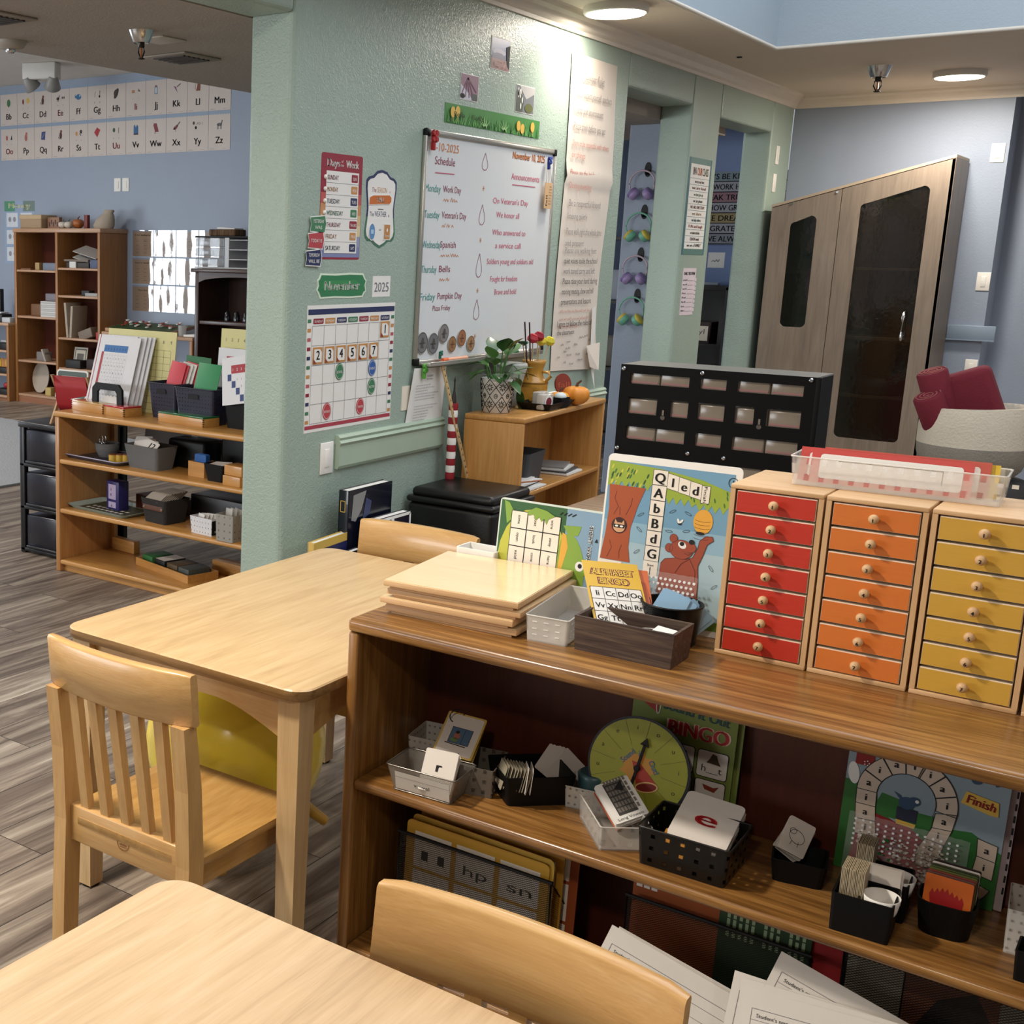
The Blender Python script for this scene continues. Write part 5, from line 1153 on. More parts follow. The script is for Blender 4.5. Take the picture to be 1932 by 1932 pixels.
for z in (1.786, 1.567, 1.35, 1.15):
    for a in (0, 60, 120): g.line([(ty(5.046) - .01 * math.cos(RD(a)), tz(z) - .012 * math.sin(RD(a))), (ty(5.046) + .01 * math.cos(RD(a)), tz(z) + .012 * math.sin(RD(a)))], .0022, ORNG, zz)
obj('panel', g, t)
for y, z, r, c, lb in ((4.580, 1.143, .044, '#77777a', 'large grey paper coin with a figure, leftmost on the whiteboard'), (4.672, 1.136, .044, '#77777a', 'large grey paper coin second from the left on the whiteboard'), (4.759, 1.175, .040, '#8a8384', 'grey paper coin raised above its neighbours'),
                       (4.836, 1.126, .034, '#a07650', 'copper paper coin left of the raised copper one'), (4.919, 1.149, .036, '#a86f4c', 'copper paper coin with a wavy line, the highest copper one'), (5.004, 1.121, .034, '#ad8560', 'rightmost copper paper coin behind the plant')):
    g = G(); g.prism(circ(r * 1.03, r * 1.03, 28), 0, .0012, col('#c9c4bc', .5)); g.ell(0, 0, r, r, col(c, .4, metal=.2), .0018, 28); g.ring(0, 0, r * .93, r * .93, .0015, INK, .0022, 28)
    g.poly([(-r * .3, -r * .5), (-r * .35, 0), (-r * .1, r * .5), (r * .2, r * .45), (r * .3, r * .1), (r * .15, -r * .2), (r * .3, -r * .55)], col('#4c4744' if r > .038 else '#7a5236', .5), .0022); g.scrib(-r * .6, -r * .1, r * .6, r * .15, INK, .0026, .0015)
    obj('paper_coin', g, None, (WX + .016, y, z), ROT_W, label=lb, cat='paper coin', group='paper coins on the whiteboard')
def clip(y, z, c, label, s=1.):
    g = G(); g.box(-.006 * s, .006 * s, -.02 * s, .02 * s, 0, .012, c, .003)
    for k in range(4):
        a = k * 90 + 45; g.ball(.008 * s, c, T=at(.010 * s * math.cos(RD(a)), .012 * s + .010 * s * math.sin(RD(a)), .012), n=8, sz=.6)
    g.ball(.006 * s, c, T=at(0, .012 * s, .015), n=8, sz=.6)
    obj('magnet_clip', g, None, (WX + .024, y, z), ROT_W, label=label, cat='clip', group='coloured magnet clips')
clip(4.567, 1.945, col('#a3161c', .35), 'red clip at the top left corner of the whiteboard', 1.7)
clip(5.64, 1.925, col('#1f3a8f', .35), 'blue clip at the top right corner of the whiteboard', 1.3)
clip(4.585, 1.022, col('#5aa83e', .35), 'bright green clip under the left end of the pen tray', 1.4)
clip(4.712, 1.085, col('#2f6f5e', .35), 'dark green clip on the left part of the pen tray', .8)
t = thing('hanging_tag', 'tan paper tag with lettering hanging on strings from the blue clip', 'tag', (WX + .03, 5.615, 1.722), rot=ROT_W)
g = G(); g.box(0, .078, 0, .118, 0, .002, col('#c9a57c', .7)); g.txt('fall', .03, .035, .018, INK, .0026, rot=90, w=.05)
for k in range(7): g.scrib(.042, .02 + k * .013, .07, .006, INK, .0026, .0012)
obj('tag_card', g, t)
g = G()
for a, b in ((.008, .01), (.03, .018), (.05, .03), (.07, .04)): g.tube([(a, .115, .001), (b, .2, .0)], .0012, col('#a59c92', .6), 5)
obj('string', g, t)
def marker(y, z, c, label, l=.13, body='#e6e2dc', rz=0):
    t = thing('marker_pen', label, 'marker', (WX + .045, y, z), rot=(0, 0, RD(90 + rz)), group='marker pens in the pen tray')
    g = G(); g.tube([(.03, 0, 0), (l, 0, 0)], .008, col(body, .4), 12); obj('barrel', g, t)
    g = G(); g.tube([(-.012, 0, 0), (.03, 0, 0)], .0085, c, 12); obj('cap', g, t)
marker(4.72, 1.066, col('#e0602c', .4), 'orange marker pen in the middle of the pen tray', body='#e6a88a', l=.2)
marker(5.38, 1.068, col('#1f6f45', .4), 'white marker with green cap at the right of the pen tray, behind the plant')
# rules chart, long paper with a fold
t = thing('paper_chart', 'long handwritten Classroom Rules paper chart right of the whiteboard', 'paper chart', (WX + .003, 5.868, .945), rot=ROT_W)
w, h = .56, 1.505; nx_, ny_ = 8, 40; vs = []; fs = []
for j in range(ny_ + 1):
    for i in range(nx_ + 1):
        u, v = i / nx_, j / ny_; z = .004 + .006 * math.sin(v * 9 + u * 2) * u + (.022 * math.exp(-((v - .635) / .012) ** 2)) + (.03 * max(0, u - .8) * 4 * max(0, .12 - v) * 6)
        vs.append((u * w - .01 * math.sin(v * 7) - (.03 * (1 - v) * u), v * h + (-.02 * u * (1 - v)), z))
for j in range(ny_):
    for i in range(nx_): a = j * (nx_ + 1) + i; fs.append((a, a + 1, a + nx_ + 2, a + nx_ + 1))
CH = col('#d9cec3', .75, noise=.04)
g = G(); g.add(vs, fs, CH, True); PI2 = col('#c98a80', .8, noise=0); GI = col('#8d8788', .8, noise=0)
g.txt('Classroom Rules', .25, 1.385, .045, GI, .012, w=.25)
for s, x, z_, hh, wd, m_ in (('Please respect yourself, teachers', .04, 1.31, .034, .44, GI), ('friends and environment', .05, 1.235, .034, .34, GI), ('Please think before you act', .05, 1.16, .036, .38, GI), ('Share or be respectful with others', .05, 1.085, .028, .44, PI2), ('or things', .05, 1.03, .028, .16, PI2), ('Please use the inside voice', .05, .945, .032, .38, PI2), ('During meeting', .05, .885, .03, .26, PI2),
                       ('Be a respectful friend', .06, .80, .034, .38, GI), ('listening quietly', .05, .74, .03, .24, GI), ('Please walk right the whole time', .05, .665, .034, .43, GI), ('and present', .05, .61, .03, .22, GI)):
    g.txt(s, x, z_, hh, m_, .013, w=wd, al='l')
for s, z_, wd, m_ in (('Please use walking feet', .505 + .02, .38, GI), ('quiet voices inside the school', .475, .40, INK), ('work toned carry and left', .425, .38, GREYINK), ('Please raise your hand during', .375, .42, INK), ('morning meeting, show and tell', .325, .38, INK), ('presentations and lessons', .275, .36, INK)): g.txt(s, .045, z_ + .05, .030, m_, .016, w=wd, al='l')
for k in range(3): g.scrib(.045, .285 - k * .038, .4 - .12 * (k == 2), .016, PI2, .012, .003)
g.txt('I agree to follow the rules of', .02, .215, .030, INK, .014, w=.42, al='l'); g.txt('the classroom', .03, .175, .026, INK, .014, w=.2, al='l')
for x, y in ((.3, .15), (.36, .155), (.15, .135), (.24, .115), (.42, .13), (.08, .12), (.14, .1), (.12, .085), (.4, .09), (.05, .06), (.16, .065), (.27, .065), (.4, .06), (.3, .035), (.13, .03), (.2, .02)): g.scrib(x, y, x + rnd.uniform(.03, .07), .012, INK, .014, .0022)
obj('sheet', g, t)
g = G(); g.add([(.42, .30, .02), (.49, .31, .01), (.50, .0, .02), (.46, -.12, .05), (.42, .02, .03)], [(0, 1, 2, 4), (4, 2, 3)], WHITE); g.add([(.36, .11, .03), (.53, .12, .03), (.47, -.02, .06), (.40, -.0, .04)], [(0, 1, 2, 3)], CH); obj('curled_corner', g, t)
# small photos + banner
PH = [(5.06, 2.284, .178, .132, 'small photo of a mountain under blue sky, highest of three on the green wall'), (4.812, 2.134, .156, .105, 'small photo of pink blossom, left above the green banner'), (5.318, 2.130, .185, .118, 'small photo of a waterfall, right above the green banner')]
for k, (y, z, w, h, lb) in enumerate(PH):
    g = G(); g.box(0, w, 0, h, 0, .002, WHITE)
    if k == 0:
        g.rect(.005, .045, w - .005, h - .004, col('#4a5d94', .4), .0026); g.ell(w * .42, .072, w * .34, .014, col('#a9a7bc', .5), .003); g.ell(w * .4, .05, w * .36, .02, col('#4a4a72', .5), .0032); g.rect(.005, .004, w - .005, .045, col('#8c5f5c', .5), .0034); g.poly([(w - .04, .1), (w - .005, .11), (w - .005, .01), (w - .03, .03)], INK, .004)
        for q in range(20): g.ell(rnd.uniform(.01, w - .03), rnd.uniform(.006, .04), .008, .003, col(rnd.choice(['#b88a84', '#6a4244']), .5), .0038, 8)
    elif k == 1:
        g.rect(.003, .003, w - .003, h - .003, col('#8d6a7c', .5), .0026); g.poly([(.003, .003), (.003, .06), (.07, .03), (.11, .003)], col('#c0c0cc', .5), .003); g.ell(.02, .015, .02, .01, INK, .0034)
        for a in (40, 60, 80, 100, 120): g.line([(.06, .09), (.06 + .1 * math.cos(RD(-a)), .09 + .08 * math.sin(RD(-a)))], .006, col('#6e3a54', .5), .0036)
        g.rect(.1, .004, w - .01, .03, col('#3f4a44', .5), .0038)
    else:
        g.rect(.003, .003, w - .003, h - .003, col('#70757a', .5), .0026); g.poly([(.003, .09), (.04, .1), (.08, .05), (.07, .003), (.003, .003)], col('#4a5048', .5), .003); g.poly([(.03, h - .003), (w - .003, h - .003), (w - .003, .09), (.1, .06)], col('#b5b2b0', .5), .0032)
        for q in range(8): g.ell(rnd.uniform(.02, .07), rnd.uniform(.01, .1), .006, .014, WHITE, .0036, 8)
        g.ell(.13, .025, .04, .02, col('#5c6030', .5), .0038)
    obj('photograph', g, None, (WX - .0004, y, z), ROT_W, label=lb, cat='photo', group='small photos on the green wall')
g = G(); w, h = .88, .078
g.box(0, w, 0, h, 0, .002, col('#3c8038', .5))
for k in range(150):
    x = rnd.uniform(.01, w - .02); a = rnd.uniform(.01, .05); g.poly([(x, .003), (x + .006, .003), (x + rnd.uniform(-.02, .03), min(h - .003, a + .02))], col(rnd.choice(['#2a6428', '#5aa24a', '#1f5426', '#74b45e', '#3c8038']), .5), .0025 + .00002 * k)
for x, y in ((.06, .045), (.1, .05), (.66, .04), (.70, .03), (.80, .045)):
    g.ell(x, y, .02, .022, GOLD, .0062); g.line([(x, y), (x + .004, .01)], .004, GOLD, .006)
for x in (.34, .52):
    for a in (40, 70, 100, 130, 150): g.poly([(x, .004), (x + .012, .004), (x + .06 * math.cos(RD(a)), .008 + .045 * math.sin(RD(a)))], col('#9ccb86', .5), .006)
g.txt('Bella    Fluffy', .2, .03, .02, col('#2a4a24', .8, noise=0), .0066, w=.26)
wallobj('banner', g, 4.695, 2.032, 'green grassy banner with yellow flowers above the whiteboard', 'banner')
# paper on green clip, plus card behind
g = G(); g.add([(0, 0, .004), (.29, .01, .012), (.282, .235, .03), (.03, .24, .02)], [(0, 1, 2, 3)], PAPER)
for k in range(12): g.scrib(.04, .165 - k * .012 if k < 6 else .15 - k * .012, .04 + rnd.uniform(.1, .2), .005, GREYINK, .027 - k * .001, .0012)
g.txt('NOVEMBER', .15, .2, .008, INK, .029, w=.05); g.txt('Birthdays', .15, .188, .007, INK, .028, w=.05)
wallobj('notice_sheet', g, 4.492, .800, 'white printed sheet hanging from the bright green clip', 'paper')
g = G(); g.box(0, .06, 0, .10, 0, .003, CREAM); wallobj('cream_card', g, 4.463, .868, 'cream card on the wall behind the hanging sheet', 'card')
# IN OUR CLASS and schedule on the pier
g = G(); w, h = .39, .56; TL = col('#3f6a78', .5)
g.box(0, w, 0, h, 0, .002, TL); g.rect(.02, .0, .37, h, col('#5c8078', .5), .0025); g.rect(.03, .035, w - .03, h - .035, PAPER, .003)
cs_ = ['#5a4a44', '#8a4a3c', '#7a8a80', '#4a4a4a', '#7a4a44', '#b58a3c', '#4a6a6a', '#a5403c', '#5a5a4a', '#5a3a3a', '#3a3a3a']
for k, s in enumerate(('IN', 'OUR', 'CLASS')): g.txt(s, (.10, .185, .285)[k], h - .098, .046, col(('#5a3a34', '#b5643c', '#6a6a50')[k], .8, noise=0), .0036, w=(.05, .08, .1)[k], bold=.002)
for k, s in enumerate(('we try our best', 'we are kind', 'we dont give up', 'we say please', 'WE ARE ONE TEAM', 'we share', 'we help others', 'FUN and laugh', 'we make mistakes', 'CREATIVE minds', 'we are a FAMILY')):
    y = h - .112 - (k + 1) * .037; g.line([(.035, y + .032), (w - .035, y + .032)], .002, TL, .0036); g.txt(s, w / 2, y + .006, .018, col(cs_[k], .8, noise=0), .0038, w=.16 + .08 * (k % 3 == 1), bold=.001)
wallobj('poster', g, 7.585, 1.527, 'teal bordered IN OUR CLASS poster on the pier between the openings', 'poster')
g = G(); w, h = .225, .28; g.box(0, w, 0, h, 0, .002, col('#d9cbd2', .6)); g.txt('DAILY ROUTINE', w / 2, h - .04, .018, INK, .003, w=.19, bold=.001)
for k in range(8): y = h - .075 - k * .026; g.scrib(.01, y, .08, .012, INK, .003, .003); g.line([(.09, y), (.19, y)], .0015, GREYINK, .003); g.box(w - .02, w + .012, y - .004, y + .014, .001, .004, col('#d9cbd2', .6))
wallobj('schedule_sheet', g, 7.648, 1.168, 'narrow pinkish routine sheet with name tabs below the IN OUR CLASS poster', 'paper')
# headphones on hooks
def headset(z, shell, pad, band, label):
    t = thing('headphones', label, 'headphones', (-2.985, 7.775, z), group='kids headphones hanging on hooks')
    g = G(); g.tube([(.078 * math.cos(a), -.02, .078 * math.sin(a)) for a in [RD(-25 + i * 230 / 22) for i in range(23)]], .0055, band, 8); obj('headband', g, t)
    for s in (-1, 1):
        T = at(s * .043, -.026, -.062, 0, s * -38, 0) @ at(0, 0, 0, 0, 90, 0)
        g = G(); g.lathe([(.024, -.024 * s), (.034, -.016 * s), (.037, 0), (.035, .008 * s)], shell, 20, T=T); e = obj('ear_cup', g, t)
        g = G(); g.lathe([(.034, .006 * s), (.038, .014 * s), (.034, .024 * s), (.018, .026 * s)], pad, 20, T=T); obj('cushion', g, e)
    return t
def hook(z, label):
    g = G(); g.prism(circ(.02, .044, 24), 0, .006, BLACK, smooth=True); g.tube([(0, -.022, .006), (0, -.03, .022), (0, -.022, .03)], .006, BLACK, 8)
    obj('wall_hook', g, None, (-2.972, 7.8, z), ROT_S, label=label, cat='hook', group='black oval wall hooks')
LIL = col('#9a86b4', .4); LIL2 = col('#7d6a9e', .45); MNT = col('#6fae94', .4); YLO = col('#cdb84c', .45); PKG = col('#b9a3ae', .4)
names = ('highest', 'second highest', 'third', 'lowest')
for k, z in enumerate((1.948, 1.696, 1.438, 1.185)):
    li = k % 2 == 0
    hook(z + .086, names[k] + ' black oval hook holding a headset on the blue partition')
    headset(z, LIL if li else MNT, LIL2 if li else YLO, PKG if li else MNT, ('lilac' if li else 'mint and yellow') + ' kids headphones, ' + names[k] + ' of the four on the partition')
# word boards beyond the second opening
cw_ = ['#6f8088', '#8f9098', '#87616a', '#8f9098', '#8f7f58', '#8f9098', '#7f828c']
for k, s in enumerate(('ALWAYS BE KIND', 'WORK HARD', 'SPEAK TRUTH', 'SHOW GRACE', 'LIVE DREAMS', 'BE GRATEFUL', 'LOVE ALWAYS')):
    g = G(); g.box(0, .86, 0, .07, 0, .012, col(cw_[k], .6)); g.box(-.002, .862, -.006, 0, 0, .013, INK)
    cx = (.445, .38, .355, .38, .39, .40, .40)[k] + .06
    g.txt(s, (.375, .48, .4375, .455, .44, .44, .44)[k], .014, .043, INK, .0126, w=.033 * len(s), bold=.001)
    obj('word_board', g, None, (-3.63, 10.02, 2.085 - k * .077), ROT_S, label='grey-toned wooden board lettered ' + s + ' seen through the second opening', cat='sign', group='lettered boards beyond the opening')
g = G(); g.box(0, .125, 0, .115, 0, .002, PAPER); g.scrib(.03, .045, .1, .02, INK, .003, .004); obj('notice_sheet', g, None, (-3.29, 10.0205, 1.44), ROT_S, label='small white sheet below the lettered boards beyond the opening', cat='paper')
# black shelf in the passage
t = thing('bookcase', 'black bookcase seen through the second opening', 'bookcase', (-3.60, 9.66, 0)); DB = col('#15110f', .5)
g = G(); g.box(0, .03, 0, .34, 0, 1.3, DB); g.box(.55, .58, 0, .34, 0, 1.3, DB); obj('side_panel', g, t)
g = G(); g.box(0, .58, -.005, .34, 1.28, 1.31, DB); obj('top_board', g, t)
g = G(); g.box(0, .58, .32, .34, 0, 1.3, DB); obj('back_panel', g, t)
for z in (.02, .45, .86): g = G(); g.box(.03, .55, 0, .32, z, z + .02, DB); obj('shelf', g, t)
def labbin(x, z, s, label):
    t = thing('storage_bin', label, 'bin', (x, 9.68, z), group='labelled bins in the black bookcase'); g = G(); g.tub(.2, .22, .22, .24, .16, .005, col('#3a2c28', .6), .01, T=at(0, .13, 0)); obj('bin_body', g, t)
    g = G(); g.box(-.09, .09, .006, .008, .02, .13, CREAM, T=at(0, 0, 0)); g.T = at(0, .0055, .05, 90); g.txt(s, 0, .02, .04, GREYINK, .0006, w=.13); obj('label_card', g, t, label='cream label card')
labbin(-3.22, 1.02 - .14, 'vinyl', 'dark bin with a cream name card, upper bin in the black bookcase'); labbin(-3.34, .64 - .17, 'art', 'dark bin with a cream name card, lower bin in the black bookcase')
g = G(); g.box(-.09, .09, 0, .05, 0, .02, col('#8a8f9a', .5), .004); obj('grey_container', g, None, (-3.2, 9.75, 1.311), label='low grey container on top of the black bookcase', cat='container')
# glimpse behind the partition: dark rack
t = thing('storage_rack', 'dark metal rack glimpsed at the left edge of the first opening', 'rack', (-3.62, 8.3, 0)); 
g = G()
for x in (0, .36):
    for y in (0, .3): g.box(x, x + .025, y, y + .025, 0, 1.7, DB)
obj('upright', g, t)
for z in (.3, .75, 1.2, 1.62): g = G(); g.box(0, .385, 0, .325, z, z + .02, DB); obj('shelf', g, t)
for k, z in enumerate((.32, .77, 1.22)):
    g = G(); g.box(-.14, .14, -.1, .1, 0, .2, col(('#2a2622', '#6a665e', '#9aa0b0')[k], .5), .01); obj('carton', g, None, (-3.42, 8.46, z + .002), label=('dark', 'grey', 'pale bluish')[k] + ' box on the dark rack beyond the first opening', cat='box', group='boxes on the dark rack')

# ================================================================== OTTOMAN, OAK SHELF UNDER THE WHITEBOARD
LTH = col('#0f0d0c', .38, bump=.15, bs=120.)
t = thing('storage_ottoman', 'black leatherette storage ottoman against the green wall', 'ottoman', (-2.43, 4.70, 0))
g = G(); g.box(-.2, .2, -.185, .185, .02, .485, LTH, .022, seg=3); obj('body', g, t)
g = G(); g.box(-.205, .205, -.19, .19, .485, .512, LTH, .012, seg=3); g.box(-.19, .19, -.175, .175, .505, .548, LTH, .02, seg=3); obj('lid', g, t)
for sx in (-1, 1):
    for sy in (-1, 1): g = G(); g.lathe([(.015, 0), (.02, .022)], BLACK, 12, T=at(sx * .16, sy * .15)); obj('foot', g, t)
t = thing('low_bookshelf', 'light oak two-shelf unit under the whiteboard holding the potted plant', 'bookshelf', (-2.300, 4.890, 0), 3.6 + 90)
# local x -> +Y (length 1.06), local y -> -X (depth .33)
L_, D_ = 1.03, .275
g = G(); g.box(0, L_, 0, D_, .805, .83, W_LOX, .007, seg=3); obj('top_board', g, t)
for x in (0, L_ - .022): g = G(); g.box(x, x + .022, .004, D_, 0, .805, W_LOZ, .004); obj('side_panel', g, t)
for z in (.04, .475): g = G(); g.box(.022, L_ - .022, .004, D_ - .015, z, z + .02, W_LOX, .005); obj('shelf', g, t)
g = G(); g.box(.022, L_ - .022, D_ - .014, D_, .04, .805, W_LOZ); obj('back_panel', g, t)
def gs(u, v, z=0):  # along the front edge, depth from the front, height
    a = RD(93.6); return (-2.300 + u * math.cos(a) - v * math.sin(a), 4.890 + u * math.sin(a) + v * math.cos(a), z)
# plant
px, py, _ = -2.49, 5.00, 0
t = thing('potted_plant', 'leafy green plant in a white pot with black tile pattern', 'plant', (px, py, .83))
PW = col('#d9d5cd', .35, coat=.4)
g = G(); g.lathe([(.052, 0), (.06, .004), (.072, .125), (.074, .15), (.070, .15), (.064, .12), (.05, .03)], PW, 36); pot = obj('pot', g, t)
g = G(); rr = lambda z: .0605 + (z - .004) * .098
def onpot(pts, w_):
    for a, b in zip(pts, pts[1:]):
        P = []
        for (s, z) in (a, b):
            an = s; r_q = rr(z) + .0012; P.append((r_q * math.cos(an), r_q * math.sin(an), z))
        g.tube(P, w_, INK, 5)
for k in range(8):
    a0 = k * PI / 4
    for j in range(2):
        zc = .04 + j * .075
        onpot([(a0, zc - .035), (a0 + PI / 8, zc), (a0, zc + .035)], .0015); onpot([(a0, zc - .035), (a0 - PI / 8, zc), (a0, zc + .035)], .0015)
        for q in range(8):
            b = q * PI / 4; onpot([(a0 + .08 * math.cos(b), zc + .006 * math.sin(b)), (a0 + .21 * math.cos(b), zc + .016 * math.sin(b))], .0018)
        zc2 = zc + .037
        if zc2 < .14: onpot([(a0 + PI / 8 + .1 * math.cos(q * PI / 4), zc2 + .01 * math.sin(q * PI / 4)) for q in range(9)], .0012); onpot([(a0 + PI / 8 - .02, zc2), (a0 + PI / 8 + .03, zc2 + .001)], .003)
obj('tile_pattern', g, pot)
g = G(); g.lathe([(.063, .128), (.01, .132)], col('#2b1f17', .9), 20); obj('soil', g, t)
LF = [col('#3e6a2e', .3, coat=.3), col('#5f8a48', .3, coat=.3), col('#2f5426', .3, coat=.3)]
prof_ = [(0, 0), (.1, .12), (.3, .42), (.5, .5), (.7, .42), (.88, .2), (1, 0)]
def leaf(g, base, az, el, L, wd, mat, curl=.5):
    vs = []; fs = []; n = 7
    for i in range(n):
        u, hw_ = prof_[i]; bend = -curl * u * u * L * .6
        for s, k in ((-1, 0), (0, 1), (1, 2)): vs.append((u * L, s * hw_ * wd, bend + (0 if s == 0 else .16 * wd * hw_)))
    for i in range(n - 1):
        for k in range(2): a = i * 3 + k; fs.append((a, a + 1, a + 4, a + 3))
    T = Matrix.Translation(base) @ Matrix.Rotation(RD(az), 4, 'Z') @ Matrix.Rotation(RD(-el), 4, 'Y')
    g.add(vs, fs, mat, True, T)
lv = [(20, 35, .105, .075), (75, 50, .1, .08), (130, 30, .11, .075), (-30, 20, .11, .08), (-80, 40, .10, .07), (-120, 20, .1, .07), (170, 35, .11, .07), (-160, 10, .09, .06), (50, 10, .12, .08), (100, 15, .13, .08), (88, -5, .15, .085), (-60, -5, .09, .065), (5, 60, .09, .08), (-100, 65, .08, .07), (145, 62, .09, .07), (-10, -25, .09, .06), (60, 72, .08, .08), (-45, 60, .09, .075), (118, -10, .12, .07), (-140, -20, .09, .06)]
for k, (az, el, L, wd) in enumerate(lv):
    hgt = .150 + .03 * math.sin(RD(max(el, 0))) + .05 * ((k * 7) % 5) / 4 + (.04 if el > 40 else 0); r0 = .025 + .03 * math.cos(RD(el))
    bx, by = r0 * math.cos(RD(az)), r0 * math.sin(RD(az))
    g = G(); g.tube([(bx * .3, by * .3, .13), (bx * .8, by * .8, hgt * .85), (bx, by, hgt)], .0028, LF[0], 6); st = obj('stem', g, t)
    g = G(); leaf(g, (bx, by, hgt), az, el, L, wd, LF[k % 3]); obj('leaf', g, st)
g = G(); g.tube([(.01, .03, .14), (.02, .1, .2), (.02, .16, .17), (.015, .18, .10)], .0025, LF[0], 6); st = obj('stem', g, t)
g = G(); leaf(g, (.015, .18, .10), 75, -78, .11, .05, LF[0], .1); obj('leaf', g, st)
# grey watering pitcher behind plant
g = G(); g.lathe([(.035, 0), (.05, .01), (.055, .07), (.075, .15), (.085, .19), (.08, .2), (.07, .19), (.05, .09)], clear('frosted_grey_plastic', '#b5b5ae', .8, .3), 28, ell=.8); obj('plastic_pitcher', g, None, (-2.555, 5.235, .83), label='frosted grey plastic pitcher behind the potted plant', cat='pitcher')
# yellow milk can with dowels
MC_ = col('#b8842c', .32, coat=.5); MCL = col('#cf9436', .35, coat=.4)
t = thing('milk_can', 'mustard yellow metal milk can vase holding sticks and paper roses', 'vase', (-2.505, 5.385, .83))
g = G(); g.lathe([(.062, 0), (.066, .004), (.066, .095), (.067, .105), (.055, .118), (.044, .135), (.042, .165), (.050, .190), (.056, .205), (.053, .205), (.040, .170), (.038, .14)], MC_, 32); obj('can_body', g, t)
g = G(); g.lathe([(.0675, .10), (.069, .104), (.0675, .108)], col('#8a5f1c', .3), 32, c0=False, c1=False); obj('band', g, t)
for s in (-1, 1): g = G(); g.tube([(s * .06, -.0, .11), (s * .085, -.005, .135), (s * .075, -.005, .155), (s * .045, 0, .155)], [.006, .009, .009, .006], MC_, 8); obj('handle', g, t)
g = G(); g.T = at(.0, -.0672, .02, 90); g.poly([(p[0], p[1] + .035) for p in rrect(.07, .06, .008)], MCL, .0004); obj('front_label', g, t)
def stick(x, y, lean_x, lean_y, L, r, mat, label, head=None, hc=None):
    t = thing('paper_rose' if head == 'rose' else 'drumstick', label, 'paper rose' if head == 'rose' else 'stick', (-2.505 + x, 5.385 + y, .85), group='sticks in the milk can' if head != 'rose' else 'paper roses in the milk can')
    g = G(); e = (lean_x, lean_y, L); g.tube([(0, 0, 0), e], r, mat, 8); obj('stick', g, t)
    if head == 'rose': g = G(); g.lathe([(.006, -.02), (.022, -.012), (.026, .004), (.018, .018), (.004, .012)], hc, 7, T=at(*e, 12, 20, 15), smooth=False); g.lathe([(.012, -.012), (.014, .02), (.003, .022)], hc, 6, T=at(*e, 12, 20, 40), smooth=False); obj('rose_head', g, t)
DOW = col('#b39a70', .6); DRM = col('#3d1a14', .35)
stick(-.01, -.012, .0, -.095, .362, .0035, DRM, 'dark red-brown stick leaning left in the milk can, the longer one')
stick(.0, -.005, .0, -.075, .360, .0035, DRM, 'dark red-brown stick leaning left in the milk can, the right one')
stick(0, 0, 0, -.035, .285, .0028, DOW, 'red paper rose on a thin stick, left of the two red ones', 'rose', col('#b5303c', .6))
stick(0, .005, 0, .022, .292, .0028, DOW, 'dark red paper rose standing straight up in the milk can', 'rose', col('#9c1f34', .6))
stick(.0, .01, .0, .04, .27, .0028, DOW, 'yellow paper rose half behind the dark red one', 'rose', col('#d9c23c', .6))
stick(0, .02, 0, .125, .265, .0028, DOW, 'yellow paper rose leaning furthest right', 'rose', col('#d9cc3c', .6))
t = thing('paper_leaf', 'dark green paper leaf on a stick leaning left in the milk can', 'paper leaf', (-2.505, 5.38, .85)); g = G(); g.tube([(0, 0, 0), (0, -.13, .27)], .0025, DOW, 6); obj('stick', g, t); g = G(); leaf(g, (0, -.115, .255), -90, 40, .06, .05, col('#1f4a34', .6)); leaf(g, (0, -.115, .255), 120, 40, .05, .045, col('#1f4a34', .6)); obj('leaf', g, t)
# black tray with small things, pumpkin
t = thing('black_tray', 'flat black tray in front of the plant on the oak unit', 'tray', (-2.41, 5.33, .83), 93.6)
g = G(); g.tub(.26, .13, .30, .165, .032, .003, BLACK, .008); obj('tray_body', g, t)
def soap(x, y, z, rz, label, m2):
    t = thing('candy_box', label, 'box', (x, y, z), rz, group='small clear boxes in the black tray'); g = G(); g.box(-.045, .045, -.018, .018, 0, .07, clear('clear_box_plastic', '#ddd8d0', .55, .2), .006); obj('box', g, t)
    g = G(); g.prism(circ(.03, .03, 20), .0185, .0195, WHITE, T=at(0, 0, .035, 90)); g.prism(circ(.024, .020, 16), .0196, .0202, m2, T=at(0, 0, .035, 90)); obj('sticker', g, t)
soap(-2.37, 5.23, .834, 85, 'small clear box with a dark red round sticker in the black tray', col('#7d1f2c', .5)); soap(-2.43, 5.31, .834, 88, 'pinkish clear box behind the one with the red sticker', col('#c9a08a', .5))
g = G(); g.tub(.06, .05, .07, .06, .045, .003, BLACK, .004); obj('black_box', g, None, (-2.36, 5.37, .834), (0, 0, RD(80)), label='small black open box at the right end of the black tray', cat='box')
g = G(); g.ball(.028, col('#c9d4d4', .5), n=14, sz=.8); obj('white_ball', g, None, (-2.36, 5.37, .834 + .045), label='pale glass ball sitting in the small black box', cat='ball')
def pumpkin(x, y, z, r, c, label, stem='#5a3a20', group=None, n=36):
    t = thing('pumpkin', label, 'pumpkin', (x, y, z), group=group or 'small decorative pumpkins'); pr = [(max(.001, r * math.sin(PI * k / 10)) ** 1 * 1.0, r * .78 * (1 - math.cos(PI * k / 10))) for k in range(11)]
    g = G(); g.lathe([(a, b if k < 8 else b - r * .06 * (k - 7)) for k, (a, b) in enumerate(pr)], col(c, .45), n, lobes=8 if n > 20 else 6, la=.12); obj('flesh', g, t)
    g = G(); g.tube([(0, 0, r * 1.35), (.05 * r, 0, r * 1.6), (.3 * r, .1 * r, r * 1.85)], [r * .14, r * .09, r * .07], col(stem, .7), 8); obj('stem', g, t); return t
pumpkin(-2.355, 5.53, .83, .062, '#d98a2e', 'orange pumpkin beside the black tray on the oak unit')
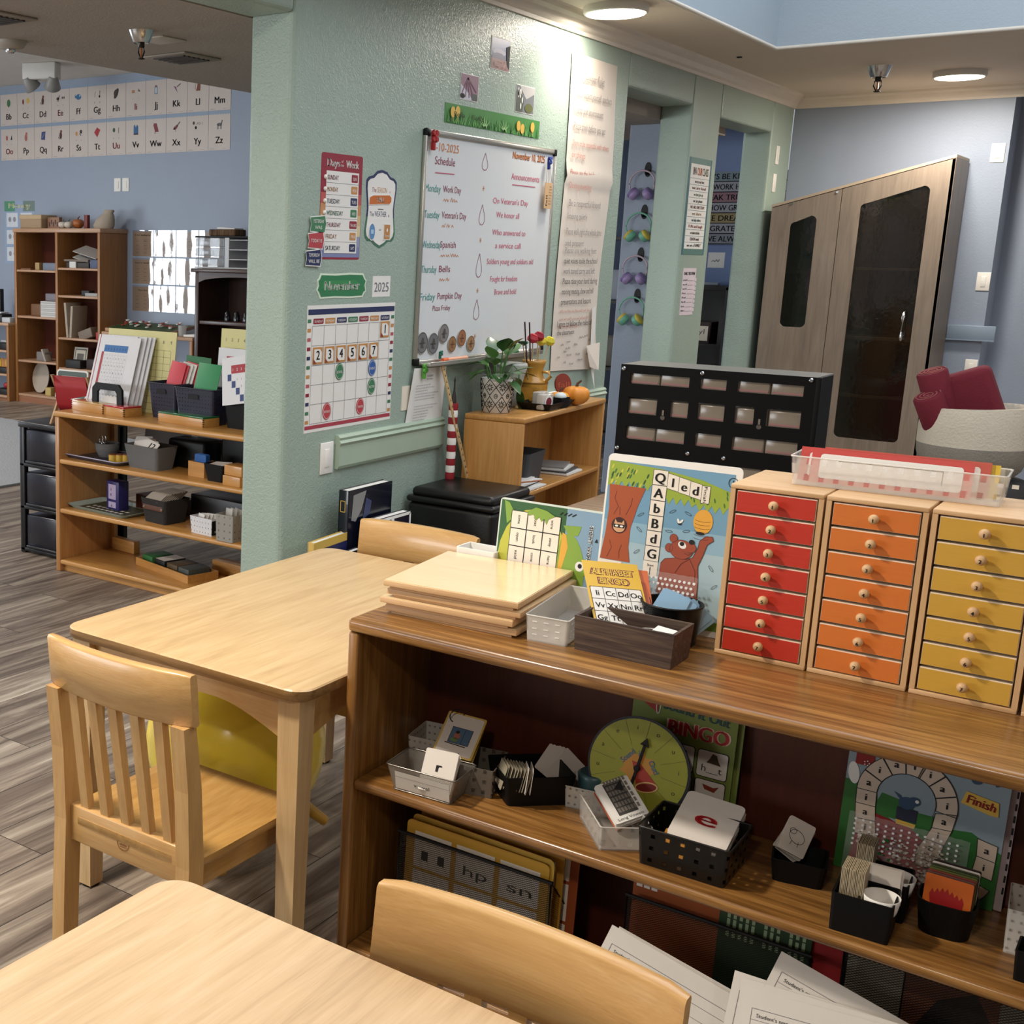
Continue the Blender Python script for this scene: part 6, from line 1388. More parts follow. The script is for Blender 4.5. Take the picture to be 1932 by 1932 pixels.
pumpkin(-2.40, 5.45, .83, .045, '#e09a3c', 'smaller orange pumpkin left of the larger one, behind the black tray')
g = G(); g.prism([(p[0], p[1]) for p in circ(.048, .05, 24)], 0, .008, col('#7c2c18', .6)); g.txt('fall', 0, -.015, .026, col('#a5502c', .6), .0088, w=.07); obj('fall_plaque', g, None, (-2.45, 5.585, .915), (RD(80), 0, RD(65)), label='round rust plaque with script lettering behind the pumpkins', cat='plaque')
g = G(); g.box(-.03, .03, -.02, .02, 0, .11, col('#1a1614', .4), .008); g.box(-.031, .031, -.0205, -.02, .03, .07, PAPER); obj('spray_bottle', g, None, (-2.58, 5.30, .83), (0, 0, RD(80)), label='dark bottle with a pale label behind the milk can, left side', cat='bottle')
g = G(); g.box(0, .22, 0, .12, 0, .008, PAPER, .002); obj('envelope', g, None, (-2.58, 5.74, .831), (0, 0, RD(95)), label='white envelope at the far end of the oak unit', cat='paper')
# contents of its middle shelf
t = thing('grey_bin', 'dark grey bin on the middle shelf of the light oak unit', 'bin', gs(.36, .17, .497), 95); g = G(); g.tub(.19, .17, .23, .2, .14, .004, col('#3d4044', .6), .02); obj('bin_body', g, t)
for k in range(5): g = G(); g.box(0, .3, 0, .22, 0, .006, (PAPER, PAPER, col('#2a2a2c', .5), PAPER, PAPER)[k]); obj('paper_pad', g, None, gs(.03 + .01 * (k % 2), .01 + .006 * k, .497 + k * .0065), (0, 0, RD(93.6 + (k * 5) % 7)), label=('lowest pad of paper in front of the grey bin', 'second pad of paper in front of the grey bin', 'dark clipboard in the pile in front of the grey bin', 'white pad above the dark clipboard', 'top white pad with a pencil in front of the grey bin')[k], cat='paper', group='pads of paper in the light oak unit')
g = G(); g.tube([(0, 0, 0), (.17, 0, 0)], .0035, col('#a8643c', .5), 6); obj('pencil', g, None, gs(.06, .06, .536), (0, 0, RD(70)), label='brown pencil lying on the top white pad', cat='pencil')
for k in range(4): g = G(); g.box(0, .2, 0, .14, 0, .008, (PAPER, col('#4a4a4a', .5), PAPER, col('#8a8a88', .5))[k]); obj('booklet', g, None, gs(.62 + .01 * k, .02 + .01 * k, .497 + k * .0085), (0, 0, RD(93.6 + k * 4)), label=('lowest white booklet', 'dark booklet', 'second white booklet', 'top grey booklet')[k] + ' in the pile at the right of the middle shelf', cat='booklet', group='booklets in the light oak unit')
for k, (u, c, n_) in enumerate(((.12, '#7c1f2a', 'dark red'), (.35, '#1f4a30', 'dark green'), (.6, '#8f9a90', 'pale grey'), (.8, '#173a2a', 'deep green'))): g = G(); g.box(-.07, .07, -.08, .08, 0, .14 + .02 * (k % 2), col(c, .5), .006); obj('craft_box', g, None, gs(u, .14, .062), (0, 0, RD(95)), label=n_ + ' box on the bottom shelf of the light oak unit', cat='box', group='boxes at the bottom of the light oak unit')
t = thing('red_basket', 'red plastic basket on the floor right of the light oak unit', 'basket', (-2.2, 6.15, 0), 10); g = G(); g.tub(.24, .2, .28, .24, .5, .004, col('#b5202a', .4), .03); obj('basket_body', g, t)
# yardstick and rolled flag standing on the ottoman
t = thing('yardstick', 'wooden yardstick leaning on the pen tray above the ottoman', 'ruler', (-2.56, 4.865, .549), rot=(RD(0), 0, 0))
from mathutils import Quaternion
a_ = Vector((-2.545, 4.872, .549)); b_ = Vector((-2.602, 4.70, 1.045)); dv = (b_ - a_); Lr = dv.length
zax = Vector((.97, .15, .15)); yax = dv.normalized(); xax = yax.cross(zax).normalized(); zax = xax.cross(yax)
t.matrix_world = Matrix.Translation(a_) @ Matrix((xax, yax, zax)).transposed().to_4x4()
g = G(); g.box(-.014, .014, 0, Lr, 0, .005, col('#c0a071', .55)); 
for k in range(18): g.rect(-.006, .02 + k * Lr / 18.5, .006, .024 + k * Lr / 18.5, INK, .0056); g.txt(str(36 - k), .002, .028 + k * Lr / 18.5, .008, INK, .0058, rot=90)
obj('ruler_body', g, t)
t = thing('rolled_flag', 'rolled red and white striped flag on a stick standing on the ottoman', 'flag', (-2.585, 4.79, .549))
g = G()
for k in range(11): g.lathe([(.019, .0 + k * .03), (.0205, .015 + k * .03), (.019, .03 + k * .03)], col('#8c1420', .6) if k % 2 == 0 else WHITE, 14)
obj('cloth', g, t)
g = G(); g.lathe([(.012, .33), (.009, .36), (.004, .385), (.003, .42), (.005, .425), (.001, .44)], col('#2a2420', .4), 12); obj('pole_tip', g, t)
# stack of atlases by the wall
def book(y0, z0, wd, ht, c, label, x=-2.56, th=.03, rz=0, cover=None, spine=None, z=.0):
    t = thing('book', label, 'book', (x, y0, z), rot=(0, 0, RD(90 + rz)), group='tall books standing by the green wall')
    g = G(); g.box(0, wd, 0, .003, 0, ht, c); g.box(0, wd, th - .003, th, 0, ht, c); g.box(0, .003, 0, th, 0, ht, c, .001); k_ = obj('cover', g, t)
    g = G(); g.box(.004, wd - .004, .003, th - .003, .004, ht - .004, PAPER); obj('pages', g, t)
    g = G(); g.T = at(0, -.0006, 0, 90)
    if cover: cover(g, wd, ht)
    g2 = G(); g2.T = at(-.0006, th, 0, 90, 0, -90)
    if spine: spine(g2, th, ht)
    if cover: obj('cover_print', g, t)
    if spine: obj('spine_print', g2, t)
    return t
DKN = col('#0e1120', .25, coat=.4)
# a wooden book crate under them so they reach the seen height
t = thing('book_crate', 'low dark crate holding the tall books behind the far table', 'crate', (-2.53, 4.14, 0), 90); g = G(); g.tub(.66, .16, .66, .16, .2, .008, col('#3a2c22', .6), .004); obj('crate_body', g, t)
book(3.92, 0, .31, .42, DKN, 'tall dark ATLAS book with a glossy cover, tallest of the books', -2.535, .045, 0, lambda g, w, h: (g.poly([(.03, h * .95), (.12, h * .97), (.09, h * .8), (.05, h * .7), (.02, h * .72)], col('#8a8a88', .4), .0004), g.poly([(.12, h * .9), (.16, h * .86), (.15, h * .74), (.1, h * .7)], col('#3a4266', .4), .0004)), lambda g, w, h: (g.txt('ATLAS', w * .35, h * .62, .024, PAPER, .0006, w=.13, al='l', rot=-90), g.line([(w * .2, h * .9), (w * .65, h * .9), (w * .65, h * .8), (w * .2, h * .8)], .003, GOLD, .0006, True)), z=.2)
book(3.985, 0, .30, .30, col('#1c1526', .3, coat=.3), 'white-edged dark purple book in front of the atlas', -2.475, .04, 0, lambda g, w, h: (g.line([(.008, h - .008), (w - .008, h - .008), (w - .008, .1), (.008, .1)], .012, WHITE, .0006), g.rect(w * .5, h - .05, w * .57, h - .01, WHITE, .0008)), lambda g, w, h: g.ell(w / 2, h * .9, .012, .012, col('#c9b5b8', .5), .0006), z=.2)
book(4.0, 0, .31, .235, col('#15131a', .4), 'black book with a white top edge, third from the wall', -2.43, .03, -2, z=.2)
book(4.02, 0, .32, .215, col('#101014', .4), 'black book, fourth from the wall', -2.395, .03, -2, z=.2)
book(4.05, 0, .31, .2, col('#b9923c', .5), 'mustard framed book, furthest from the wall', -2.36, .028, -2, z=.2)
def navy(g, w, h): g.rect(.02, .02, w - .02, h - .03, col('#1a2150', .4), .0005); g.poly([(w * .45, h * .7), (w * .52, h * .78), (w * .52, h * .62)], GOLD, .001); g.txt('ATLAS', w * .62, h * .66, .018, GOLD, .001, w=.06)
book(3.68, 0, .26, .26, col('#c9a64c', .5), 'yellow framed navy book lying left of the atlas', -2.52, .03, 4, navy, z=.2)
book(3.70, 0, .26, .2, col('#14161c', .35), 'black book in front of the yellow framed one', -2.47, .03, 4, lambda g, w, h: g.rect(.08, h - .05, w - .03, h - .01, col('#6a7074', .4), .0006), z=.2)
t = thing('book_crate', 'low dark crate holding the shorter books beside the pillar', 'crate', (-2.50, 3.80, 0), 94); g = G(); g.tub(.26, .12, .26, .12, .2, .008, col('#3a2c22', .6), .004); obj('crate_body', g, t)

# ================================================================== BLACK DRAWER ORGANIZER
t = thing('drawer_organizer', 'black small-parts organizer seen from behind with cut-out windows', 'organizer', (-1.285, 3.3, .82))
w, h, d = .49, .402, .16
DKO = col('#060505', .6, spec=.12)
wins = []
rows = [(.352, .379, 'w'), (.272, .316, 's'), (.203, .237, 'w'), (.125, .160, 'w'), (.045, .088, 's')]
for z0, z1, kd in rows:
    if kd == 'w': wins += [(.027, .184, z0, z1), (.212, .278, z0, z1), (.305, .463, z0, z1)]
    else: wins += [(.027, .105, z0, z1), (.141, .187, z0, z1), (.212, .279, z0, z1), (.305, .352, z0, z1), (.382, .463, z0, z1)]
g = G(); prev = 0
for z0, z1, kd in sorted(rows):
    g.box(0, w, 0, .003, prev, z0, DKO); xs = 0
    for a, b, c_, e_ in sorted(q for q in wins if q[2] == z0): g.box(xs, a, 0, .003, z0, z1, DKO); xs = b
    g.box(xs, w, 0, .003, z0, z1, DKO); prev = z1
g.box(0, w, 0, .003, prev, h, DKO); obj('back_plate', g, t)
g = G(); g.box(0, w, .003, d, h - .004, h, col('#6f6a62', .35)); g.box(0, w, .003, d, 0, .004, DKO); g.box(0, .004, .003, d, .004, h - .004, DKO); g.box(w - .004, w, .003, d, .004, h - .004, DKO); g.box(w, w + .012, -.004, 0.004, 0, h, DKO, .001); obj('case', g, t)
DRW = clear('smoky_drawer_plastic', '#918475', .78, .2); DRI = col('#8a5f5c', .5)
for r, (z0, z1, kd) in enumerate(rows):
    for x0_, wd_ in ((.023, .081), (.1065, .081), (.209, .072), (.301, .081), (.385, .081)):
        zc0 = z0 - .012
        g = G(); g.box(x0_, x0_ + wd_, .008, d - .01, zc0, zc0 + .052, DRW, .004); dr = obj('drawer', g, t)
        g = G(); g.box(x0_ + .004, x0_ + wd_ - .004, .0065, .0075, zc0 + .014, zc0 + .019, DRI); obj('contents', g, dr)
for x, z in ((.008, .39), (.215, .392), (.478, .394), (.008, .175), (.197, .18), (.289, .178)):
    g = G(); g.lathe([(.006, 0), (.006, .002), (.003, .0035)], CHROME, 12, T=at(x, 0, z, 90)); obj('screw', g, t)
for x in (.123, .367):
    g = G(); g.prism(circ(.006, .006, 14, x, .268), .0002, .001, col('#4a4038', .4), T=at(0, 0, 0, 90)); g.box(x - .0025, x + .0025, -.001, -.0002, .272, .288, col('#6a6058', .4)); obj('keyhole', g, t)

# ================================================================== TALL CABINET WITH SLANTED TOP
GOK = ('#73665b', '#877869', '#988979')
W_GZ = wood('grey_oak_laminate', GOK, 'z', .9, .5, .1, 11, .9); W_GY = wood('grey_oak_side', ('#6b5d50', '#7a6b5c', '#877868'), 'z', .9, .5, .1, 16, .8)
t = thing('tall_cabinet', 'tall grey-oak cabinet with slanted top and two dark glass doors', 'cabinet', (-2.6, 9.10, 0))
def zt(x): return 1.853 + (2.147 - 1.853) * (x / 1.06)
W_, D2 = 1.06, .44; xm = .43
def door(x0, x1, wx0, wx1, wz, gl, gr, name):
    # slab with a rounded cut-out: outer outline strip-meshed to inner outline
    yy = 0; n = 6
    inner = []
    zl0, zr0, zlt, zrt = wz
    cn = [((wx1, zrt), 0), ((wx0, zlt), 1), ((wx0, zl0), 2), ((wx1, zr0), 3)]; r = .035
    for (cx, cz), q in cn:
        sx = -1 if q in (0, 3) else 1; sz = -1 if q in (0, 1) else 1
        for i in range(n + 1):
            a = PI / 2 * (q + i / n); inner.append((cx + sx * r + r * math.cos(a), cz + sz * r + r * math.sin(a)))
    outer = []
    m_ = len(inner); xc, zc = (x0 + x1) / 2, (inner[0][1] + inner[n * 2 + 3][1]) / 2
    O = [(x1, zt(x1) - .006), (x0, zt(x0) - .006), (x0, .1), (x1, .1)]
    for q in range(4):
        for i in range(n + 1):
            a, b = O[q], O[(q + 1) % 4]; p_ = O[(q - 1) % 4]
            f = i / n
            if f <= .5: outer.append(tuple(O[q][k] + (p_[k] - O[q][k]) * (.5 - f) * .25 for k in (0, 1)))
            else: outer.append(tuple(O[q][k] + (b[k] - O[q][k]) * (f - .5) * .25 for k in (0, 1)))
    g = G(); th = .02
    for y0_, rev in ((0, False), (th, True)):
        vs = [(x, y0_, z) for x, z in outer] + [(x, y0_, z) for x, z in inner]
        fs = [(i, (i + 1) % m_, m_ + (i + 1) % m_, m_ + i) for i in range(m_)]; g.add(vs, fs, W_GZ)
    for ring_ in (outer, inner): g.loft([[(x, 0, z) for x, z in ring_], [(x, th, z) for x, z in ring_]], W_GZ, False, c0=False, c1=False)
    dd_ = obj('door', g, t)
    g = G(); g.add([(x, .01, z) for x, z in inner], [tuple(range(m_))], gl); obj('glass_pane', g, dd_, label='dark tinted glass pane')
    return dd_
GL1 = clear('dark_tinted_glass', '#0b0a09', .93, .05); GL2 = clear('brown_tinted_glass', '#1d1713', .84, .05)
d1 = door(.003, xm - .002, .13, .293, (1.062, 1.062, 1.757, 1.797), GL1, 0, 'l')
d2 = door(xm + .002, W_ - .003, .548, .938, (.347, .345, 1.873, 1.977), GL2, 0, 'r')
g = G(); g.tube([(0, 0, 0), (0, -.035, .004), (0, -.04, .03), (0, -.04, .15), (0, -.035, .176), (0, 0, .18)], .009, CHROME, 10, T=at(.885, 0, 1.01)); obj('handle', g, d2, label='chrome bar handle')
g = G(); g.add([(0, .0, .0)] * 0, [], W_GY) if False else None
def slantbox(g, x0, x1, y0, y1, dz0, dz1, mat, zb=None):
    v = [(x, y, (zb if zb is not None and k == 0 else zt(x) + (dz0 if k == 0 else dz1))) for x in (x0, x1) for y in (y0, y1) for k in (0, 1)]
    g.add(v, [(0, 1, 3, 2), (4, 6, 7, 5), (0, 4, 5, 1), (2, 3, 7, 6), (0, 2, 6, 4), (1, 5, 7, 3)], mat)
g = G(); slantbox(g, 0, .02, .021, D2, 0, 0, W_GY, 0.); obj('side_panel', g, t)
g = G(); slantbox(g, W_ - .02, W_, .0, D2, 0, 0, W_GY, 0.); obj('side_panel', g, t)
g = G(); slantbox(g, xm - .01, xm + .01, .021, D2, -.02, -.02, W_GY, 0.); obj('divider', g, t)
g = G(); slantbox(g, 0, W_, .0, D2 + .004, -.001, .016, col('#b5a28a', .5)); obj('top_board', g, t)
g = G(); slantbox(g, .02, W_ - .02, D2 - .01, D2, -.01, -.01, W_GY, 0.1); obj('back_panel', g, t)
g = G(); g.box(.02, W_ - .02, .02, D2 - .01, .08, .1, W_GY); g.box(.02, W_ - .02, .03, .05, 0, .08, W_GY); obj('plinth', g, t)
for x0_, x1_, z in ((.02, xm - .01, 1.42), (.02, xm - .01, 1.0), (xm + .01, W_ - .02, .62), (xm + .01, W_ - .02, 1.0), (xm + .01, W_ - .02, 1.45)): g = G(); g.box(x0_, x1_, .03, D2 - .01, z, z + .018, col('#9a8468', .5)); obj('shelf', g, t)
for x, z in ((.13, 1.875), (.40, 1.945)): g = G(); g.lathe([(.008, 0), (.008, .004)], CHROME, 12, T=at(x, 0, z, 90)); obj('screw_cap', g, t)
g = G(); g.lathe([(.17, 0), (.19, .03), (.19, .07), (.16, .11), (.08, .13)], col('#3a3a3e', .5), 28); obj('cushion', g, None, (-1.86, 9.32, .64), label='dark round cushion on the lower shelf behind the large glass door', cat='cushion')
for k in range(5): g = G(); g.box(-.012, .012, -.09, .09, 0, .24, col(('#7a3018', '#8a3a1c', '#5a2418', '#8a5a2c', '#6a2a1c')[k], .5)); obj('binder', g, None, (-2.50 + k * .032, 9.25, 1.02), label=('first', 'second', 'third', 'fourth', 'fifth')[k] + ' rust coloured binder from the left behind the small glass door', cat='binder', group='binders in the tall cabinet')
for k in range(3): g = G(); g.lathe([(.035, 0), (.04, .08), (.03, .1)], clear('jar_glass', '#d8dcdc', .5, .1), 16); obj('glass_jar', g, None, (-2.49 + k * .07, 9.25, 1.44), label=('left', 'middle', 'right')[k] + ' glass jar on the upper shelf behind the small glass door', cat='jar', group='jars in the tall cabinet')

# ================================================================== ROPE BASKET
t = thing('rope_basket', 'large cream and grey rope basket with blankets at the right edge', 'basket', (-1.035, 7.60, .40))
c1_, c2_ = col('#c9bfae', .85, bump=.9, bs=90.), col('#8b857b', .85, bump=.9, bs=90.)
ro1 = [(.19, 0), (.235, .05), (.258, .12), (.262, .17)]; ro2 = [(.262, .17), (.263, .25), (.258, .34), (.25, .37)]
g = G(); n = 40
def wob(pr, mat, c0=False):
    rg = []
    for r, z in pr:
        rg.append([(r * math.cos(2 * PI * i / n) * 1.0, r * .96 * math.sin(2 * PI * i / n), z + (.03 * math.cos(2 * PI * i / n) * max(0, z - .2) * 3)) for i in range(n)])
    g.loft(rg, mat, True, None, c0, False)
wob(ro1, c2_, True); obj('lower_band', g, t, label='grey lower band'); g = G(); wob(ro2, c1_); wob([(.25, .37), (.24, .372), (.242, .30), (.24, .2)], c1_); obj('upper_band', g, t, label='cream upper band')
g = G()
for s in (-1, 1): g.tube([(s * .24, -.05, .37), (s * .262, -.03, .40), (s * .262, .03, .40), (s * .24, .05, .37)], .009, c1_, 8)
obj('handle', g, t)
g = G(); g.lathe([(.27, 0), (.3, .05), (.31, .2), (.3, .36), (.26, .395)], col('#2c2a29', .7, bump=.3, bs=80.), 36, smooth=True); obj('round_pouf', g, None, (-1.035, 7.60, 0), label='round dark grey pouf under the rope basket', cat='pouf')
MR = col('#6a1226', .85, bump=.4, bs=120.); MRL = col('#8c4a48', .85, bump=.4, bs=120.)
def roll_(x, y, z, r, L, rx, ry, rz, label, m1):
    t = thing('rolled_blanket', label, 'blanket', (x, y, z), rot=(RD(rx), RD(ry), RD(rz)), group='rolled blankets in the rope basket'); g = G(); g.lathe([(r * .96, 0), (r, .01), (r, L - .01), (r * .9, L)], m1, 24); obj('roll', g, t)
    g = G(); g.tube([(r * (1 - k / 40) * .9 * math.cos(k * .55), r * (1 - k / 40) * .9 * math.sin(k * .55), L + .002) for k in range(34)], .0035, MRL, 5); obj('spiral_end', g, t)
roll_(-1.14, 7.57, .60, .075, .37, 12, -18, 0, 'upper small rolled maroon blanket at the left of the rope basket', MR)
roll_(-1.17, 7.50, .62, .072, .23, 20, -20, 0, 'lower maroon roll at the left rim of the rope basket', MR)
g = G(); g.box(-.13, .13, -.07, .07, 0, .42, MR, .04, seg=4); obj('folded_blanket', g, None, (-.97, 7.6, .56), (RD(5), RD(-22), 0), label='big maroon folded blanket leaning in the rope basket', cat='blanket')
# ================================================================== LEFT ROOM
W_LK = wood('left_unit_board', ('#b07a3c', '#c28c4a', '#d09c5b'), 'x', 1.5, .36, .3, 18, 1.)
W_LKZ = wood('left_unit_side', ('#a87240', '#b8834e', '#c6925b'), 'z', 1.5, .38, .25, 18, 1.)
t = thing('open_shelf_unit', 'light oak three-shelf unit of learning materials across the left room entrance', 'shelf unit', (-4.215, 3.99, 0), 0)
L_, D_, H_ = 1.20, .38, .764
g = G(); g.box(-.008, L_, -.006, D_, H_ - .026, H_, W_LK, .009, seg=3); obj('top_board', g, t)
for x in (0, L_ - .026): g = G(); g.box(x, x + .026, 0, D_, 0, H_ - .026, W_LKZ, .004); obj('side_panel', g, t)
for z in (.518, .283, .035): g = G(); g.box(.026, L_ - .026, .0, D_, z, z + .023, W_LK, .008, seg=3); obj('shelf', g, t)
for x in (.026, L_ - .046): g = G(); g.box(x, x + .02, D_ - .03, D_ - .005, .06, H_ - .03, W_LKZ); obj('rear_post', g, t)
g = G(); g.box(.026, L_ - .026, .03, .045, 0, .035, W_LK); obj('kick_board', g, t)
S1, S2, S3 = .541, .306, .058
# top row
def lbox(x, y, z, w, d, h, rz, c, label, cut=None):
    t = thing('wooden_box', label, 'box', (x, y, z), rz, group='small lidded wooden boxes on the left unit')
    g = G(); g.box(0, w, 0, d, 0, h - .008, W_LK, .001); obj('box_body', g, t)
    g = G(); g.box(.001, w - .001, .001, d - .001, h - .008, h, c, .0015); obj('lid', g, t, label='coloured lid' if c is not W_LK else None)
    g = G()
    for k in range(4):
        for xx in (0, w): g.box(xx - .0005, xx + .0005, .002, .007, .004 + k * .009, .008 + k * .009, INK); g.box(xx - .004 if xx else 0, xx if xx else .004, -.0006, .0004, .004 + k * .009, .008 + k * .009, INK)
    obj('finger_joints', g, t)
GNL = col('#22643a', .25, coat=.4); RDL = col('#b8343a', .2, coat=.5)
VAR = col('#c9a268', .15, coat=.6)
lbox(-4.20, 4.085, H_, .235, .105, .046, -8, VAR, 'varnished wooden box at the left front of the top board')
lbox(-3.975, 4.06, H_, .15, .11, .046, -7, RDL, 'wooden box with a glossy red lid')
lbox(-3.645, 4.07, H_, .285, .10, .045, -6, GNL, 'long wooden box with a dark green lid')
# number charts standing
def numchart(x, y, z, w, h, rz, tl, label, bg, kind):
    g = G(); g.box(0, w, 0, h, -.004, 0, bg)
    if kind == 'blue':
        g.rect(.03, h - .075, w - .07, h - .042, col('#2f6aa8', .5), .0006); g.rect(.018, .03, .032, h - .075, col('#a8303a', .5), .0006)
        for k in range(8):
            g.txt('1', .04 + k * .019, h - .066, .012, INK, .001)
            for j in range(8): g.txt(str((k * 3 + j * 2) % 9 + 1), .044 + k * .019, h - .11 - j * .034, .008, GREYINK, .0008)
        for k in range(9): g.line([(.035 + k * .019, .03), (.035 + k * .019, h - .08)], .0008, col('#b8b4b0', .8, noise=0), .0007); g.line([(.035, h - .09 - k * .034), (w - .075, h - .09 - k * .034)], .0008, col('#b8b4b0', .8, noise=0), .0007)
    elif kind == 'yellow':
        for k in range(9): g.txt(str(k + 1), .03 + k * (w - .06) / 8, h - .055, .015, GREYINK, .0008)
        for k in range(10): x_ = .022 + k * (w - .05) / 9; g.line([(x_, .02), (x_, h - .085)], .0016, col('#9a8a5a', .7, noise=0), .0006); y_ = h - .085 - k * (h - .1) / 9; g.line([(.022, y_), (w - .028, y_)], .0016, col('#9a8a5a', .7, noise=0), .0006)
    elif kind == 'stair':
        g.rect(.05, h - .07, w - .02, h - .035, col('#a51f2a', .5), .0006)
        for k in range(9):
            g.rect(.03 + k * .022, h - .1 - k * .03, .05 + k * .022, h - .072 - k * .03, col('#1f3470', .5), .0006); g.txt(str(k + 1), .06 + k * .022, h - .06, .012, PAPER, .001)
            for j in range(k): g.txt(str(j + 1), .06 + k * .022, h - .1 - j * .03, .009, GREYINK, .0008)
    return obj('number_chart', g, None, (x, y, z), (RD(90 - tl), 0, RD(rz)), label=label, cat='chart', group='number charts standing on the left unit')
YP = col('#d6cf94', .6); WHB = col('#d9d9dc', .5)
numchart(-4.165, 4.15, H_, .255, .355, -4, 8, 'white chart with blue header and red side strip, frontmost on the left', WHB, 'blue').rotation_euler = (RD(73), 0, RD(-2))
for k, (dx, lb) in enumerate(((-.022, 'white board with a red edge line left of the blue header chart'), (.016, 'white board just behind the blue header chart, right side'), (.030, 'second white board behind the blue header chart'), (.044, 'third white board behind the blue header chart'))):
    g = G(); g.box(0, .255, 0, .36, -.004, 0, WHB); g.rect(.012, 0, .016, .36, col('#a8303a', .5), .0006); obj('number_chart', g, None, (-4.165 + dx * 1.3, 4.157 + k * .009, H_), (RD(73), 0, RD(-2)), label=lb, cat='chart', group='number charts standing on the left unit')
o = numchart(-4.17, 4.265, H_, .435, .375, -3, 4, 'large pale yellow grid chart behind the white charts', YP, 'yellow'); o.rotation_euler = (RD(84), 0, RD(-1))
o = numchart(-3.50, 4.30, H_, .33, .405, 0, 4, 'pale yellow grid chart at the right, partly behind the green pillar', YP, 'yellow')
o = numchart(-3.475, 4.25, H_, .30, .325, -3, 5, 'white chart with red header and blue steps, behind the tilted one', WHB, 'stair')
o = numchart(-3.285, 4.075, H_ + .10, .26, .20, -4, 22, 'tilted white chart with red header and blue staircase squares', WHB, 'stair'); o.rotation_euler = (RD(80), RD(-10), 0)
# black stand with cards
t = thing('card_stand', 'black arched stand holding a white deckle-edged card', 'stand', (-3.985, 4.105, H_), -4)
t.scale = (1.25, 1.1, 1.12)
g = G(); g.tube([(-.075, 0, 0), (-.072, 0, .09), (-.05, 0, .112), (.05, 0, .112), (.072, 0, .09), (.075, 0, 0)], .0, BLACK, 4) if False else g.loft([[(x * 1., -.006, z) for x, z in ((-.082, 0), (-.08, .1), (-.06, .122), (.06, .122), (.08, .1), (.082, 0), (.055, 0), (.053, .085), (.045, .095), (-.045, .095), (-.053, .085), (-.055, 0))], [(x * 1., .006, z) for x, z in ((-.082, 0), (-.08, .1), (-.06, .122), (.06, .122), (.08, .1), (.082, 0), (.055, 0), (.053, .085), (.045, .095), (-.045, .095), (-.053, .085), (-.055, 0))]], BLACK, False)
g.box(-.08, .08, -.005, .07, 0, .006, BLACK); obj('frame', g, t)
g = G(); g.poly([(-.045, 0), (.045, 0), (.045, .055)] + [(.045 - k * .009, .055 + (.006 if k % 2 else 0)) for k in range(1, 10)] + [(-.045, .055)], PAPER, 0, T=at(0, .012, .012, 84)); obj('deckle_card', g, t, label='white deckle-edged card')
# two dark bins with folders
NB = col('#262638', .5)
def dbin(x, y, rz, label, w=.17, d=.14, h=.135):
    t = thing('handled_bin', label, 'bin', (x, y, H_), rz, group='dark navy handled bins'); g = G(); g.tub(w - .03, d - .03, w, d, h, .003, holes('navy_perforated_plastic', '#262638', .017, .017, .22, .22, 1., hole_alpha=.25), .015); obj('bin_body', g, t)
    g = G(); g.tube([(a, b, h) for a, b in rrect(w + .002, d + .002, .016, 3)], .003, NB, 6, closed=True); obj('rim', g, t)
    g = G(); g.poly([(p[0], p[1]) for p in rrect(.06, .022, .009, 3)], INK, 0, T=at(0, -d / 2 - .0005, h - .035, 96)); obj('handle_slot', g, t)
dbin(-3.685, 4.205, -4, 'dark navy handled bin with the red folder, left of two', .18, .13, .157)
dbin(-3.465, 4.165, -3, 'dark navy handled bin with the green folder, right of two', .235, .13, .155)
def folder(x, y, z, w, h, rot, c, label):
    g = G(); g.box(0, w, 0, h, -.003, 0, c, .001); obj('folder', g, None, (x, y, z), rot, label=label, cat='folder', group='coloured folders in the navy bins')
CRL = col('#cf4450', .5); GRF = col('#2f8a56', .5); GRD = col('#1f6a3e', .5)
folder(-3.725, 4.165, H_ + .03, .09, .235, (RD(76), RD(7), RD(-3)), CRL, 'coral red folder leaning in the left navy bin')
for k in range(4): folder(-3.712 + k * .014, 4.173 + k * .009, H_ + .03, .085, .228 + .002 * k, (RD(76), RD(8), RD(-3)), (CRL, PAPER, PAPER, CRL)[k], ('second coral folder behind the first', 'cream folder edge behind the coral ones', 'second cream folder edge behind the coral ones', 'coral folder furthest right in the left navy bin')[k])
folder(-3.52, 4.125, H_ + .03, .135, .24, (RD(75), RD(2), RD(-3)), GRF, 'bright green folder in the right navy bin')
folder(-3.665, 4.255, H_ + .02, .15, .26, (RD(86), RD(2), RD(-3)), GRD, 'dark green folder behind the bright green one')
g = G(); g.tub(.2, .15, .22, .17, .12, .004, DKP, .01); obj('black_bin', g, None, (-3.20, 4.2, H_), label='black bin under the tilted chart beside the pillar', cat='bin')
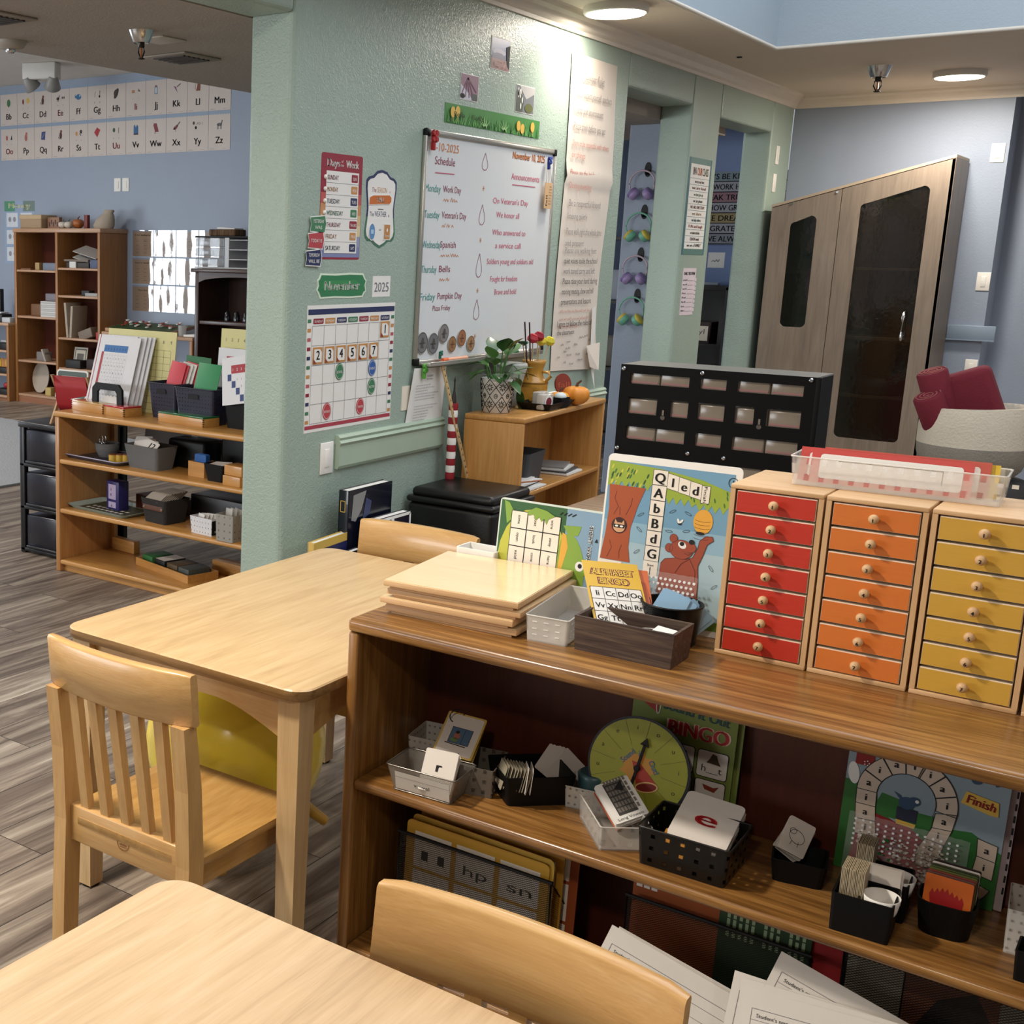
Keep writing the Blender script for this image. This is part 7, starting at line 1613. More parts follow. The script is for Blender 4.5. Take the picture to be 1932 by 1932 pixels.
# first shelf
t = thing('serving_tray', 'dark tray with pale rim on the upper shelf, far left', 'tray', (-4.02, 4.14, S1), -4)
g = G(); g.tub(.36, .2, .40, .24, .02, .004, col('#3a3844', .4), .03, n=5); obj('tray_body', g, t)
g = G(); g.tube([(a, b, .02) for a, b in rrect(.40, .24, .03, 5)], .003, col('#9a98b0', .35), 6, closed=True); obj('rim', g, t, label='pale lilac rim')
FELT = col('#6a6a6a', .95, bump=.8, bs=250.)
t = thing('felt_bowl', 'small grey felt bowl with scissors on the dark tray', 'bowl', (-4.06, 4.18, S1 + .005)); g = G(); g.lathe([(.04, 0), (.055, .03), (.058, .065), (.052, .065), (.046, .03), (.03, .006)], FELT, 24); obj('bowl', g, t)
for dx in (-.04, -.02): g = G(); g.tube([(a + dx, 0, b) for a, b in [(.012 * math.cos(q), .075 + .018 * math.sin(q)) for q in [2 * PI * i / 14 for i in range(14)]]], .002, CHROME, 6, closed=True); g.tube([(dx, 0, .06), (dx + .02, 0, .02)], .002, CHROME, 5); obj('scissors', g, None, (-4.06, 4.18, S1 + .008), label='scissor handle sticking out of the felt bowl, ' + ('left' if dx < -.03 else 'right') + ' loop', cat='scissors', group='scissors in the felt bowl')
for k in range(5): g = G(); g.lathe([(.018, 0), (.018, .035)], GOLD, 16, T=at(0, 0, 0)); g.lathe([(.0185, .035), (.0185, .038)], col('#8c4a1c', .4), 16); obj('wooden_spool', g, None, (-3.925 + k * .022, 4.075 + k * .02, S1 + .0055), label=('first', 'second', 'third', 'fourth', 'fifth')[k] + ' yellow counter from the front in the row on the dark tray', cat='counter', group='yellow counters on the dark tray')
t = thing('felt_bin', 'grey felt bin holding white number tiles, one reading 12', 'bin', (-3.725, 4.115, S1), -5); g = G(); g.tub(.19, .11, .225, .14, .105, .004, FELT, .018, n=5); obj('bin_body', g, t)
for k in range(6):
    g = G(); g.prism([(p[0], p[1]) for p in rrect(.085, .05, .006, 3)], -.003, 0, PAPER)
    if k == 0: g.txt('12', .01, -.014, .03, INK, .0006, bold=.001)
    obj('number_tile', g, None, (-3.69 - k * .02, 4.075 + k * .012, S1 + .108 + (k % 2) * .004), (RD(48), RD(12 - k * 3), RD(-8 + k * 5)), label='white number tile reading 12 at the front of the felt bin' if k == 0 else ('second', 'third', 'fourth', 'fifth', 'sixth')[k - 1] + ' white tile from the right in the felt bin', cat='tile', group='number tiles in the felt bin')
g = G(); g.box(-.11, .11, -.06, .06, 0, .13, BLACK, .015); obj('black_case', g, None, (-3.60, 4.27, S1), label='black case behind the grey felt bin', cat='case')
g = G(); g.box(0, .24, 0, .16, -.002, 0, col('#8f8f93', .5)); obj('paper_sheet', g, None, (-3.66, 4.345, S1 + .02), (RD(80), 0, RD(-3)), label='pale grey sheet standing at the back of the upper shelf', cat='paper')
g = G(); g.box(0, .3, 0, .17, -.002, 0, col('#3a2c22', .6)); obj('cardboard_sheet', g, None, (-3.99, 4.35, S1), (RD(82), 0, RD(-3)), label='dark brown sheet at the back left of the upper shelf', cat='cardboard')
t = thing('card_box', 'light wooden box with blue cards on the upper shelf', 'box', (-3.425, 4.12, S1), -6); g = G(); g.tub(.10, .08, .10, .08, .065, .004, W_LK, .001); obj('box_body', g, t)
for k in range(4): g = G(); g.prism([(p[0], p[1] + .045) for p in rrect(.07, .09, .006, 3)], -.002, 0, col('#1f5aa0', .5)); obj('blue_card', g, None, (-3.425, 4.10 + k * .008, S1 + .006), (RD(88), 0, RD(-6)), label='blue card standing in the light wooden box', cat='card', group='blue cards in the wooden box')
t = thing('black_tub', 'small black tub with white papers beside the blue card box', 'tub', (-3.295, 4.08, S1), -4); g = G(); g.tub(.09, .07, .12, .09, .075, .003, DKP, .01); obj('tub_body', g, t)
g = G(); g.box(-.05, .04, -.03, .03, 0, .004, PAPER); obj('paper_slip', g, None, (-3.295, 4.085, S1 + .07), (RD(6), RD(-4), 0), label='white paper slip lying in the small black tub', cat='paper')
for k in range(2): g = G(); g.box(-.05, .05, -.04, .04, 0, .042, W_LK, .002); obj('small_wooden_box', g, None, (-3.175, 4.05 + k * .01, S1 + k * .043), (0, 0, RD(-5)), label=('lower' if k == 0 else 'upper') + ' of two stacked wooden boxes beside the pillar', cat='box', group='stacked wooden boxes beside the pillar')
g = G(); g.box(-.12, .12, -.05, .05, 0, .17, BLACK, .01); obj('black_case', g, None, (-3.30, 4.29, S1), label='black case at the back right of the upper shelf', cat='case')
# second shelf
t = thing('serving_tray', 'pale mint tray with printed cards on the middle left shelf', 'tray', (-3.98, 4.14, S2), -4); g = G(); g.tub(.36, .21, .41, .25, .018, .004, col('#8fa5a0', .4), .03, n=5, inner=col('#b5c4c0', .4)); obj('tray_body', g, t)
g = G(); g.box(-.15, .15, -.085, .09, .005, .007, col('#4a4a34', .5)); 
for k in range(16): g.rect(-.12 + (k % 8) * .032, -.07 + (k // 8) * .04, -.10 + (k % 8) * .032, -.05 + (k // 8) * .04, PAPER, .0076)
obj('printed_sheet', g, t)
t = thing('sign_holder', 'small purple card box standing on the mint tray', 'box', (-3.955, 4.14, S2 + .0075), -8); g = G(); g.box(-.045, .045, -.03, .03, 0, .135, col('#2f2a66', .4), .002); obj('box', g, t)
g = G(); g.T = at(-.045, -.0305, 0, 90); g.rect(.015, .05, .07, .12, col('#b5a5c4', .5), .0004); g.txt('i', .035, .09, .016, INK, .001, bold=.001); g.txt('c', .035, .066, .016, INK, .001, bold=.001); g.rect(.015, .01, .07, .038, col('#b5a5c4', .5), .0004); g.txt('c', .04, .015, .014, INK, .001, bold=.001); obj('front_print', g, t)
t = thing('felt_bin', 'dark felt bin with a leather strap and cards on the middle shelf', 'bin', (-3.64, 4.12, S2), -6); FD2 = col('#2c2a28', .95, bump=.8, bs=250.); g = G(); g.tub(.14, .13, .17, .16, .11, .004, FD2, .016, n=5); obj('bin_body', g, t)
g = G(); g.box(-.065, .065, -.078, -.074, .06, .082, col('#5a3320', .6), .001); obj('leather_strap', g, t); g = G(); 
for s in (-1, 1): g.lathe([(.006, 0), (.004, .003)], CHROME, 10, T=at(s * .058, -.078, .071, 90))
obj('rivets', g, t)
for k in range(9): g = G(); g.prism([(p[0], p[1]) for p in rrect(.10, .06, .006, 3)], -.0015, 0, col('#b8b0a4', .6)); obj('flash_card', g, None, (-3.655 + k * .004, 4.07 + k * .013, S2 + .115 + .001 * k), (RD(30), RD(2), RD(-8 + k)), label='worn card in the row filling the dark felt bin', cat='card', group='cards in the dark felt bin')
g = G(); g.box(-.14, .14, -.06, .06, 0, .07, W_BACK, .002); obj('wooden_case', g, None, (-3.79, 4.29, S2), (0, 0, RD(-5)), label='dark reddish wooden case at the back of the middle shelf', cat='case')
g = G(); g.box(-.16, .16, -.08, .08, 0, .12, col('#1a1614', .4), .004); obj('dark_tray_box', g, None, (-3.42, 4.30, S2), (0, 0, RD(-4)), label='dark box with a brown rim at the back right of the middle shelf', cat='box')
t = thing('white_bin', 'white perforated bin with black end label on the middle shelf', 'bin', (-3.345, 4.06, S2), -6); g = G(); g.tub(.125, .07, .135, .08, .075, .003, holes('white_dotted_plastic', '#d9d9dc', .0175, .022, .2, .2, 1., hole_alpha=.1), .003); obj('bin_body', g, t)
g = G(); g.T = at(.0665, -.038, .006, 90, 0, 90); g.rect(0, 0, .075, .062, BLACK, .0006); g.txt('sort', .03, .01, .012, PAPER, .001); obj('end_label', g, t, label='black end label')
for k in range(4): g = G(); g.prism([(p[0], p[1] + .03) for p in rrect(.05, .06, .003, 2)], -.001, 0, PAPER); obj('paper_slip', g, None, (-3.375 + k * .012, 4.045 + k * .01, S2 + .025), (RD(80), 0, RD(-20 + k * 9)), label='white slip standing in the white perforated bin', cat='paper', group='slips in the white perforated bin')
t = thing('clear_bin', 'grey translucent upright bin of plastic sleeves beside the pillar', 'bin', (-3.19, 4.03, S2), 0); g = G(); g.tub(.09, .09, .095, .095, .115, .003, holes('grey_translucent_perforated', '#a8a49c', .03, .03, .25, .25, .75, hole_alpha=.3), .004); obj('bin_body', g, t)
for k in range(3): g = G(); g.box(0, .06, 0, .13, -.001, 0, clear('sleeve_plastic', '#cfcac0', .5, .15)); obj('plastic_sleeve', g, None, (-3.22 + k * .01, 4.02 + k * .015, S2 + .006), (RD(84), RD(-4 + k * 2), RD(-25)), label='clear plastic sleeve standing in the grey upright bin', cat='sleeve', group='sleeves in the grey upright bin')
# bottom shelf
t = thing('wooden_tray', 'long shallow wooden tray of coloured blocks on the lowest left shelf', 'tray', (-3.64, 4.20, S3), -14); g = G(); g.tub(.42, .17, .42, .17, .035, .006, W_LK, .001); obj('tray_body', g, t)
for k, (x, c, n_) in enumerate(((-.15, '#2c6a34', 'green'), (-.05, '#1a1a1c', 'black with white top'), (.05, '#5a4a30', 'brown'), (.14, '#4a4e4a', 'grey'))):
    a = RD(-14); g = G(); g.box(-.04, .04, -.06, .06, 0, .045, col(c, .5), .002)
    if k == 1: g.rect(-.038, -.058, .038, .058, PAPER, .0456)
    obj('block_box', g, None, (-3.64 + x * math.cos(a), 4.20 + x * math.sin(a), S3 + .0065), (0, 0, a), label=n_ + ' block box lying in the long wooden tray', cat='box', group='block boxes in the long wooden tray')
g = G(); g.box(-.15, .15, -.03, .03, 0, .06, W_LK, .002); obj('wooden_case', g, None, (-3.36, 4.32, S3), (0, 0, RD(-5)), label='plain wooden case at the back of the lowest shelf, right', cat='case')
g = G(); g.box(-.08, .08, -.02, .02, 0, .06, W_LK, .002); obj('wooden_case', g, None, (-4.08, 4.33, S3), (0, 0, RD(-5)), label='short wooden case at the back of the lowest shelf, left', cat='case')
t = thing('mesh_cup', 'dark cup of orange pieces at the right end of the lowest left shelf', 'cup', (-3.17, 4.2, S3)); g = G(); g.tub(.1, .1, .12, .12, .1, .003, DKP, .03, n=5); obj('cup_body', g, t); g = G(); g.ball(.05, col('#b5401c', .5), n=12, sz=.6, T=at(0, 0, .09)); obj('orange_cloth', g, t)
# black drawer cart
t = thing('drawer_cart', 'black plastic three-drawer cart left of the oak unit', 'drawer cart', (-4.62, 4.13, 0)); PB = col('#101014', .35); PBD = clear('dark_translucent_drawer', '#1c1c26', .94, .25)
cw2, cd2, chh = .36, .40, .665
g = G()
for x in (0, cw2 - .035):
    for y in (0, cd2 - .03): g.box(x, x + .035, y, y + .03, 0, chh - .02, PB, .005)
g.box(-.006, cw2 + .006, -.006, cd2 + .006, chh - .03, chh, PB, .008); 
for z in (.01, .225, .44): g.box(0, cw2, 0, cd2, z, z + .018, PB, .004)
g.box(0, cw2, cd2 - .01, cd2, .02, chh - .03, PB); obj('frame', g, t)
for z in (.03, .245, .46): g = G(); g.box(.038, cw2 - .038, .006, cd2 - .04, z, z + .17, PBD, .01); dr = obj('drawer', g, t); g = G(); g.box(.05, cw2 - .05, -.008, .008, z + .0, z + .014, PB, .004); obj('pull_lip', g, dr)
# book cradle with red cloth
t = thing('book_cradle', 'wooden X-frame cradle with a red cloth sling on the black cart', 'book cradle', (-4.435, 4.235, .6655), -82)
LWD = col('#b9966e', .5)
for y in (-.0, .21):
    for s in (-1, 1): g = G(); g.T = at(0, y + s * .007, 0); g.loft([[(s * -.06 - .011, -.005, 0), (s * -.06 + .011, -.005, 0), (s * -.06 + .011, .005, 0), (s * -.06 - .011, .005, 0)], [(s * .068 - .011, -.005, .24), (s * .068 + .011, -.005, .24), (s * .068 + .011, .005, .24), (s * .068 - .011, .005, .24)]], LWD, False); obj('cross_bar', g, t)
g = G(); pr = [(-.066, .235), (-.05, .17), (-.035, .1), (-.012, .065), (.012, .06), (.035, .095), (.05, .17), (.066, .235)]
g.loft([[(x, .01, z) for x, z in pr] + [(x + .003, .01, z + .003) for x, z in pr[::-1]], [(x, .205, z) for x, z in pr] + [(x + .003, .205, z + .003) for x, z in pr[::-1]]], col('#a31a22', .6), True); obj('cloth_sling', g, t)
g = G(); g.prism([(p[0], p[1]) for p in rrect(.20, .14, .015, 4)], -.01, 0, WHITE); g.poly([(p[0], p[1]) for p in rrect(.185, .125, .012, 4)], col('#4a5a54', .5), .0006); g.poly([(p[0], p[1]) for p in rrect(.14, .08, .004, 3)], WHITE, .001); g.poly([(p[0], p[1]) for p in rrect(.132, .072, .003, 3)], col('#1d2422', .5), .0014); obj('board_frame', g, None, (-4.335, 4.215, .665 + .195), (RD(82), 0, RD(4)), label='white and grey framed slate standing in the red cradle', cat='slate')
# rug
g = G(); g.T = at(0, 0, 0); vs = [(-6.19, 5.42), (-8.4, 5.42), (-8.4, 7.36), (-8.3, 7.40), (-6.5, 7.3)]
g.prism([(-6.0, 5.0), (-5.98, 6.9), (-6.1, 7.25), (-8.9, 7.4), (-9.6, 7.3), (-9.6, 5.1), (-9.4, 4.9)], 0, .012, col('#a5a8ad', .95, bump=.9, bs=70.)); obj('area_rug', g, None, (0, 0, .0005), label='pale grey area rug on the left room floor', cat='rug')

# ---- far wall: bookcase
RO = ('#7d4c2e', '#8f5b39', '#9f6945'); W_ROX = wood('reddish_oak_x', RO, 'x', 1.2, .45, .15, 16, .9); W_ROZ = wood('reddish_oak_z', ('#875a30', '#98683a', '#a67444'), 'z', 1.2, .45, .15, 16, .9); W_ROE = wood('pale_edge', ('#a07a5e', '#b08a6c', '#bb967a'), 'x', 1.2, .45, .15, 16, .9)
t = thing('bookcase', 'tall reddish oak double bookcase against the far blue wall', 'bookcase', (-9.41, 8.38, 0)); BW, BD, BH = 1.175, .37, 1.69
g = G(); g.box(-.01, BW + .01, -.006, BD, BH - .04, BH, W_ROE, .006); obj('top_board', g, t)
for x in (0, BW - .032): g = G(); g.box(x, x + .032, 0, BD, 0, BH - .04, W_ROZ, .003); obj('side_panel', g, t)
g = G(); g.box(.58, .612, 0, BD, .06, BH - .04, W_ROZ, .003); obj('center_panel', g, t)
g = G(); g.box(.03, BW - .03, BD - .012, BD, .04, BH - .04, W_BACK); obj('back_panel', g, t)
LZs = (1.296, .851, .419); RZs = (1.326, 1.068, .670, .381)
for z in LZs: g = G(); g.box(.032, .58, .004, BD - .012, z - .022, z, W_ROE, .005); obj('shelf', g, t)
for z in RZs: g = G(); g.box(.612, BW - .032, .004, BD - .012, z - .022, z, W_ROE, .005); obj('shelf', g, t)
g = G(); g.box(.032, BW - .032, .004, BD - .012, .06, .085, W_ROE, .005); g.box(.032, BW - .032, .01, .03, 0, .06, W_ROX); obj('bottom_shelf', g, t)
def bk(u, v=.12, z=0): return (-9.41 + u, 8.38 + v, z)
def sm(name, g, u, v, z, rz, label, cat, group=None): return obj(name, g, None, bk(u, v, z), (0, 0, RD(rz)), label=label, cat=cat, group=group)
g = G(); g.box(-.15, .15, -.1, .1, 0, .12, col('#9c8468', .7), .008); g.box(-.155, .155, -.105, .105, .085, .128, col('#b59c7c', .7), .005); sm('cardboard_box', g, .19, .15, BH, 0, 'tan lidded box at the left on top of the tall bookcase', 'box')
g = G(); g.box(-.08, .08, -.02, .02, 0, .105, col('#8a6650', .6)); g.ring(0, 0, .05, .035, .006, col('#4a3028', .6), .0, T=None) if False else None; 
for k in range(5): g.box(-.06 + k * .027, -.045 + k * .027, -.022, -.02, .02 + .02 * (k % 2), .06 + .02 * (k % 2), col('#4a3028', .6))
sm('carved_block', g, .435, .14, BH, 0, 'brown carved wooden block beside the tan box', 'block')
pumpkin(*bk(.565, .12, BH), .045, '#c9c0b4', 'left small white pumpkin on top of the tall bookcase', n=18); pumpkin(*bk(.665, .10, BH), .045, '#c9c0b4', 'right small white pumpkin in front of the orange one', n=18); pumpkin(*bk(.72, .17, BH), .062, '#a5602f', 'orange pumpkin on top of the tall bookcase', n=18)
g = G(); g.box(-.02, .02, -.02, .02, 0, .125, col('#6e2018', .5), .002); sm('red_block', g, .87, .14, BH, 5, 'upright dark red block on top of the bookcase', 'block')
g = G(); rg = []
for z, rx_, ry_, ox in ((0, .10, .07, 0), (.03, .115, .08, 0), (.08, .10, .07, .02), (.12, .075, .05, .045), (.14, .05, .035, .06), (.155, .06, .04, .065), (.17, .05, .03, .07)): rg.append([(ox + rx_ * math.cos(2 * PI * i / 18) * (1 + .08 * math.sin(i * 2.3)), ry_ * math.sin(2 * PI * i / 18), z) for i in range(18)])
g.loft(rg, col('#a09484', .85, bump=.5, bs=80.), True); sm('cloth_sack', g, 1.07, .16, BH, 0, 'beige cloth sack slumped at the right end of the bookcase top', 'sack')
# left column
def gb(name, u, v, z, w, d, h, c, label, cat, rz=0, rot=None, group=None): g = G(); g.box(-w / 2, w / 2, -d / 2, d / 2, 0, h, col(c, .6), min(w, d, h) * .08); o = sm(name, g, u, v, z, rz, label, cat, group); o.rotation_euler = rot or o.rotation_euler; return o
GB = 'small things on the tall bookcase'
gb('wooden_cup', .27, .08, 1.296, .06, .05, .07, '#a58a5c', 'small tan cup on the top left shelf', 'cup', group=GB); gb('card_tray', .47, .12, 1.296, .21, .16, .07, '#6d7686', 'blue-grey patterned box on the top left shelf', 'box', group=GB); gb('wooden_dish', .13, .07, 1.296, .14, .08, .012, '#7a5238', 'flat wooden dish on the top left shelf', 'dish', group=GB)
gb('wicker_basket', .27, .12, .851, .16, .16, .12, '#6e4a2c', 'small brown wicker basket on the second left shelf', 'basket', group=GB)
for k in range(8): gb('paper_stack', .46, .12, .851 + k * .019, .22, .2, .018, '#b8b6b4' if k % 2 else '#c6c4c2', 'white pad number ' + ('one', 'two', 'three', 'four', 'five', 'six', 'seven', 'eight')[k] + ' from the bottom of the stack on the second left shelf', 'paper', rz=(k * 3) % 4, group='stacked white pads')
gb('box_game', .47, .14, 1.004, .21, .14, .07, '#77727a', 'grey box with red pictures on the white pads', 'box', group=GB)
gb('picture_board', .50, .2, .419, .18, .02, .30, '#5c5650', 'patterned grey board standing on the third left shelf', 'board', group=GB); gb('small_box', .33, .08, .419, .12, .1, .09, '#77706c', 'grey box on the third left shelf', 'box', group=GB); gb('leaning_card', .41, .06, .419, .02, .08, .13, '#a39a90', 'pale card leaning by the grey box', 'card', rot=(0, RD(-25), 0), group=GB)
g = G(); g.prism(circ(.13, .16, 28), -.008, 0, col('#a89c8c', .6)); o = obj('wooden_palette', g, None, bk(.20, .15, .245), (RD(75), RD(-25), 0), label='pale oval wooden palette leaning in the bottom left compartment', cat='palette')
gb('yellow_cup', .42, .08, .085, .08, .08, .08, '#b8a060', 'small yellow cup in the bottom left compartment', 'cup', group=GB)
# right column
for k in range(2): g = G(); g.box(-.14, .14, -.1, .1, 0, .006, col('#b5b3b0', .6)); o = sm('letter_tray', g, .92, .14, 1.47 - k * .055, 0, ('upper' if k == 0 else 'lower') + ' tilted white tray of papers at the top right of the bookcase', 'paper tray', 'tilted trays in the bookcase'); o.rotation_euler = (RD(16), RD(14), RD(8))
gb('flat_box', .84, .12, 1.385, .32, .2, .02, '#6e6358', 'flat brown lid under the tilted trays', 'lid', group=GB); gb('dark_tray', .84, .14, 1.326, .3, .2, .055, '#35302c', 'dark tray supporting the flat lid', 'tray', group=GB); gb('white_card_box', .79, .04, 1.326, .085, .03, .06, '#cfcdc8', 'small white card at the front of the dark tray', 'card', group=GB); gb('blue_caddy', 1.07, .1, 1.326, .10, .15, .08, '#4c5672', 'blue-grey caddy at the right of the first right shelf', 'caddy', group=GB)
gb('white_dish', 1.03, .08, 1.068, .16, .1, .03, '#9a9a9a', 'white dish on the second right shelf', 'dish', group=GB); gb('dark_stand', .90, .12, 1.068, .10, .08, .05, '#2c2c2e', 'dark stand left of the white dish', 'stand', group=GB); gb('white_candle', 1.07, .09, 1.098, .014, .014, .07, '#d0d0d0', 'thin white stick standing in the white dish', 'stick', group=GB)
for k in range(2): gb('folded_board', .72 + k * .04, .12, .67, .028, .2, .33 - k * .03, '#a39684', ('left taller' if k == 0 else 'right') + ' pale curved board standing on the third right shelf', 'board', rot=(0, RD(-6 + k * 10), 0), group='pale boards on the third right shelf')
gb('slanted_box', .96, .1, .67, .18, .14, .09, '#77695c', 'slanted grey-brown box on the third right shelf', 'box', rot=(RD(0), RD(-18), 0), group=GB); gb('red_cup', 1.11, .06, .67, .05, .05, .07, '#a02830', 'small red cup at the right of the third right shelf', 'cup', group=GB)
gb('black_bin', .79, .08, .381, .2, .12, .08, '#1e1c1b', 'black bin on the lowest right shelf', 'bin', group=GB)
g = G(); g.box(-.09, .09, 0, .17, -.004, 0, col('#a8a394', .5)); g.rect(-.075, .02, .075, .155, col('#3a3832', .6), .0006); g.rect(-.065, .03, .065, .145, col('#b0aa9a', .6), .001); g.rect(-.045, .04, .045, .11, col('#57524a', .6), .0014); obj('maze_card', g, None, bk(.80, .10, .41), (RD(80), 0, 0), label='framed maze-patterned card in the black bin', cat='card')
gb('red_box', 1.02, .12, .381, .16, .14, .1, '#2c1f1c', 'dark box right of the maze card', 'box', group=GB)
# low shelf at far left
t = thing('low_bookshelf', 'low reddish oak shelf at the left edge beside the tall bookcase', 'bookshelf', (-10.5, 8.30, 0)); 
g = G(); g.box(0, 1.08, 0, .36, .745, .775, W_ROE, .005); obj('top_board', g, t)
for x in (0, 1.045): g = G(); g.box(x, x + .035, 0, .36, 0, .745, W_ROZ, .003); obj('side_panel', g, t)
for z in (.505, .27, .055): g = G(); g.box(.035, 1.045, 0, .36, z - .022, z, W_ROE, .004); obj('shelf', g, t)
g = G(); g.box(.035, 1.045, .02, .04, 0, .033, W_ROX); obj('kick_board', g, t)
def lk(u, v=.1, z=0): return (-10.5 + u, 8.30 + v, z)
LG_ = 'things on the low shelf at the left edge'
for (u, v, z, w, d, h, c, n_, lb, ct) in ((.99, .1, .775, .12, .1, .05, '#b8bcc0', 'grey_bin', 'pale grey bin at the right end of the low shelf top', 'bin'), (.83, .12, .775, .2, .14, .08, '#1c1c1e', 'black_bin', 'black bin with white cards on the low shelf top', 'bin'), (.84, .12, .86, .12, .1, .012, '#d0d2d6', 'card_stack', 'white cards on the black bin on the low shelf', 'cards'), (.72, .2, .775, .1, .05, .32, '#16181c', 'black_board', 'upright black board at the left edge of the picture', 'board'),
                                  (.97, .1, .505, .16, .12, .07, '#141416', 'black_bin', 'black bin on the second level of the low shelf', 'bin'), (.80, .1, .505, .16, .12, .05, '#8c8078', 'beige_bin', 'beige bin left of the black one on the second level', 'bin'), (.96, .1, .578, .12, .08, .02, '#a5a7aa', 'card_stack', 'grey cards on top of the second level black bin', 'cards'), (.93, .12, .27, .26, .16, .06, '#191310', 'dark_basket', 'dark basket of yellow pieces on the third level', 'basket'), (.95, .12, .055, .22, .16, .06, '#17120f', 'dark_basket', 'dark basket with red pieces on the lowest level', 'basket')):
    g = G(); g.box(-w / 2, w / 2, -d / 2, d / 2, 0, h, col(c, .5), min(w, d, h) * .1); obj(n_, g, None, lk(u, v, z), label=lb, cat=ct, group=LG_)
for k in range(5): g = G(); g.prism(circ(.035, .055, 18), -.006, .006, col(('#b8922c', '#b07c28', '#a86a24', '#b8922c', '#c9a63c')[k], .5)); obj('yellow_shape', g, None, lk(.83 + k * .045, .10, .365), (RD(75), RD(-30), RD(8 * k)), label=('first', 'second', 'third', 'fourth', 'fifth')[k] + ' yellow-orange oval piece from the left in the dark basket', cat='piece', group='oval pieces in the dark basket')
for k in range(4): g = G(); g.ball(.04, col('#a0202c', .5), n=10, sz=.8); obj('red_shape', g, None, lk(.95 + (k % 2) * .07, .09 + .03 * (k // 2), .148 + .03 * (k % 2)), label=('front left', 'front right', 'back left', 'back right')[k] + ' red rounded piece in the lowest dark basket', cat='piece', group='red pieces in the lowest basket')
# Money poster
g = G(); w, h = .45, .62; g.box(0, w, 0, h, 0, .002, col('#8fa2bd', .35)); g.rect(.0, h - .10, w * .35, h, col('#4f8a6a', .4), .0026); g.rect(w * .62, h - .1, w, h, col('#6d7f78', .4), .0026); g.txt('Money', w * .5, h - .07, .055, col('#e0e2b8', .5, noise=0), .0034, w=.32, bold=.003)
for j in range(3):
    for i in range(2): g.rect(.03 + i * .21, h - .255 - j * .17, .2 + i * .21, h - .115 - j * .17, col('#c9cfd6', .4), .003); g.ell(.08 + i * .21, h - .18 - j * .17, .022, .026, col('#8a8a92', .5), .0036); g.ell(.15 + i * .21, h - .18 - j * .17, .022, .026, col('#8a8a92', .5), .0036)
obj('poster', g, None, (-9.955, YL + .0006, 1.345), ROT_S, label='blue Money poster with coin pictures at the left edge', cat='poster')
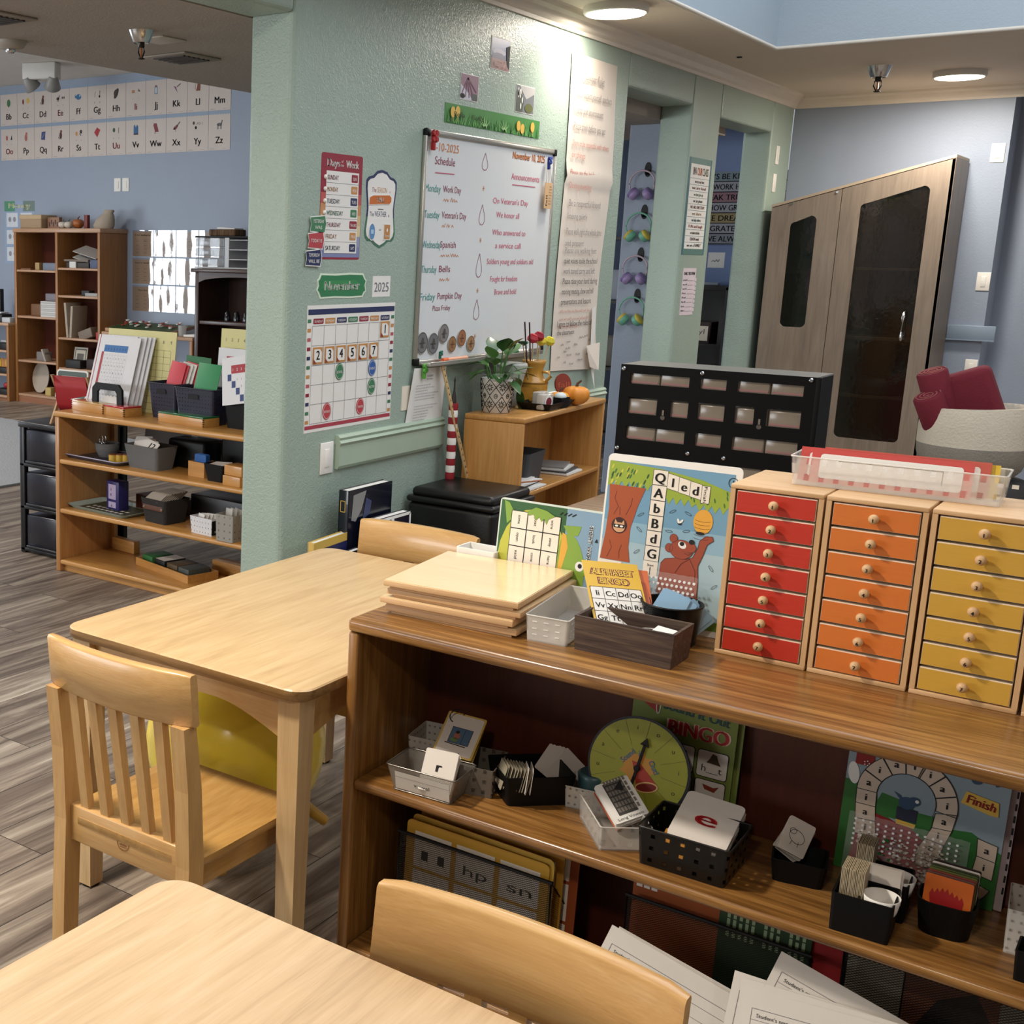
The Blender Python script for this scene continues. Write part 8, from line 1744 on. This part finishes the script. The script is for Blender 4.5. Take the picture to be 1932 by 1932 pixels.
# alphabet strips
LET1 = 'BCDEFGHIJKLM'; LET2 = 'OPQRSTUVWXYZ'
LS = col('#8c9cb0', .45); CRP = col('#c6bab2', .45); RDI = col('#8f2f3a', .8, noise=0)
def pic(g, L, cx, cy):
    def C(c): return col(c, .5)
    e, p, l = g.ell, g.poly, g.line
    if L == 'B': e(cx, cy, .026, .036, C('#3f6e44'), .003); p([(cx - .008, cy - .04), (cx + .008, cy - .04), (cx, cy - .03)], C('#3f6e44'), .003)
    elif L == 'C': e(cx - .035, cy, .012, .025, C('#6e2028'), .003); e(cx + .035, cy + .008, .022, .027, C('#c9ab4c'), .003)
    elif L in 'DR': e(cx, cy - .008, .018, .034, C('#4a2a26'), .003); e(cx + .006, cy + .03, .014, .014, C('#6a4238'), .0034); l([(cx - .02, cy - .04), (cx - .03, cy - .02)], .008, C('#4a2a26'), .003)
    elif L == 'P': e(cx, cy - .008, .02, .034, C('#a8625c'), .003); e(cx + .008, cy + .03, .015, .015, C('#b06a62'), .0034)
    elif L == 'E': e(cx - .035, cy, .02, .014, C('#4a3a38'), .003); l([(cx - .03, cy), (cx - .01, cy + .03)], .008, C('#4a3a38'), .003); [l([(cx - .045 + q * .018, cy), (cx - .045 + q * .018, cy - .028)], .005, C('#4a3a38'), .003) for q in (0, 1)]; [e(cx + .025 + q * .025, cy + .006, .008, .012, C('#3a3a40'), .003) for q in (0, 1)]
    elif L == 'F': e(cx, cy, .036, .026, C('#3a6a96'), .003); p([(cx - .03, cy), (cx - .05, cy + .028), (cx - .048, cy - .012)], C('#3a6a96'), .003); e(cx + .018, cy + .01, .01, .01, C('#9ac0d4'), .0034)
    elif L == 'G': l([(cx - .03, cy - .02), (cx - .03, cy + .01), (cx - .02, cy + .035)], .005, C('#77726e'), .003); l([(cx + .03, cy - .015), (cx + .036, cy + .04)], .005, INK, .003); e(cx + .03, cy - .012, .010, .012, INK, .003)
    elif L == 'H': e(cx, cy, .022, .05, C('#2c1c18'), .003, 20, -28); e(cx - .008, cy + .008, .022, .03, C('#3a2622'), .0034, 20, -28)
    elif L == 'I': g.rect(cx - .05, cy - .01, cx - .015, cy + .015, C('#b07c54'), .003); l([(cx + .02, cy + .01), (cx + .05, cy), (cx + .03, cy + .025)], .005, INK, .003)
    elif L == 'J': g.rect(cx - .02, cy - .035, cx + .02, cy + .025, C('#7a8a9a'), .003); g.rect(cx - .014, cy - .028, cx + .014, cy + .02, C('#b5bfc6'), .0034); g.rect(cx - .014, cy + .025, cx + .014, cy + .04, C('#7a5a56'), .003)
    elif L == 'K': p([(cx - .04, cy + .02), (cx - .01, cy + .01), (cx + .01, cy - .04)], C('#7a4a68'), .003); l([(cx, cy + .01), (cx + .045, cy + .035)], .008, C('#4a3844'), .003)
    elif L == 'L': p([(cx - .02, cy - .04), (cx + .025, cy - .038), (cx + .028, cy + .04), (cx - .004, cy + .04)], C('#7a3f22'), .003); l([(cx - .02, cy - .035), (cx - .035, cy - .01), (cx - .03, cy + .02)], .004, C('#7a3f22'), .003)
    elif L == 'M': l([(cx - .03, cy + .03), (cx - .02, cy), (cx, cy + .01), (cx + .01, cy - .03)], .008, INK, .003); l([(cx, cy + .01), (cx + .035, cy + .0)], .007, INK, .003)
    elif L == 'O': e(cx - .035, cy, .015, .025, C('#a85a50'), .003); p([(cx + .02, cy - .02), (cx + .045, cy - .02), (cx + .036, cy + .03)], C('#1c2430'), .003)
    elif L == 'Q': p([(cx - .03, cy - .035), (cx + .025, cy - .04), (cx + .035, cy + .04), (cx - .02, cy + .038)], C('#3a4474'), .003); l([(cx - .015, cy - .02), (cx + .02, cy + .02)], .004, C('#9aa4c4'), .0034)
    elif L == 'S': e(cx - .03, cy, .015, .02, C('#c08a3c'), .003); e(cx + .03, cy + .015, .016, .018, C('#3a1418'), .003); l([(cx + .01, cy), (cx + .03, cy - .02)], .008, C('#2a1a1c'), .003)
    elif L == 'T': p([(cx, cy - .045), (cx - .042, cy + .0), (cx - .002, cy + .045), (cx + .04, cy + .02)], C('#a5222a'), .003); l([(cx, cy - .045), (cx - .002, cy + .045)], .003, C('#5c1018'), .0034)
    elif L == 'U': e(cx - .03, cy + .01, .016, .02, C('#2c4a34'), .003); l([(cx + .03, cy + .03), (cx + .03, cy - .02)], .008, C('#7a7470'), .003)
    elif L == 'V': p([(cx - .026, cy - .04), (cx - .026, cy + .035), (cx - .01, cy + .045), (cx, cy + .02), (cx + .014, cy + .045), (cx + .03, cy + .03), (cx + .03, cy - .036)], C('#1f5a8c'), .003); g.rect(cx - .026, cy - .045, cx + .03, cy - .032, C('#2c1c24'), .0034)
    elif L == 'W': p([(cx - .03, cy + .03), (cx - .01, cy - .03), (cx + .035, cy - .03), (cx + .01, cy + .045), (cx - .025, cy + .045)], C('#7a1f2c'), .003); l([(cx - .01, cy - .03), (cx - .012, cy - .045)], .006, INK, .003)
    elif L == 'X': e(cx - .005, cy, .03, .013, C('#6a1f20'), .003, 18, 40); l([(cx + .01, cy + .015), (cx + .042, cy + .045)], .009, C('#4a1c1c'), .003); l([(cx - .01, cy - .01), (cx - .008, cy - .04)], .005, C('#8a6a60'), .003); p([(cx - .04, cy - .02), (cx - .018, cy - .02), (cx - .025, cy + .01)], C('#6a1f20'), .003)
    elif L == 'Y': e(cx - .045, cy + .025, .012, .014, C('#2c1a1c'), .003); l([(cx - .01, cy + .01), (cx + .0, cy + .03)], .004, INK, .003); g.ring(cx + .02, cy + .02, .01, .008, .003, INK, .003); e(cx - .02, cy - .015, .012, .014, INK, .003); l([(cx + .05, cy + .01), (cx + .055, cy + .03)], .003, INK, .003)
    elif L == 'Z': e(cx, cy, .028, .014, C('#5c5c60'), .003); l([(cx + .022, cy + .005), (cx + .032, cy + .035)], .010, C('#4a4a50'), .003); [l([(cx + q, cy), (cx + q, cy - .04)], .005, C('#5c5c60'), .003) for q in (-.022, -.012, .014, .022)]
for r, (LT, zb) in enumerate(((LET1, 2.700), (LET2, 2.366))):
    cwid = .2475
    for k, L in enumerate(LT):
        g = G(); w, h = cwid - .002, .327
        g.box(0, w, 0, h, 0, .002, CRP); g.rect(0, h - .032, w, h, LS, .0026)
        for q in range(9): g.ell(w * (q + .5) / 9, h - .033, w / 18, .008, CRP, .0028, 8)
        g.line([(w, 0), (w, h - .03)], .0016, GREYINK, .0028); g.line([(.02, .012), (.07, .012)], .002, GREYINK, .003); g.line([(.16, .012), (.2, .012)], .0014, GREYINK, .003)
        vow = L in 'EIOU'
        g.txt(L + ('g' if False else L.lower()), w * .5, .058, .058, RDI if vow else INK, .0032, bold=.002)
        pic(g, L, w * .5, .215)
        if vow or L in 'CSGU': g.txt(L.lower(), w * .5 - .035, .148, .016, GREYINK, .0032); g.txt(L.lower(), w * .5 + .035, .148, .016, GREYINK, .0032)
        obj('alphabet_card', g, None, (-9.988 + k * cwid, YL + .0006, zb), ROT_S, label='alphabet card with the letters ' + L + L.lower() + ' and its picture, ' + ('upper' if r == 0 else 'lower') + ' row', cat='alphabet card', group='alphabet cards along the far blue wall')
# pocket chart of spelling rules
TANP = col('#a38c78', .5); SHN = gloss('glossy_clear_pocket', .22)
for r in range(3):
    for c_ in range(4):
        g = G(); w, h = .262, .238; g.box(0, w, 0, h - .016, 0, .001, TANP)
        if c_ == 0 or c_ == 1:
            g.txt(('K & C Spelling Rule', 'Final /s/ Spelling', 'Floss Rule')[r] if c_ == 0 else 'Spelling Rule', w / 2, h - .052, .014, INK, .0016, w=.2 if r < 2 else .12, bold=.0008)
        for q in range(4): g.line([(.02, h - .085 - q * .035), (w - .02, h - .085 - q * .035)], .001, GREYINK, .0016); g.scrib(.04, h - .105 - q * .035, .08, .009, INK, .0016, .0018); g.scrib(.14, h - .105 - q * .035, .18, .009, INK, .0016, .0018)
        t = thing('rule_card', ('top', 'middle', 'bottom')[r] + ' row tan spelling rule card, ' + ('first', 'second', 'third', 'fourth')[c_] + ' from the bookcase', 'card', (-8.165 + c_ * .272, YL + .0006, 1.445 - r * .252), rot=ROT_S, group='spelling rule cards in glossy sleeves')
        obj('sheet', g, t)
        g = G(); vs = []; fs = []; n_ = 12
        for j in range(n_ + 1):
            for i in range(n_ + 1): vs.append((w * i / n_, h * j / n_, .006 + .0022 * math.sin(i * .75 + r * .6 + c_ * 2.1) + .0008 * math.cos(j * .5 + i * .3 + c_ * 1.7)))
        for j in range(n_):
            for i in range(n_): a = j * (n_ + 1) + i; fs.append((a, a + 1, a + n_ + 2, a + n_ + 1))
        g.add(vs, fs, SHN, True); obj('glossy_sleeve', g, t)
# low table with fraction tray
t = thing('low_bookshelf', 'low reddish shelf under the spelling cards, behind the number charts', 'bookshelf', (-8.12, 8.28, 0)); 
g = G(); g.box(0, 1.10, 0, .38, .735, .765, W_ROE, .005); obj('top_board', g, t)
for x in (0, 1.065): g = G(); g.box(x, x + .035, 0, .38, 0, .735, W_ROZ, .003); obj('side_panel', g, t)
g = G(); g.box(.035, 1.065, 0, .36, .36, .38, W_ROE, .004); obj('shelf', g, t)
t = thing('apple_board', 'dark green board with clusters of red and white pieces on the low shelf', 'board', (-8.10, 8.31, .767), rot=(RD(8), 0, 0)); 
g = G(); g.box(0, .80, 0, .34, 0, .03, W_ROE, .003); g.rect(.01, .01, .79, .33, col('#2c4a24', .5), .0306); obj('board', g, t)
g = G()
for k in range(5):
    for q in range(7): g.lathe([(.018, .0), (.018, .006)], col('#a53028', .5) if q % 2 else WHITE, 10, T=at(.12 + k * .145 + rnd.uniform(-.035, .035), .17 + rnd.uniform(-.06, .06), .031 + q * .0062))
obj('counters', g, t, kind='stuff')
g = G(); g.box(-.1, .1, -.06, .06, 0, .02, PAPER, .002); g.box(-.1, .1, -.06, .06, .02, .022, PAPER); obj('paper_pile', g, None, (-7.09, 8.42, .766), (0, RD(-4), RD(8)), label='white papers on the low shelf beside the dark hutch', cat='paper'); g = G(); g.box(-.07, .07, -.03, .03, 0, .11, col('#8a6844', .6), .003); obj('brown_box', g, None, (-7.05, 8.56, .766), label='brown box behind the white papers', cat='box'); g = G(); g.lathe([(.035, 0), (.038, .09)], clear('clear_cup', '#d0d0d0', .5, .2), 16); obj('clear_cup', g, None, (-7.24, 8.40, .766), label='clear cup left of the white papers', cat='cup')
g = G(); g.ball(.05, col('#2c3340', .5), n=12); obj('dark_ball', g, None, (-7.2, 8.4, .43), label='dark blue ball on the lower level of the low shelf', cat='ball')
# dark hutch and plastic drawers
DW = wood('dark_walnut', ('#2a1812', '#38221a', '#463026'), 'z', 1.2, .4, .2, 14, .9); DWX = wood('dark_walnut_x', ('#2f1c15', '#40281f', '#50362b'), 'x', 1.2, .4, .2, 14, .9)
t = thing('hutch', 'dark walnut hutch with arched top beside the green pillar', 'hutch', (-6.975, 8.25, 0)); HW = .95
g = G(); g.box(-.03, HW + .03, -.03, .45, 1.325, 1.357, DWX, .008); obj('top_board', g, t)
for x in (0, HW - .04): g = G(); g.box(x, x + .04, 0, .43, 0, 1.325, DW, .003); obj('side_panel', g, t)
for z in (.06, .92): g = G(); g.box(.04, HW - .04, .01, .43, z - .03, z, DWX, .003); obj('shelf', g, t)
g = G(); g.box(.04, HW - .04, .415, .43, .03, 1.325, DW); obj('back_panel', g, t)
g = G(); p = [(.04, 1.325), (.04, 1.24)] + [(.04 + (HW - .08) * k / 14, 1.24 + .05 * math.sin(PI * k / 14) ** .5) for k in range(1, 14)] + [(HW - .04, 1.24), (HW - .04, 1.325)]; g.prism(p, -.018, 0, DWX, T=at(0, 0, 0, 90)); obj('arched_apron', g, t)
g = G(); g.box(-.06, .06, -.06, .06, 0, .18, col('#5a1410', .5), .01); obj('red_box', g, None, (-6.30, 8.45, .921), label='dark red box on the hutch shelf', cat='box')
for k in range(3): g = G(); g.lathe([(.03, 0), (.03, .05), (.015, .08)], col('#1c1c20', .15), 14); obj('glass_bottle', g, None, (-6.75 + k * .1, 8.42, .921), label=('left', 'middle', 'right')[k] + ' small dark bottle on the hutch shelf', cat='bottle', group='small bottles in the hutch')
t = thing('drawer_tower', 'clear plastic drawer tower with white dividers on the dark hutch', 'drawer unit', (-7.05, 8.33, 1.358)); CLG = clear('clear_grey_drawer', '#a3a8ac', .5, .12)
g = G(); g.box(0, .58, 0, .3, .255, .27, BLACK, .003); g.box(0, .58, 0, .3, 0, .012, col('#b5b5b5', .4)); g.box(.33, .375, 0, .3, .012, .255, col('#c4c4c6', .4)); obj('frame', g, t)
for k in range(3): g = G(); g.box(.005, .325, .0, .28, .02 + k * .08, .092 + k * .08, CLG, .01); obj('drawer', g, t); g = G(); g.box(.38, .57, .0, .28, .074 + k * .08, .08 + k * .08, col('#c4c4c6', .4)); obj('divider_tray', g, t)
t = thing('bark_box', 'bark-covered box with white papers on the plastic drawers', 'box', (-6.79, 8.45, 1.629)); g = G(); g.box(-.14, .14, -.08, .08, 0, .055, wood('bark', ('#2f2016', '#5c432c', '#7a5f42'), 'z', 3, .9, 0, 6, 1.4), .008); obj('box', g, t); g = G(); g.box(-.07, .12, -.06, .06, .056, .07, PAPER, .002, T=at(0, 0, 0, 0, 2)); obj('papers', g, t)
